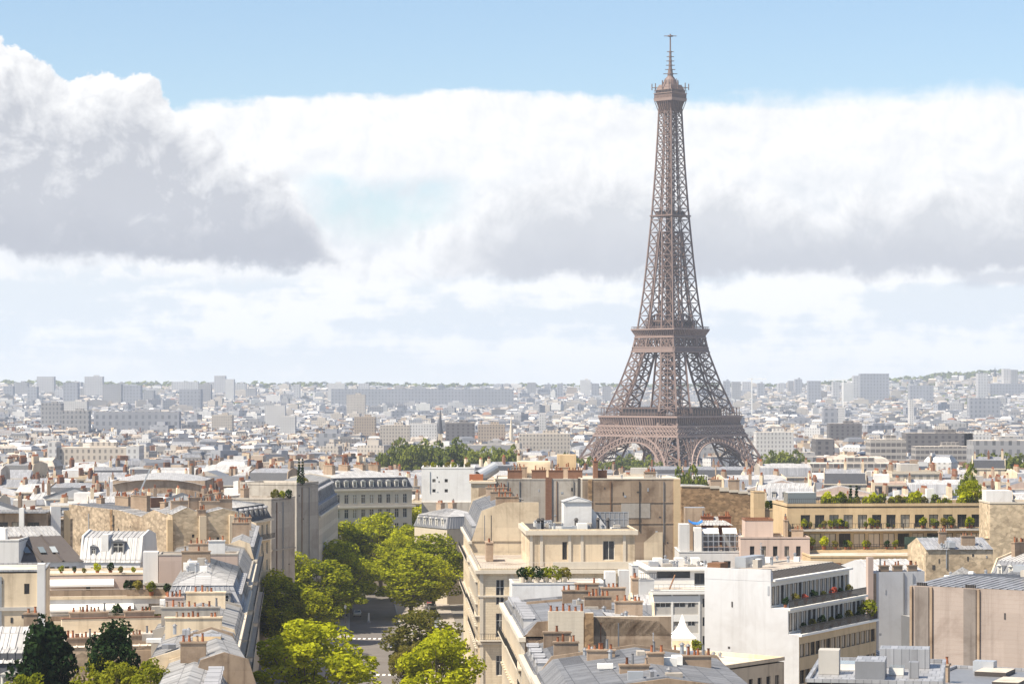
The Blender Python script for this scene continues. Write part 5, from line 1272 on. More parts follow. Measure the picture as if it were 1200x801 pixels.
# yellow wall left of it with flue tower
b = Bld('blank yellow gable building with a square flue tower on its left', (X(896, 470), 470), (X(948, 470), 470.5), 15, gz(470), 'plaster_yellow')
L = b.L
b.vol(0, L, 0, 15, gz(470) - 4, 27.4, {}, mats={'front': 'plaster_yellow'}); b.flat(0, L, 0, 15, 27.5, 'gravel', .3)
b.vol(-2.1, -.02, -.5, 3.5, gz(470) - 4, 30.8, {}); b.flat(-2.1, -.02, -.5, 3.5, 30.85, 'brick', .12)
mb = MB(); mb.bar((L - 2.6, -.15, b.z(27.4)), (L + 4.0, -3.0, b.z(21.2)), .5, 'wood', .25); b.part('stair_rail', mb)
b.w.box(2.3, 2.5, -.1, .02, 0, b.z(27.3), 'plaster_tan'); b.marks(1, L - 1, 18, 27, 12, 2, 'front', 4); b.done()
for i in range(5): shrub(X(900 + i * 6, 473), 473, 27.5, ['leaf', 'leaf_dark', 'leaf_dull'][i % 3], 1.4, 'shrub on the roof of the blank yellow gable building', 'shrubs on the yellow gable roof', False)
# brick wall
b = Bld('large bare brown brick wall between the tan wall and the yellow flue tower', (X(798.5, 545), 545), (X(888, 545), 546), 14, gz(540), 'brick')
L = b.L; q0, q1 = 29.0, 27.2
mb = b.w; n = 8
for i in range(n):
    a, c = L * i / n, L * (i + 1) / n; za = interp(i / n, [(0, q0), (.45, 28.8), (.6, 28.0), (1, q1)]); zc = interp((i + 1) / n, [(0, q0), (.45, 28.8), (.6, 28.0), (1, q1)])
    mb.poly([(a, 0, 0), (c, 0, 0), (c, 0, b.z(zc)), (a, 0, b.z(za))], 'brick'); mb.poly([(a, 0, b.z(za)), (c, 0, b.z(zc)), (c, 14, b.z(zc)), (a, 14, b.z(za))], 'zinc_bright')
    mb.box(a, c, -.12, .3, b.z(min(za, zc)) + .003 * (i + 1), b.z(max(za, zc)) + .25, 'stone_trim')
mb.poly([(0, 14, 0), (0, 0, 0), (0, 0, b.z(q0)), (0, 14, b.z(q0))], 'brick'); mb.poly([(L, 0, 0), (L, 14, 0), (L, 14, b.z(q1)), (L, 0, b.z(q1))], 'brick')
b.chimney(8, 4, 2.4, .8, 27.5, 30.2, 5); b.chimney(12.5, 8, 2.4, .8, 27, 30.0, 5); b.done()
# scaffold cluster
b = Bld('low white-boxed rooftop under scaffolding with white sheets, below the brick wall', (X(796, 448), 448), (X(866, 448), 448), 13, gz(445), 'plaster_white')
L = b.L
b.vol(0, L, 0, 13, gz(445) - 4, 21.0, {'front': ROWS(L, [18], 1.6, 1.2, 4, 'dark', 1)}); b.flat(0, L, 0, 13, 21.1, 'gravel', .2)
b.block('roof_cabin', .1, 1.9, 1, 5, 21.1, 26.0, 'plaster_white'); b.block('roof_cabin', 2.7, 4.0, .6, 3.6, 21.1, 25.4, 'white_paint'); b.block('roof_cabin', 1.6, 5.2, 8.0, 12.2, 21.1, 28.6, 'plaster_tan', 'zinc')
mb = MB(); q = b.z(24.3)
for x0, x1 in ((4.3, 7.2), (7.9, 10.4)): mb.poly([(x0, 2, q), (x1, 2, q), (x1, 4.4, q + .9), (x0, 4.4, q + .9)], 'canvas'); mb.box(x0, x1, 4, 4.3, b.z(21.1), q + .3, 'solar')
b.part('sheet_roof', mb)
mb = MB(); mb.slope((3.2, 5.4, b.z(25.6)), (10, 5.4, b.z(25.6)), (7.5, 8, b.z(27)), (4.8, 8, b.z(27)), 'zinc_bright', .6); b.part('hipped_roof', mb)
mb = MB()
for x in [4.2 + i * .95 for i in range(8)]:
    for y in (.3, 1.5): mb.bar((x, y, b.z(21.1)), (x, y, b.z(24.4 if y < 1 else 25.2)), .07, 'duct', caps=False)
for z_ in (22, 23, 24):
    for y in (.3, 1.5): mb.bar((4.2, y, b.z(z_)), (10.85, y, b.z(z_)), .06, 'duct', caps=False)
mb.box(4.2, 10.8, .3, 1.5, b.z(22.0), b.z(22.08), 'wood'); b.part('scaffold', mb)
for x, n in ((5.5, 5), (8.6, 6)): b.chimney(x, 7.2, 2.2, .7, 22, 27.0, n, 'terracotta')
b.vents(1, 10, 9, 12, 21.2, 5, 61); b.antenna(6, 11, 21, 5); b.done()
t = thing('tarpaulin', 'bright blue tarpaulin slung on the low rooftop below the brick wall', 'tarpaulin', (X(815, 451.5), 451.5, 26.05)); mb = MB()
P = [(-1.2, 0, .3), (-.5, -.2, -.1), (.4, -.15, -.2), (1.3, 0, .25)]; Q = [(x, y + 1.1, z + .35) for x, y, z in P]
for i in range(3): mb.poly([P[i], P[i + 1], Q[i + 1], Q[i]], 'blue'); mb.poly([(P[i][0], P[i][1], P[i][2] - .08), (Q[i][0], Q[i][1], Q[i][2] - .08), (Q[i + 1][0], Q[i + 1][1], Q[i + 1][2] - .08), (P[i + 1][0], P[i + 1][1], P[i + 1][2] - .08)], 'blue')
mb.box(-.06, .06, .4, .52, -.95 - 0, .0, 'wood'); mb.build('sheet', t)
# tan tower at right edge and house with small dormers
b = Bld('square tan brick flue tower near the right edge above the dormered roof', (X(1160, 432), 432), (X(1215, 432), 432), 10, gz(430), 'rubble_pale')
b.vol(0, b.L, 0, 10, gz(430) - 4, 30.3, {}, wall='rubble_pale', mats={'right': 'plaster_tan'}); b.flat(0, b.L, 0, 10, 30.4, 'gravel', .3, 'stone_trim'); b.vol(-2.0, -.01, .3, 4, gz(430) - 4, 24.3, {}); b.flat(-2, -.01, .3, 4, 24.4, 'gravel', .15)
b.block('penthouse', .5, 5.0, 6, 9.9, 30.4, 32.4, 'plaster_white'); b.done()
b = Bld('house with a row of little arched dormers at the right edge', (X(1166, 398), 402), (X(1232, 398), 388), 13, gz(395), 'plaster')
b.vol(0, b.L, 0, 13, -4, 20.2, {}); b.mansard(0, b.L, 0, 13, 20.2, 2.6, 1.6, 1.4, 'zinc_dark', 'zinc_bright'); b.dormers(0, b.L, 0, 13, 20.4, 6, w=1.0, h=1.7, ins=.1, wm='frame')
for x in (1.5, 5): b.chimney(x, 5.0, .8, 3.0, 22, 25.5, 5)
b.done()
b = Bld('tan rooftop block with a long low wall, behind the bluish white party wall', (X(1085, 410), 410), (X(1165, 410), 411), 12, gz(410), 'rubble_pale')
b.vol(0, b.L, 0, 12, -4, 24.0, {}); b.gable(0, b.L, 0, 12, 24, 1.6, 'zinc', 'x'); b.chimney(3.5, 3, 1.2, .7, 24, 26.6, 3); b.chimney(7.5, 2, 2.2, .7, 24, 26, 4); b.vents(1, 10, -.2, 2, 24.3, 3, 71); b.marks(1, b.L - 1, 20, 24, 13, 1, 'front', 5); b.done()
b = Bld('zinc roofs sloping between the bluish white party wall and the dormered house', (X(1086, 370), 370), (X(1205, 370), 366), 16, gz(370), 'plaster_grey')
b.vol(0, b.L, 0, 16, -4, 20.6, {}); b.gable(0, b.L * .5, 0, 16, 20.6, 2.4, 'zinc_bright', 'y', .1); b.gable(b.L * .5 + .3, b.L, 0, 16, 20.6, 2.2, 'zinc', 'y', .1); b.vents(1, 14, 2, 14, 21.8, 6, 72); b.done()

# --- left side of the avenue
def lfac(Y0, Y1, depth, wall, label, **k): return Bld(label, (xl(Y0), Y0), (xl(Y1), Y1), depth, gz(Y0), wall, **k)
def lrow(b, eave, depth, n):
    b.vol(0, b.L, 0, depth, gz(300) - 4, eave, {'front': ROWS(b.L, [eave - 3.4 * (i + 1) + .5 for i in range(5)], 2.3, 1.15, n, 'french', .6)}, mats={'front': 'stone_pale'})
    b.cornice(0, b.L, 0, depth, eave - .3, .4, .6); b.balcony(0, b.L, 0, depth, eave - 3.5, 'front', .9, inset=.2); b.balcony(0, b.L, 0, depth, eave - 10.3, 'front', .9, inset=.2)
b = lfac(236, 268, 6.5, 'plaster', 'nearest left street house with steep zinc slopes and dormers, at the bottom edge'); lrow(b, 20.0, 6.5, 10)
b.mansard(0, b.L, 0, 6.5, 20.2, .9, .3, 1.0, 'zinc', 'zinc_bright'); b.chimney(24, 3.4, .9, 2.6, 22, 24, 5); b.dormers(0, b.L, 0, 6.5, 20.3, 8, h=1.6, dep=1.2); b.done()
b = lfac(268.4, 300, 8.6, 'plaster', 'left street house with bright zinc roof planes and a long cream chimney wall of pots'); lrow(b, 20.2, 8.6, 10)
b.mansard(0, b.L, 0, 8.6, 20.4, .8, .3, 1.3, 'zinc', 'zinc_bright')
b.chimney(22, 4.6, .9, 6.4, 20.5, 23.8, 9, 'plaster', rows=1); b.block('dormer_house', 4.5, 7.4, 1, 4, 20.4, 23.4, 'plaster_yellow', 'zinc'); b.vents(2, 30, 3, 11, 22.2, 7, 81); b.done()
b = lfac(300.4, 334, 10, 'plaster_grey', 'left street house with low chimney walls lined with pots behind the bright zinc planes'); lrow(b, 20.2, 10, 10)
b.mansard(0, b.L, 0, 10, 20.4, .8, .3, 1.4, 'zinc', 'zinc_bright')
b.chimney(6, 5.6, .9, 7, 20.6, 23.6, 10, 'plaster_grey'); b.chimney(16, 8, 1.0, 2.2, 20.6, 24.0, 4, 'plaster_pink'); b.chimney(26, 4.5, .9, 5, 20.6, 23.8, 7, 'plaster', rows=1); b.vents(2, 30, 3, 11, 22.2, 7, 82); b.done()
b = lfac(334.4, 372, 10.5, 'plaster', 'left street house with a grey mansard and three white dormers facing the camera')
L = b.L; lrow(b, 20.4, 10.5, 12)
b.mansard(0, L, 0, 10.5, 20.6, 3.4, 1.3, 1.5, 'zinc', 'zinc_bright', ends='hip'); b.dormers(0, L, 0, 10.5, 20.8, 10); b.dormers(0, L, 0, 10.5, 20.8, 3, 'left', w=1.5, h=2.3, ins=.1)
b.vents(4, L - 4, 4, 10, 25.3, 6, 83); b.chimney(24, 7, .9, 4, 24, 27, 6); b.done()
b = lfac(372.4, 420, 15, 'plaster_grey', 'left street house with a rough pinkish chimney wall and small walled roof yards')
L = b.L; lrow(b, 21.0, 15, 14)
b.flat(0, L, 0, 15, 21.2, 'gravel_pale', .4)
b.vol(.02, 6, 1.5, 13, 21.2, 25.6, {}, wall='plaster_pink'); b.flat(.02, 6, 1.5, 13, 25.6, 'gravel', .2); b.chimney(1.0, 4.6, .8, 2.4, 21.2, 27.6, 5, 'plaster_white', rows=1)
b.block('roof_cabin', 2, 5, 13.2, 15.4, 21.2, 26.0, 'plaster_white'); b.mansard(7, L, .2, 14, 21.2, 2.2, 1.4, 1.2, 'zinc', 'zinc_bright'); b.chimney(20, 7, .9, 5, 23, 26, 7); b.done()
b = lfac(420.4, 484, 4.6, 'rubble_pale', 'left street house with a narrow dark roof slope next to the sunlit rubble wall'); lrow(b, 21.6, 4.6, 18)
b.mansard(0, b.L, 0, 4.6, 21.8, 2.2, .7, .7, 'zinc_dark', 'zinc_bright', em='plaster'); b.dormers(0, b.L, 0, 4.6, 22.0, 14, h=1.7, ins=.1, dep=.8)
for x in (22, 40): b.chimney(x, 2.6, .9, 3, 24.0, 26.6, 6, rows=1)
b.done()
# sunlit rubble walls
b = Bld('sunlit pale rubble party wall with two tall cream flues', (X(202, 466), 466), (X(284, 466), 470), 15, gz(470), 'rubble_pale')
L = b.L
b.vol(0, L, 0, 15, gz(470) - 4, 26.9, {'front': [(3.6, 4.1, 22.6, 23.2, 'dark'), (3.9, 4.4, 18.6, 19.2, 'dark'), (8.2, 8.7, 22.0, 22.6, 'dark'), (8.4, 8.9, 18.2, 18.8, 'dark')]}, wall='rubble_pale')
b.gable(0, 5.4, 0, 15, 26.9, 1.3, 'zinc_bright', 'y', .1); b.gable(5.5, L, 0, 15, 26.9, 1.0, 'zinc_bright', 'y', .1)
for x, w in ((4.9, 1.3), (10.5, .9)): b.w.box(x, x + w, -.7, .02, -2, b.z(26.6), 'plaster')
b.w.box(-1.0, .02, -.5, .5, -2, b.z(26.0), 'plaster_yellow')
b.chimney(5.4, .3, 1.6, .8, 26.4, 27.6, 4); b.chimney(8, 6, 3.6, .9, 27, 28.9, 8); b.chimney(11, 8, 3.2, .9, 27, 29.2, 8); b.chimney(6.5, 11, 3.2, .9, 27, 29.4, 8); b.chimney(2.5, 7, 3.2, .9, 26.8, 29, 7); b.done()
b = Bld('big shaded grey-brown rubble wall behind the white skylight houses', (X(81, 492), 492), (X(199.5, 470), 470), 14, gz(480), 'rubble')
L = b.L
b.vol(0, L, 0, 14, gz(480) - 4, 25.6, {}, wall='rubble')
pr = [(0, 27.6), (.5, 27.0), (.72, 26.0), (.84, 27.4), (1, 26.4)]
for (a, za), (c, zc) in zip(pr, pr[1:]):
    b.w.poly([(a * L, .0, b.z(25.6)), (c * L, .0, b.z(25.6)), (c * L, .0, b.z(zc)), (a * L, .0, b.z(za))], 'rubble'); b.rf.slope((a * L, 0, b.z(za)), (c * L, 0, b.z(zc)), (c * L, 14, b.z(zc)), (a * L, 14, b.z(za)), 'zinc_bright', .9)
b.w.poly([(0, 14, b.z(25.6)), (0, 0, b.z(25.6)), (0, 0, b.z(27.6)), (0, 14, b.z(27.6))], 'rubble')
b.w.box(L * .42, L * .44, -.12, .02, -2, b.z(27), 'brick')
for x, n, w_, h_ in ((2, 4, 1.6, 28.6), (8, 7, 4.2, 29.0), (16, 9, 5, 29.5), (22, 3, 1.4, 28.4)): b.chimney(x, 4 + x % 5, w_, .9, 26.5, h_, n)
b.block('roof_shed', 11, 14, 9, 12, 27, 29.0, 'brick_red', 'zinc'); b.marks(1, L - 1, 18, 26, 11, 3, 'front', 8); b.done()
b = Bld('narrow building with a tall white flue and tan wall left of the shaded rubble wall', (X(48, 470), 470), (X(83, 470), 472), 10, gz(470), 'plaster_tan')
b.vol(0, b.L, 0, 10, -4, 25.4, {}, wall='rubble'); b.flat(0, b.L, 0, 10, 25.5, 'gravel_pale', .3); b.w.box(1.7, 3.5, -.9, .02, -2, b.z(28.2), 'plaster_white', 'stone_trim'); b.w.box(4.2, 5.4, -.3, .02, -2, b.z(27.4), 'plaster_yellow', 'stone_trim'); b.done()
b = Bld('flat roof garden building at the left edge with a clipped green hedge', (X(-40, 462), 462), (X(47.5, 462), 462), 12, gz(460), 'plaster')
b.vol(0, b.L, 0, 12, -4, 22.0, {}); b.flat(0, b.L, 0, 12, 22.1, 'gravel', .3); b.vol(0, b.L, 6, 12, 22.1, 27.0, {'front': ROWS(b.L, [23], 2.4, 2.2, 4, 'dark', 1)}, wall='plaster_tan'); b.flat(0, b.L, 5, 12, 27.1, 'gravel_pale', .3, 'zinc'); b.block('chimney', 8.8, 9.7, 4.4, 5.4, 22, 28, 'plaster_white'); b.done()
for i in range(11): shrub(X(8 + i * 3.8, 464), 464, 22.1, ['leaf', 'leaf_dark', 'leaf_dark', 'leaf'][i % 4] if i < 9 else 'flower_red', rr.uniform(1.8, 2.3), ('green bush in the roof garden hedge at the left edge' if i < 9 else 'reddish flowering bush at the right end of the left roof garden'), 'roof garden at the left edge', False)
# white skylight houses
b = Bld('white house with a brown-grey sloping roof and three skylights', (X(26, 420), 420), (X(92, 420), 424), 12, gz(420), 'plaster_white')
L = b.L
b.vol(0, L, 0, 12, -4, 21.2, {'front': ROWS(L, [18.4], 2.0, .8, 5, 'dark', 3.2, .8)}); b.rf.slope((-.3, -.3, b.z(21.2)), (L + .2, -.3, b.z(21.2)), (L - 2.2, 6, b.z(25.2)), (-2.4, 6, b.z(25.2)), 'slate_brown', 3.5, .3); b.rf.slope((-2.4, 6, b.z(25.2)), (L - 2.2, 6, b.z(25.2)), (L - 2.6, 11, b.z(26.6)), (-2.6, 11, b.z(26.6)), 'zinc_bright', .9)
b.w.box(-2.8, -2.4, 0, 12, -2, b.z(26.9), 'plaster_white'); b.w.box(-2.4, 0, .4, 12, -2, b.z(23), 'plaster_white')
for a in (.8, 3.4, 5.4): b.skylight([(a, 1.6, 22.6), (a + 1.0, 1.6, 22.6), (a + .75, 3.0, 23.5), (a - .25, 3.0, 23.5)], 'glass')
b.done()
b = Bld('white house at the left edge beside the skylight roof', (X(-30, 418), 418), (X(22, 418), 418), 13, gz(420), 'plaster_white')
b.vol(0, b.L, 0, 13, -4, 24.8, {'front': [(2, 3, 20, 22, 'dark')]}, wall='plaster_white'); b.flat(0, b.L, 0, 13, 24.9, 'gravel_pale', .3); b.done()
b = Bld('white house with a pale steep roof and a big white dormer', (X(93, 423), 424), (X(164, 423), 423), 12, gz(420), 'plaster_white')
L = b.L
b.vol(0, L, 0, 12, -4, 21.0, {'front': ROWS(L, [18.0], 2.2, .9, 4, 'dark', 1.2, 1)}); b.mansard(0, L, 0, 12, 21.0, 4.0, 1.6, .9, 'zinc_bright', 'zinc_bright', em='plaster_white')
b.block('dormer', 3.4, 4.6, .6, 4, 21.2, 25.6, 'plaster_white'); b.dormers(4.6, 8.0, 0, 12, 21.9, 1, w=2.2, h=2.6, ins=.4, wm='zinc_dark'); b.dormers(1.0, 3.2, 0, 12, 21.8, 1, w=1.1, h=1.8, ins=.3, wm='zinc_dark'); b.block('roof_box', .4, 1.6, 1.2, 2.4, 21, 23, 'white_paint'); b.done()
# terraces
b = Bld('long cream terrace house with two tiers of white awnings and rails', (X(50, 366), 366), (X(238, 366), 370), 15, gz(366), 'plaster')
L = b.L
b.vol(0, L, 5, 15, 19.6, 22.6, {'front': [(6.2, 6.8, 19.9, 21.6, 'dark'), (12.5, 14.5, 19.8, 21.9, 'dark'), (18, 19.5, 19.8, 21.9, 'dark')]}, wall='plaster_pink'); b.flat(0, L, 5, 15, 22.7, 'gravel_pale', .3, 'plaster')
b.vol(0, L, 2.4, 15, 16.2, 19.6, {'front': [(6.8, 7.3, 16.5, 18.3, 'dark'), (15.2, 16.8, 16.4, 18.6, 'dark')]}, wall='plaster_white'); b.vol(0, L, 0, 15, -4, 16.2, {'front': ROWS(L, [13, 9.8], 2.0, 1.3, 8, 'dark', 1)})
b.flat(0, L, 2.4, 5, 19.75, 'gravel_pale', 0); b.flat(0, L, 0, 2.4, 16.35, 'gravel_pale', 0)
for x0, x1, y, z_ in ((.3, 10.2, 3.6, 21.4), (.3, 13.0, 1.0, 18.0)):
    mb = MB(); mb.poly([(x0, y + 1.4, b.z(z_ + .7)), (x1, y + 1.4, b.z(z_ + .7)), (x1, y, b.z(z_)), (x0, y, b.z(z_))][::-1], 'canvas'); mb.poly([(x0, y, b.z(z_ - .3)), (x1, y, b.z(z_ - .3)), (x1, y, b.z(z_)), (x0, y, b.z(z_))], 'canvas'); mb.build('awning', b.root)
b.block('terrace_slab', 0, L, 2.2, 2.6, 19.4, 19.78, 'plaster'); b.railing(0, 2.35, L, 2.35, 19.8, 'rail_white', 1.05, 1.9); b.block('terrace_slab', 0, L, -.2, .2, 16.0, 16.38, 'plaster'); b.railing(0, -.1, L, -.1, 16.4, 'rail_white', 1.05, 1.9)
mb = MB(); mb.poly([(0, 2.3, b.z(19.85)), (L, 2.3, b.z(19.85)), (L, 2.3, b.z(20.7)), (0, 2.3, b.z(20.7))], 'plaster_tan'); mb.poly([(0, -.14, b.z(16.45)), (L, -.14, b.z(16.45)), (L, -.14, b.z(17.2)), (0, -.14, b.z(17.2))], 'plaster_tan'); b.part('rail_panel', mb)
b.done()
for i, (px, lv, kd, s_) in enumerate(((148, 1, 'leaf_dark', 1.5), (158, 1, 'leaf_dull', 1.5), (175, 1, 'leaf_lime', 1.4), (194, 1, 'leaf_dark', 1.2), (219, 1, 'leaf_dull', 1.6), (138, 0, 'leaf_dark', 1.6), (155, 0, 'leaf_dark', 1.1), (173, 0, 'leaf_dark', 1.3), (185, 0, 'leaf_dull', 1.4), (234, 0, 'leaf_dark', 1.9))):
    shrub(X(px, 369), 371 if lv else 368.3, 19.78 if lv else 16.38, kd, s_, ('plant on the upper tier of the cream terrace house' if lv else 'plant on the lower tier of the cream terrace house'), 'plants on the upper cream terrace' if lv else 'plants on the lower cream terrace')
for i in range(9): shrub(X(62 + i * 14, 377), 373 + (i % 3), 22.7, ['leaf_dull', 'leaf', 'leaf_dark'][i % 3], .6 + .5 * rr.random(), 'small potted plant on the flat roof of the cream terrace house', 'pots on the cream terrace house roof')
# beige block at left edge
b = Bld('plain beige block with a white corner strip at the left edge', (X(-20, 338), 338), (X(50, 338), 339), 14, gz(340), 'plaster')
L = b.L
b.vol(0, L, 0, 14, -3, 25.4, {'front': [(5.4, 6.1, 22.6, 24.0, 'dark')]}); b.flat(0, L, 0, 14, 25.6, 'gravel_pale', .25, 'zinc'); b.w.box(0, L, -.2, .02, b.z(20.4), b.z(20.9), 'concrete'); b.w.box(L - .9, L + .1, -.35, 2, -2, b.z(26.6), 'plaster_white')
b.block('wall_lamp', 6.2, 6.7, -.35, -.02, 18.6, 19.6, 'frame_dark'); b.marks(1, L - 1, 14, 25, 8, 2, 'front', 4); b.done()
# pots wall with tan front (bottom left)
b = Bld('low tan house with two long ranks of clay chimney pots at the bottom left', (X(72, 300), 300), (X(196, 300), 303), 14, 0, 'rubble')
L = b.L
b.vol(0, L, 0, 14, -3, 19.4, {}, mats={'front': 'rubble'}); b.gable(0, L, 0, 14, 19.4, 1.0, 'gravel_pale', 'x', .1)
b.vol(.5, L + 1.2, 8, 9.2, 19, 22.0, {}, wall='plaster'); b.flat(.5, L + 1.2, 8, 9.2, 22.05, 'brick_red', .1, 'brick_red')
b.chimney(2.6, 1.2, 4, .9, 19.4, 20.3, 9); b.chimney(10.3, 1.2, 4.4, .9, 19.4, 20.5, 9); b.chimney(3.8, 8.6, 4.6, .9, 22.1, 22.7, 10); b.chimney(9.9, 8.6, 3.6, .9, 22.1, 22.7, 7); b.w.box(8.6, 12.4, -.2, .02, -2, b.z(18.9), 'plaster_tan'); b.done()
b = Bld('zinc roof with raised seams and one white dormer in the bottom left corner', (X(-40, 262), 262), (X(33, 262), 262), 12, 0, 'plaster_white')
L = b.L
b.vol(0, L, 0, 12, -3, 17.6, {}); b.mansard(0, L, 0, 12, 17.6, 5.0, 1.2, 1.6, 'slate', 'zinc_bright', em='plaster_white'); b.rf.slope((0, .6, b.z(21.6)), (L, .6, b.z(21.6)), (L, 5, b.z(25.0)), (0, 5, b.z(25.0)), 'zinc_bright', .9, .1); b.dormers(0, L, 0, 12, 18.0, 2, w=1.7, h=2.6, ins=-.4, wm='frame', m0=.6); b.chimney(5.6, 6, 1.4, .9, 23, 26.2, 2); b.done()
b = Bld('tan garden house with a dark archway of painted shade between the bushes', (X(140, 276), 276), (X(200, 276), 276), 8, 0, 'plaster_tan')
b.vol(0, b.L, 0, 8, -3, 18.4, {}); b.flat(0, b.L, 0, 8, 18.5, 'gravel', .3); b.w.poly([(1.6, -.02, b.z(13)), (4.4, -.02, b.z(13)), (4.4, -.02, b.z(16.2)), (3, -.02, b.z(17.3)), (1.6, -.02, b.z(16.2))], 'bitumen'); b.done()  # flat dark sheet stands for the archway, its inner shade put into the colour
b = Bld('slate mansard wing with tall dormers leaning to the street at the bottom left', (X(193, 270), 282), (X(222, 255), 255), 7, 0, 'plaster_tan')
b.vol(0, b.L, 0, 7, -3, 19, {}); b.mansard(0, b.L, 0, 7, 19, 3.4, 1.2, .8, 'zinc_dark', 'zinc_bright'); b.dormers(0, b.L, 0, 7, 19.2, 6, w=1.2, h=2.2, ins=.1, wm='zinc'); b.done()
# garden trees bottom left
PC = tree_meshes(41, 16, 3.1, 2.5, 'leaf_dark', 110, 110, .30, 1.0, 'round'); PB = tree_meshes(42, 10, 2.7, 1.6, 'leaf_dark', 46, 120, .22, 1.0); PLm = tree_meshes(43, 8, 3.0, 1.2, 'leaf_lime', 34, 110, .22, 1.0)
tree(PC, X(52, 262), 262, 7.5, 'large dark evergreen in front of the clay pot wall at the bottom left', 1.0, 1.12, name='evergreen_tree')
tree(PB, X(134, 262), 262, 15.2, 'round dark clipped tree right of the large dark evergreen', 1.0, 1.05, name='round_tree')
for i, (px, Y, py, s_, lb) in enumerate(((116, 262, 770, .8, 'yellow-green bush under the round dark tree'), (135, 258, 778, .7, 'green bush at the foot of the round dark tree'), (180, 256, 776, .72, 'bright lime bush by the slate mansard wing'), (36, 250, 794, .8, 'lime bush at the foot of the large dark evergreen'), (95, 250, 800, .7, 'small bush beside the dark evergreen'))):
    tree(PLm, X(px, Y), Y, Z(py, Y) - 8 * s_, lb, s_, name='garden_bush', cat='bush')

# --- far left facades along the avenue
b = Bld('curved-looking cream corner house with a dark dormered attic and black balcony', (X(280, 486), 486), (X(317, 505), 505), 13, gz(490), 'plaster')
L = b.L
b.vol(0, L, 0, 13, gz(490) - 4, 24.0, {'front': ROWS(L, [21.0, 17.4, 14.0, 10.6], 2.2, 1.1, 6, 'french', .6)}, mats={'front': 'stone'}); b.cornice(0, L, 0, 13, 23.8, .4, .6); b.balcony(0, L, 0, 13, 20.4, 'front', 1.0)
b.mansard(0, L, 0, 13, 24.3, 2.8, 1.0, 1.0, 'slate', 'zinc_bright', ends='hip'); b.dormers(0, L, 0, 13, 24.5, 6, w=1.3, h=2.0, ins=.1); b.chimney(6, 8, 3, .8, 27, 29.4, 7); b.chimney(14, 9, 3, .8, 27, 29.4, 7); b.done()
b = Bld('first tall blank grey party wall over the left trees', (X(318, 512), 512), (X(345.5, 522), 522), 13, gz(515), 'plaster_grey')
L = b.L
b.vol(0, L, 0, 13, gz(515) - 4, 27.4, {}); b.flat(0, L, 0, 13, 27.5, 'gravel_pale', .4); b.w.box(0, L, -.2, .02, b.z(17.2), b.z(17.5), 'plaster_grey'); b.chimney(2, 7, 2.4, .8, 27.5, 29.6, 6); b.marks(.5, L - .5, 6, 27, 9, 3, 'front', 5); b.done()
b = Bld('second tall blank grey party wall beyond the dark gap', (X(347.5, 560), 560), (X(373, 570), 570), 14, gz(565), 'plaster_grey')
L = b.L
b.vol(0, L, 0, 14, gz(565) - 4, 28.6, {}); b.flat(0, L, 0, 14, 28.7, 'gravel', .5); b.marks(.5, L - .5, 8, 28, 10, 2, 'front', 4); b.done()
for i, (px, Y, kd, s_) in enumerate(((322, 516, 'leaf_dull', 1.8), (330, 517, 'leaf', 1.5), (338, 519, 'leaf_dark', 1.7), (352, 565, 'leaf', 1.6), (358, 566, 'leaf_dull', 1.3))): shrub(X(px, Y), Y, 27.5 if Y < 550 else 28.7, kd, s_, ('shrub on the roof of the first blank grey party wall' if Y < 550 else 'shrub on the roof of the second blank grey party wall'), 'shrubs on the blank party walls', False)
for i in range(2):
    t = thing('cypress', ('left' if i == 0 else 'right') + ' one of two slim dark cypresses on the blank party wall roof', 'tree', (X(350.5 + 4 * i, 562), 562, 28.7), 0, 'cypresses over the party wall'); mb = MB()
    for k in range(9): leaf_cards(mb, (0, 0, .6 + k * .62), .55 * (1 - k / 11), 60, .16, 'leaf_dark', rr)
    mb.build('crown', t); mb = MB(); limb(mb, (0, 0, 0), (0, 0, 3), .08, .04, 'bark', 5); mb.build('trunk', t)
b = Bld('grey mansard house with two attic floors beside the left trees', (X(373.5, 575), 575), (X(396, 640), 640), 14, gz(600), 'stone_pale')
L = b.L
b.vol(0, L, 0, 14, gz(600) - 4, 21.0, {'front': ROWS(L, [17.8, 14.4, 11], 2.2, 1.1, 18, 'french', .6)}, mats={'left': 'plaster_grey'}); b.cornice(0, L, 0, 14, 20.8, .4, .5); b.mansard(0, L, 0, 14, 21.2, 6.2, 2.0, 1.0, 'zinc', 'zinc_bright'); b.dormers(0, L, 0, 14, 21.3, 14, h=2.1, ins=.1); b.dormers(0, L, 0, 14, 24.4, 14, h=2.0, ins=1.0, wm='zinc'); b.done()
# slate roofed building closing the avenue
b = Bld('wide stone building with a dark slate mansard and white dormers closing the avenue', (X(388, 690), 690), (X(481, 690), 700), 24, gz(690), 'stone_pale')
L = b.L
b.vol(0, L, 0, 24, gz(690) - 4, 22.4, {'front': ROWS(L, [18.6, 14.6, 10.6], 2.5, 1.2, 9, 'french', .8)}); b.cornice(0, L, 0, 24, 22.1, .5, .6, 'stone_trim', ('front', 'right', 'left')); b.cornice(0, L, 0, 24, 17.4, .5, .8); b.mansard(0, L, 0, 24, 22.6, 3.0, 1.0, 2.4, 'slate', 'zinc_bright', ends='hip', rib=0); b.dormers(0, L, 0, 24, 22.9, 9, w=1.2, h=1.8, ins=0, wm='frame')
for x in (4, 8.5, 13, 17.5): b.chimney(x, 12, .9, 7, 25.5, 28.7, 10, 'chimney')
b.done()
b = Bld('small house with pale zinc roof and tall dormers, closing the avenue end', (X(483, 640), 655), (X(524, 640), 640), 12, gz(650), 'stone_pale')
L = b.L
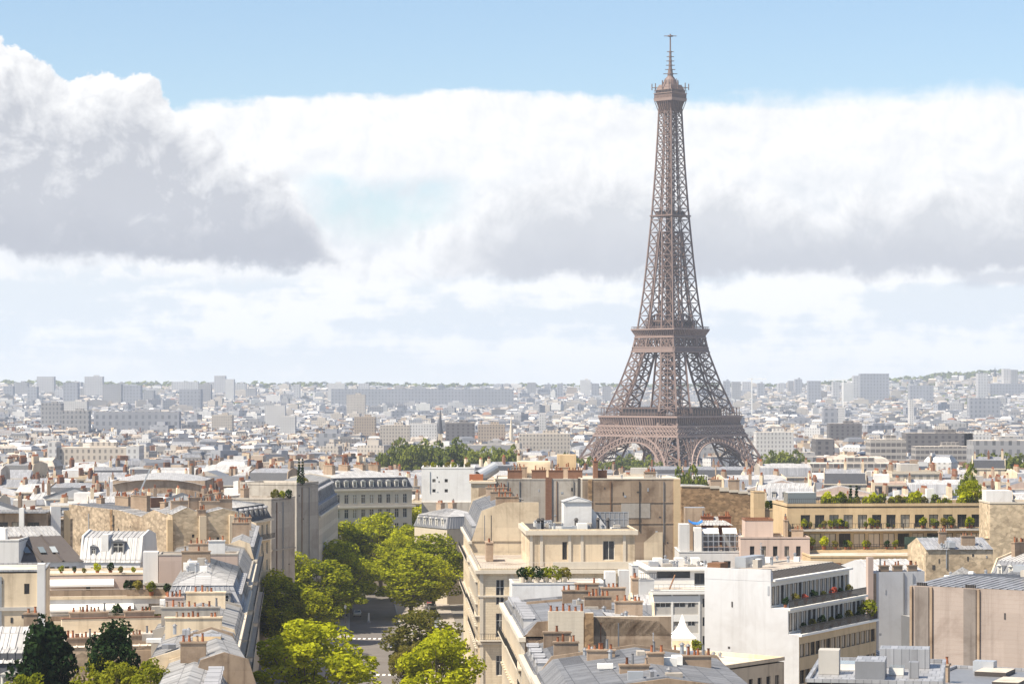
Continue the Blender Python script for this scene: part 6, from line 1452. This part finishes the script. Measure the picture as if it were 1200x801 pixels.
b.vol(0, L, 0, 12, gz(650) - 4, 14.6, {}); b.mansard(0, L, 0, 12, 14.6, 3.0, .8, 1.6, 'zinc_dark', 'zinc_bright', ends='hip'); b.dormers(0, L, 0, 12, 14.8, 5, w=1.3, h=2.2, ins=0, wm='frame'); b.chimney(3, 6, 2.5, 1.2, 17, 20.4, 5); b.chimney(7.5, 7, 2.5, 1.2, 17, 20.6, 5); b.done()
b = Bld('plain white block with four small square windows above the avenue end', (X(494, 705), 705), (X(556, 705), 705), 18, gz(700), 'plaster_white')
L = b.L
b.vol(0, L, 0, 18, gz(700) - 4, 27.6, {'front': [(3.0, 3.9, 24.0, 24.9, 'dark'), (6.4, 7.3, 24.0, 24.9, 'dark'), (3.0, 3.9, 21.2, 22.1, 'dark'), (6.4, 7.3, 21.2, 22.1, 'dark')]}); b.flat(0, L, 0, 18, 27.7, 'gravel', .5); b.w.box(0, L, -.3, .02, 0, b.z(18.5), 'plaster_grey', 'stone_trim'); b.marks(1, L - 1, 19, 27, 14, 1, 'front', 3); b.done()
for i in range(7): shrub(X(500 + i * 8, 708), 708, 27.7, ['leaf_dull', 'leaf', 'leaf_dark'][i % 3], 1.6, 'shrub on the roof of the plain white block above the avenue end', 'shrubs on the plain white block', False)
# ------------------------------------------------------------------ middle distance: individual houses
random.seed(21)
WALLS = [('stone_pale', 'pale stone'), ('plaster', 'cream'), ('plaster_white', 'white'), ('plaster_grey', 'grey'), ('plaster_tan', 'tan'), ('stone', 'warm stone'), ('plaster_pink', 'pinkish')]
ROOFS = [('mans', 'zinc', 'zinc_bright', 'pale mansard roof'), ('mans', 'slate', 'zinc', 'slate mansard roof'), ('gab', 'zinc_bright', 'zinc_bright', 'bright zinc roof'), ('gab', 'zinc', 'zinc', 'grey zinc roof'), ('flat', 'gravel_pale', 'plaster_white', 'flat pale roof'), ('flat', 'gravel', 'concrete', 'flat gravel roof'), ('gab', 'zinc_dark', 'zinc_dark', 'dark grey roof'), ('hip', 'zinc_bright', 'zinc_bright', 'hipped zinc roof')]
def mid_proto(i):
    rr = random.Random(100 + i); wm, wl = WALLS[i % 7]; kd, m1, m2, rl_ = ROOFS[(i * 3 + i // 8) % 8]
    b = Bld('proto', (0, 0), (rr.choice((14, 17, 20, 24)), 0), rr.choice((12, 14, 17)), 0, wm); L, D = b.L, b.D
    H = rr.choice((19, 20, 21, 22, 23)); fl = (H - 3.2, H - 6.4)
    sty = 'wide' if kd == 'flat' else 'french'; n = int(L / 3.0)
    win = ROWS(L, [z + .4 for z in fl], 2.0, 1.5 if kd == 'flat' else 1.1, n, sty, .8)
    # windows of the lower, mostly hidden floors are left out; the top two floors are openings
    b.vol(0, L, 0, D, -6, H, {'front': win} if i < 14 else {})
    if i >= 14:
        for x0, x1, z0, z1, _ in win: b.w.box(x0, x1, -.03, .05, z0, z1, 'glass')
        for k in range(int(D / 3.2)): b.w.box(L - .05, L + .03, 1.2 + k * 3.2, 2.4 + k * 3.2, fl[0] + .4, fl[0] + 2.2, 'glass')
    b.cornice(0, L, 0, D, H - .3, .35, .4)
    nc = rr.choice((1, 2, 2, 3))
    if kd == 'mans': b.mansard(0, L, 0, D, H, 3.2, 1.3, 1.3, m1, m2, rib=1.4 if i < 14 else 0); top = H + 3.8
    elif kd == 'gab': b.gable(0, L, 0, D, H, 2.8, m1, 'x' if i % 2 else 'y', rib=1.4 if i < 14 else 0); top = H + 1.6
    elif kd == 'hip': b.hip(0, L, 0, D, H, 2.8, m1, rib=1.4 if i < 14 else 0); top = H + 1.4
    else:
        b.flat(0, L, 0, D, H + .1, m1, .6); top = H
        b.block('penthouse', L * .25, L * .62, D * .4, D * .85, H + .1, H + 3, m2)
    if kd == 'mans' and i < 14: b.dormers(0, L, 0, D, H + .2, int(L / 3.2), ins=.05)
    for k in range(nc):
        mb = MB(); x = (L * .04 + .5, L * .96 - .5, L * .5)[k]; ly = D * rr.uniform(.22, .42); h = rr.uniform(2.2, 3.8)
        mb.box(-.45, .45, -ly / 2, ly / 2, 0, h, rr.choice(('chimney', 'chimney', 'brick_red', 'plaster')))
        npot = int(ly / .55)
        for q in range(npot):
            y = -ly / 2 + .3 + q * (ly - .6) / max(1, npot - 1); mb.box(-.17, .17, y - .14, y + .14, h, h + .75, 'terracotta', bottom=False)
        mb.build('chimney', b.root, (x, D * rr.uniform(.3, .7), top - .6))
    b.done(); b.info = (wl, rl_, nc, L, D, H); return b
protos = [mid_proto(i) for i in range(40)]
ORD = ['first', 'second', 'third', 'fourth', 'fifth', 'sixth', 'seventh', 'eighth', 'ninth', 'tenth', 'eleventh', 'twelfth', 'thirteenth', 'fourteenth', 'fifteenth', 'sixteenth']
mids = []
def blocked(x0, x1, Y):
    for a, c in ((x0, x1),):
        if Y < 720 and c > xl(min(Y, 480)) - 3 - (Y - 480) * .02 and a < xr(Y) + 2: return True
        px0, px1 = 600 + a / Y * FPX, 600 + c / Y * FPX
        if Y < 760 and px1 > 380 and px0 < 560: return True
    return False
Y = 590.0; row = 0
while Y < 1120:
    w = .212 * Y; x = -w - random.uniform(0, 15); ang = random.uniform(-.22, .22); seg = 0; ri = 0
    while x < w:
        near = Y < 800
        i = random.randrange(14) if near else random.randrange(14, 40)
        b = protos[i]; L = b.L
        if seg > random.choice((60, 90, 120)): x += random.uniform(8, 16); seg = 0; ang = random.uniform(-.22, .22)
        yj = Y + random.uniform(-5, 5)
        if blocked(x, x + L, yj): x += 8; continue
        mids.append((b, x, yj, ang + random.uniform(-.03, .03), row)); x += L * math.cos(ang) + .1; seg += L
    Y += random.uniform(30, 35) + (Y - 590) * .010; row += 1
used = set(); print('mids', len(mids))
side_words = lambda px: 'far left' if px < 150 else 'left' if px < 330 else 'left of centre' if px < 520 else 'middle' if px < 690 else 'before the tower' if px < 880 else 'right of tower' if px < 1030 else 'far right'
def label_of(b, x, Y_, row):
    return f"{b.info[0]} house with {b.info[1]}, {side_words(600 + (x + b.L / 2) / Y_ * FPX)}, {ORD[row]} roof row"
tot = {}; per = {}
for b, x, Y_, ang, row in mids[:300]: k = label_of(b, x, Y_, row); tot[k] = tot.get(k, 0) + 1
for b, x, Y_, ang, row in mids[:300]:
    r = b.root if id(b) not in used else copy_tree(b.root); used.add(id(b))
    g = gz(Y_); px = 600 + (x + b.L / 2) / Y_ * FPX
    r.location = (x, Y_, g - (1.2 if Y_ < 850 else 0)); r.rotation_euler = (0, 0, ang)
    hs = random.uniform(.88, 1.12)
    if 690 < px < 885 and Y_ > 620: hs = min(hs, .98)
    r.scale = (1, 1, hs)
    k = label_of(b, x, Y_, row); per[k] = per.get(k, 0) + 1
    r['label'] = k if tot[k] == 1 else k + f", {ORD[per[k] - 1]} from left"
    r['category'] = 'house'; r['group'] = 'houses of the crowded roof rows'; r.name = 'town_house'
for b in protos:
    if id(b) not in used:
        for c in list(b.root.children_recursive): bpy.data.objects.remove(c)
        bpy.data.objects.remove(b.root)

# ------------------------------------------------------------------ larger single blocks of the middle and far distance
FW = {}
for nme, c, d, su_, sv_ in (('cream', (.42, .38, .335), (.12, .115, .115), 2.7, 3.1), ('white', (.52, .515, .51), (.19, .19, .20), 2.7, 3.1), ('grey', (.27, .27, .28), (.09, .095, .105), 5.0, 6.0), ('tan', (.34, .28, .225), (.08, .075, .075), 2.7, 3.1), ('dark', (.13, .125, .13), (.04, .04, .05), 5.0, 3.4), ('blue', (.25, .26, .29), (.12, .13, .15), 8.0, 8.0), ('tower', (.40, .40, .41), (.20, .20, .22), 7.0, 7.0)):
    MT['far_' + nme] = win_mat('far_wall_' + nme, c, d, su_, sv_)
MT['far_band'] = win_mat('banded_office_wall', (.33, .31, .29), (.05, .05, .06), 3.0, 3.6, .08, .94)
class FB(MB):
    """mesh with UVs in metres on the walls"""
    def __init__(s): super().__init__(); s.uv = []
    def fpoly(s, pts, m, uv=None):
        s.poly(pts, m)
        for i in range(len(pts)): s.uv += list(uv[i]) if uv else [0.02, 0.02]
    def house(s, cx, cy, w, d, z0, z1, a, wm, rm, roof='flat', rh=2.5, off=0.0):
        c, q = math.cos(a), math.sin(a)
        P = lambda x, y, z: (cx + c * x - q * y, cy + q * x + c * y, z)
        k = [(-w / 2, -d / 2), (w / 2, -d / 2), (w / 2, d / 2), (-w / 2, d / 2)]; h = z1 - z0
        for i in range(4):
            p, r = k[i], k[(i + 1) % 4]; l = math.hypot(p[0] - r[0], p[1] - r[1])
            s.fpoly([P(*p, z0), P(*r, z0), P(*r, z1), P(*p, z1)], wm, [(off, 0), (off + l, 0), (off + l, h), (off, h)])
        if roof == 'flat':
            s.fpoly([P(*p, z1) for p in k], rm)
            if rh > 0:
                e = .22
                x0, y0 = -w * e, -d * e
                kk = [(x0, y0), (-x0, y0), (-x0, -y0), (x0, -y0)]
                for i in range(4): s.fpoly([P(*kk[i], z1), P(*kk[(i + 1) % 4], z1), P(*kk[(i + 1) % 4], z1 + rh), P(*kk[i], z1 + rh)], wm)
                s.fpoly([P(*p, z1 + rh) for p in kk], rm)
        else:
            i_ = min(d, w) * .12; t = [(x * (1 - 2 * i_ / w), y * (1 - 2 * i_ / d)) for x, y in k]; zm = z1 + rh * .65
            for i in range(4): s.fpoly([P(*k[i], z1), P(*k[(i + 1) % 4], z1), P(*t[(i + 1) % 4], zm), P(*t[i], zm)], rm if roof != 'slate' else 'slate')
            zt = z1 + rh; A, B = (t[0][0] * .95, 0), (t[1][0] * .95, 0)
            s.fpoly([P(*t[0], zm), P(*t[1], zm), P(*B, zt), P(*A, zt)], rm); s.fpoly([P(*t[2], zm), P(*t[3], zm), P(*A, zt), P(*B, zt)], rm)
            s.fpoly([P(*t[1], zm), P(*t[2], zm), P(*B, zt)], rm); s.fpoly([P(*t[3], zm), P(*t[0], zm), P(*A, zt)], rm)
    def stack(s, cx, cy, l, t, z0, h, a, m):
        c, q = math.cos(a), math.sin(a); P = lambda x, y, z: (cx + c * x - q * y, cy + q * x + c * y, z)
        k = [(-l / 2, -t / 2), (l / 2, -t / 2), (l / 2, t / 2), (-l / 2, t / 2)]
        for i in range(4): s.fpoly([P(*k[i], z0), P(*k[(i + 1) % 4], z0), P(*k[(i + 1) % 4], z0 + h), P(*k[i], z0 + h)], m)
        s.fpoly([P(*p, z0 + h) for p in k], 'terracotta')
def far_block(px0, px1, pyt, Y, d, wm, label, cat='building', name='apartment_block', rm='gravel_pale', pyb=None, roof='flat', rh=2.5, a=0.0, group=None):
    x0, x1 = X(px0, Y), X(px1, Y); zt = Z(pyt, Y); x = (x0 + x1) / 2; g = ground(x, Y)
    t = thing(name, label, cat, (x, Y + d / 2, g), a, group)
    fb = FB(); fb.house(0, 0, x1 - x0, d, -4, zt - g, 0, wm, rm, roof, 0 if roof == 'flat' else rh); fb.build('wall', t)
    if roof == 'flat' and (x1 - x0) > 18 and rh:
        m2 = FB(); m2.house((x1 - x0) * .12, 0, (x1 - x0) * .3, d * .4, zt - g, zt - g + rh, 0, wm, rm, 'flat', 0); m2.build('roof_plant', t)
    return t
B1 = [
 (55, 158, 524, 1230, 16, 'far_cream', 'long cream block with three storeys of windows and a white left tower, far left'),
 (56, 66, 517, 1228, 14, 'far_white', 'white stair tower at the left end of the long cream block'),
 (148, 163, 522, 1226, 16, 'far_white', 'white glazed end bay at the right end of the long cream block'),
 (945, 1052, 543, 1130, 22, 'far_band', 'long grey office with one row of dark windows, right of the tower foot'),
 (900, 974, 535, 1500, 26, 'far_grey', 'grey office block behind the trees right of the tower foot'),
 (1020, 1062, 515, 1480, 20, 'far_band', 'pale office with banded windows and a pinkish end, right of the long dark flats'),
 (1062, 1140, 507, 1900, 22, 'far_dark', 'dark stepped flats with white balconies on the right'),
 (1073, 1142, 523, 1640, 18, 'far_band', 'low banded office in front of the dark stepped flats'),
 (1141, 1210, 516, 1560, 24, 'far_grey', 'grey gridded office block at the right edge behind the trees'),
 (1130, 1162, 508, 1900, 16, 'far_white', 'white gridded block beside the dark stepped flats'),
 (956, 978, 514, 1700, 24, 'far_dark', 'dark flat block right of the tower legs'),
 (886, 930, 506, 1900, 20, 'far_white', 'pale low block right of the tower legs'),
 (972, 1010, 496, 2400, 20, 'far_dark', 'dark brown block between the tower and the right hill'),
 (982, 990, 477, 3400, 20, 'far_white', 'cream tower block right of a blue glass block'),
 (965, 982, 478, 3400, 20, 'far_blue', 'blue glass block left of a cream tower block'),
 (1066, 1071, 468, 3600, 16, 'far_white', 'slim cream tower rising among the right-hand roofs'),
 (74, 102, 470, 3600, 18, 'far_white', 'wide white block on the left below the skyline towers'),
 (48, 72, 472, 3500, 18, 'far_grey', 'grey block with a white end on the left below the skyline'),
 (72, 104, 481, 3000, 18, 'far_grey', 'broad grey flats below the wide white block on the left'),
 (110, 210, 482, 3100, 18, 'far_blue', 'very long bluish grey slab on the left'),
 (310, 334, 475, 3500, 18, 'far_white', 'large white block left of centre below the skyline'),
 (328, 346, 487, 2900, 18, 'far_white', 'white cube block below the large white one, left of centre'),
 (248, 272, 486, 3000, 18, 'far_cream', 'cream block among the left centre roofs'),
 (406, 428, 462, 4700, 18, 'far_cream', 'pale twin block at the foot of the skyline, left of the long slab'),
 (415, 440, 488, 2800, 18, 'far_tan', 'tan block with flat roof left of the park trees'),
 (445, 480, 498, 2300, 18, 'far_cream', 'cream block above the left end of the park trees'),
 (480, 512, 496, 2500, 18, 'far_white', 'white block above the park trees'),
 (522, 556, 495, 2500, 20, 'far_dark', 'dark glazed office above the middle of the park trees'),
 (560, 592, 497, 2400, 18, 'far_tan', 'brick-coloured stepped flats above the right of the park trees'),
 (608, 668, 508, 2000, 20, 'far_cream', 'long cream building left of the tower'),
 (632, 640, 485, 2900, 16, 'far_white', 'slim white block left of the tower'),
 (546, 600, 521, 1560, 16, 'far_grey', 'grey mansard terrace behind the park trees'),
]
for i, (a, c, t, Y, d, wm, lb) in enumerate(B1): far_block(a, c, t, Y, d, wm, lb, group=None)
SK = [
 (16, 32, 448, 'grey'), (43, 63, 441, 'white'), (74, 91, 448, 'blue'), (99, 120, 441, 'white'), (120, 142, 450, 'grey'), (144, 165, 451, 'blue'), (4, 15, 452, 'blue'), (32, 43, 453, 'blue'), (88, 99, 455, 'grey'), (64, 74, 456, 'white'), (168, 180, 457, 'grey'),
 (201, 232, 447, 'white'), (232, 247, 450, 'grey'), (251, 264, 440, 'white'), (264, 274, 444, 'white'), (274, 288, 449, 'grey'), (288, 300, 455, 'grey'), (344, 351, 450, 'grey'), (384, 404, 449, 'white'), (420, 432, 449, 'grey'),
 (618, 628, 448, 'grey'), (638, 646, 450, 'blue'), (653, 660, 449, 'blue'), (664, 676, 454, 'tan'), (680, 692, 445, 'white'), (693, 702, 449, 'blue'), (706, 716, 452, 'grey'),
 (848, 856, 446, 'blue'), (858, 868, 447, 'grey'), (870, 880, 447, 'white'), (888, 896, 449, 'blue'), (912, 919, 449, 'grey'), (924, 930, 446, 'grey'), (932, 940, 444, 'blue'), (947, 962, 446, 'blue'), (976, 984, 447, 'grey'), (988, 1000, 448, 'white'),
 (1000, 1007, 440, 'grey'), (1008, 1042, 437.5, 'blue'), (1176, 1184, 432, 'white'), (1185, 1193, 433, 'grey'), (1146, 1158, 437, 'grey'),
]
COLW = {'grey': 'grey', 'white': 'pale', 'blue': 'bluish', 'tan': 'tan'}
def wword(w, Y): return 'slim' if w < 9 else 'wide' if w > 18 else 'stocky'
for i, (a, c, t, k) in enumerate(SK):
    Y = random.uniform(6200, 7600)
    reg = 'at the far left' if a < 100 else 'left' if a < 250 else 'left of centre' if a < 440 else 'just left of the tower' if a < 740 else 'just right of the tower' if a < 900 else 'right of the tower' if a < 1000 else 'on the right hilltop'
    n = sum(1 for q in SK[:i] if q[3] == k and ((q[0] < 100) == (a < 100)) and abs(q[0] - a) < 160 and wword(q[1] - q[0], 0) == wword(c - a, 0))
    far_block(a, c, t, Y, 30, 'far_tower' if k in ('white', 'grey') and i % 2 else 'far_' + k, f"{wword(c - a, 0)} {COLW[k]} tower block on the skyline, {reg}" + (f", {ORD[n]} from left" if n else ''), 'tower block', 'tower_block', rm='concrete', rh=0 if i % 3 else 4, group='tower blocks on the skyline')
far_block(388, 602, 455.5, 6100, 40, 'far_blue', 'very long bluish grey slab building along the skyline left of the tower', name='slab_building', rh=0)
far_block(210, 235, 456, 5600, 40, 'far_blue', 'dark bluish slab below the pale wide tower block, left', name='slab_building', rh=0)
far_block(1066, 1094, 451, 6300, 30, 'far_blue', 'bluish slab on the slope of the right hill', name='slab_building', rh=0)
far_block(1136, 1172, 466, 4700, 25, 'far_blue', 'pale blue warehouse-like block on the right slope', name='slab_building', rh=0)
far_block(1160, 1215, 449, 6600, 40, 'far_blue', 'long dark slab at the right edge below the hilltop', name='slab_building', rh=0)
# two slim spires and a mast
def spire(px, Y, pyt, w, label, m='slate'):
    x = X(px, Y); g = ground(x, Y); h = Z(pyt, Y) - g; t = thing('church_tower', label, 'church tower', (x, Y, g)); mb = MB(); mb.box(-w, w, -w, w, 0, h * .55, 'stone'); mb.build('wall', t)
    mb = MB(); mb.cyl((0, 0), w * 1.2, .1, h * .55, h, m, 8); mb.build('spire', t)
spire(516, 2500, 478, 2.2, 'slim dark church spire above the park trees'); spire(599, 2300, 486, 2.0, 'pale stone church spire left of the tower', 'stone_pale'); spire(1166, 7600, 430, 5, 'thin mast-like spire on the right hilltop')
def crane(px, Y, pyt, arm, label):
    x = X(px, Y); g = ground(x, Y); h = Z(pyt, Y) - g; t = thing('tower_crane', label, 'crane', (x, Y, g)); mb = MB(); mb.bar((0, 0, 0), (0, 0, h), 2.2, 'white_paint'); mb.build('mast', t)
    mb = MB(); mb.bar((-arm * .3, 0, h - 2), (arm, 0, h - 2), 1.4, 'white_paint'); mb.bar((0, 0, h + 4), (arm * .7, 0, h - 1), .5, 'white_paint'); mb.build('jib', t)
crane(881, 5200, 442.5, 30, 'pale tower crane on the skyline just right of the tower')
crane(988, 5600, 444, -34, 'pale tower crane on the skyline left of the hilltop block')
# long pale roof and jib-like pole, left middle
b = Bld('wide low building with a white curved roof, left middle distance', (X(132, 800), 800), (X(240, 800), 800), 26, gz(800), 'plaster_tan')
L = b.L; b.vol(0, L, 0, 26, -14, 21.0, {}); n = 8
for i in range(n):
    f0, f1 = i / n, (i + 1) / n; zf = lambda f: 20.6 + 2.3 * math.sin(math.pi * (f * .92 + .06)) ** .7
    b.rf.slope((L * f0, -1, b.z(zf(f0) - 1.5)), (L * f1, -1, b.z(zf(f1) - 1.5)), (L * f1, 20, b.z(zf(f1))), (L * f0, 20, b.z(zf(f0))), 'zinc_bright', 2)
b.done()
t = thing('pole', 'long slanting pale pole leaning over the left middle roofs', 'pole', (X(148, 690), 690, Z(594, 690) - 4)); mb = MB(); mb.bar((0, 0, 0), (X(176, 690) - X(148, 690), 0, Z(549, 690) - Z(594, 690) + 4), .38, 'duct'); mb.build('boom', t)

# ------------------------------------------------------------------ the rest of the city: thousands of small far roofs
random.seed(33)
fb = FB(); FWL = ['far_cream', 'far_cream', 'far_white', 'far_white', 'far_grey', 'far_tan']; RM = ['zinc_bright', 'zinc', 'zinc', 'gravel_pale', 'gravel', 'zinc_dark', 'zinc_dark', 'slate', 'zinc']
Y = 1135.0; nfar = 0
while Y < 8300:
    step = 18 + (Y - 1100) * .0062; w = .218 * Y; x = -w; ang = random.uniform(-.5, .5); seg = 0; lim = random.uniform(60, 200)
    while x < w:
        ww = random.uniform(8, 18) * (1 + (Y - 1100) * .00008)
        seg += ww
        if seg > lim: seg = 0; lim = random.uniform(60, 220); ang = random.uniform(-.5, .5); x += random.uniform(4, 14)
        y = Y + random.uniform(-8, 8); px = 600 + x / y * FPX; x += ww * random.uniform(.95, 1.12)
        if 655 < px < 925 and 1330 < y < 2120: continue                  # gardens and river round the tower
        if 450 < px < 600 and 1240 < y < 1400: continue
        if 1135 < px < 1215 and 1180 < y < 1330: continue
        hill = sstep(y, 4600, 6500)
        if hill and random.random() < .30 * hill + (.25 if px > 1000 else 0) * hill: continue
        g = ground(x, y); big = random.random() < (.012 + .022 * sstep(y, 2200, 5000))
        h = random.choice((10, 14, 17, 19, 20, 21, 22, 24)) * random.uniform(.88, 1.12)
        if y > 4600: h *= .8
        if y < 1400 and 640 < px < 930: h = min(h, 16)
        if y < 1240 and (440 < px < 600 or px > 1120): h = random.uniform(17, 21)
        if y < 1250 and 600 < px < 920: h = random.uniform(16, 21)
        if 1240 < y < 1340 and 690 < px < 880: continue
        if big and y < 1450: big = False
        if big: h = random.uniform(25, 34); ww *= random.uniform(1.0, 2.0)
        d = random.uniform(11, 17); wm = random.choice(FWL if not big else ['far_white', 'far_grey', 'far_cream', 'far_blue'])
        rf = 'flat' if big or random.random() < .28 else ('slate' if random.random() < .3 else 'pitch'); rm = random.choice(RM) if random.random() > .025 else 'tile'
        fb.house(x, y, ww, d, g - 4, g + h, ang + random.uniform(-.04, .04) + (1.57 if random.random() < .2 else 0), wm, rm, rf, random.uniform(2, 4.2), random.uniform(0, 9)); nfar += 1
        if not big and y < 3600 and random.random() < .8:
            for k in range(random.choice((1, 2, 2))): fb.stack(x + random.uniform(-.45, .45) * ww, y + random.uniform(-.2, .2) * d, .9 if random.random() < .6 else 4, 4.5, g + h, random.uniform(3, 5), ang, random.choice(('chimney', 'chimney', 'brick_red', 'plaster', 'plaster_white')))
    Y += step
print('far houses', nfar)
o = fb.build('distant_houses'); o['kind'] = 'stuff'; o['label'] = 'endless small pale houses and grey roofs of the city stretching to the horizon'; o['category'] = 'houses'

# ------------------------------------------------------------------ park trees
PF = [tree_meshes(s, 17, 6.5, 3, 'leaf_far', 40, 70, .62, 2.1) for s in (61, 62, 63)]
PARK = []
def park(px, Y, py, s, lab, grp): 
    g = gz(Y); H = Z(py, Y) - g
    tree(PF[len(PARK) % 3], X(px, Y), Y, g, lab, s, max(.5, H / 17), name='park_tree', group=grp); PARK.append(1)
WH = ['tallest', 'rounded', 'broad', 'low', 'pale', 'leafy', 'bushy', 'spreading', 'dense', 'open', 'ragged', 'small']
for i, (px, py, s) in enumerate(((449, 532, .7), (462, 527, .9), (474, 521, 1.2), (486, 523, 1.2), (499, 525, 1.1), (511, 524, 1.2), (523, 525, 1.2), (534, 524, 1.3), (546, 527, 1.1), (557, 530, 1.2), (568, 533, 1.1), (578, 530, .9), (588, 528, 1.1), (600, 531, .8))):
    park(px, 1290 + (i % 3) * 22, py, s * 1.1, f'park tree in the green belt left of the tower, {ORD[i]} from the left', 'trees of the green belt left of the tower')
for i, (px, py, Y, s) in enumerate(((664, 536, 1400, 1.0), (676, 538, 1400, .9), (690, 543, 1500, 1.0), (702, 546, 1560, 1.0), (714, 542, 1620, 1.1), (726, 541, 1660, 1.2), (738, 537, 1700, 1.4), (750, 540, 1640, 1.1), (761, 541, 1600, 1.1), (772, 546, 1560, .9), (806, 549, 1560, .8), (822, 552, 1540, 1.0), (838, 551, 1560, 1.0), (852, 548, 1560, .9))):
    park(px, Y, py, s, f'tree in the gardens under the tower arches, {ORD[i]} from the left', 'trees in the gardens under the tower')
for i, (px, py, Y, s) in enumerate(((898, 540, 1420, 1.0), (908, 534, 1420, 1.2), (919, 531, 1420, 1.2), (930, 536, 1420, 1.1), (941, 537, 1440, .9))):
    park(px, Y, py, s, f'tree beside the right foot of the tower, {ORD[i]} from the left', 'trees right of the tower foot')
for i, (px, py, Y, s) in enumerate(((1136, 541, 1240, .9), (1147, 538, 1240, 1.2), (1158, 535, 1250, 1.4), (1170, 540, 1230, 1.2), (1181, 537, 1240, 1.3), (1192, 535, 1250, 1.3), (1203, 540, 1240, 1.1))):
    park(px, Y, py + 3, s, f'tree in the clump before the gridded office at the right edge, {ORD[i]} from the left', 'tree clump at the right edge')
for i, (px, py, Y, s) in enumerate(((809, 561, 800, .75), (797, 557, 860, .6), (820, 560, 800, .6), (1138, 566, 640, .7), (1128, 570, 640, .6))):
    park(px, Y, py, s, ('bright green rooftop garden tree' if px > 1000 else 'dark green tree behind the brick wall') + f', {ORD[i % 3]} of its clump', 'garden trees between the roofs')
# distant greenery: woods on the hills and scattered crowns
random.seed(44); mb = MB()
ico = []
for i in range(7):
    for j in range(3):
        a = i * 6.283 / 7; e = (.0, .7, 1.25)[j]; ico.append(Vector((math.cos(a) * math.cos(e), math.sin(a) * math.cos(e), math.sin(e))))
def blob(x, y, z, r, n=16):
    for k in range(n):
        v = random.choice(ico); p = Vector((x, y, z)) + Vector((v.x * r * 1.2, v.y * r, v.z * r * .9)) * random.uniform(.6, 1.05)
        nn = (v + Vector((random.uniform(-.6, .6), random.uniform(-.6, .6), random.uniform(-.2, .8)))).normalized(); a = nn.orthogonal().normalized(); b_ = nn.cross(a); s = r * random.uniform(.35, .6)
        mb.poly([p - a * s, p - b_ * s * .8, p + a * s, p + b_ * s * .8], 'leaf_far')
for _ in range(3600):
    y = random.uniform(4800, 8800) if random.random() < .55 else random.uniform(1400, 4800); x = random.uniform(-.215, .215) * y; px = 600 + x / y * FPX
    if y < 2200 and 640 < px < 930: continue
    if y > 5500 and px < 1000 and random.random() < .35: continue
    r = random.uniform(6, 13) if y > 4500 else random.uniform(4, 7); blob(x, y, ground(x, y) + r * (.5 if y > 4500 else 1.3), r)
for i in range(520):
    y = random.uniform(8300, 8900); x = -.215 * y + .43 * y * i / 520 + random.uniform(-6, 6); r = random.uniform(9, 17); blob(x, y, ground(x, y) + r * .4, r, 18)
o = mb.build('distant_woods'); o['kind'] = 'stuff'; o['label'] = 'hazy bluish green woods and scattered treetops far off on the hills'; o['category'] = 'woods'
# river
mb = MB(); mb.poly([(X(560, 1600), 1590, -24.6), (X(960, 1600), 1590, -24.6), (X(960, 1600), 1665, -24.6), (X(560, 1600), 1665, -24.6)], 'glass_roof'); o = mb.build('water'); o['kind'] = 'structure'

# ------------------------------------------------------------------ air
mb = MB(); mb.box(-3700, 3700, -350, 11200, -31, 312, 'white_paint')
m = bpy.data.materials.new('haze'); m.use_nodes = True; nt = m.node_tree; nt.nodes.clear()
out = nt.nodes.new('ShaderNodeOutputMaterial'); pv = nt.nodes.new('ShaderNodeVolumePrincipled'); nt.links.new(pv.outputs[0], out.inputs['Volume'])
pv.inputs['Color'].default_value = (0.72, 0.82, 1.0, 1); pv.inputs['Density'].default_value = 0.00006; pv.inputs['Anisotropy'].default_value = 0.0
MT['haze'] = m
mb.mats = ['haze']; o = mb.build('haze'); o['kind'] = 'stuff'; o['label'] = 'thin pale blue haze over the whole city'; o['category'] = 'haze'
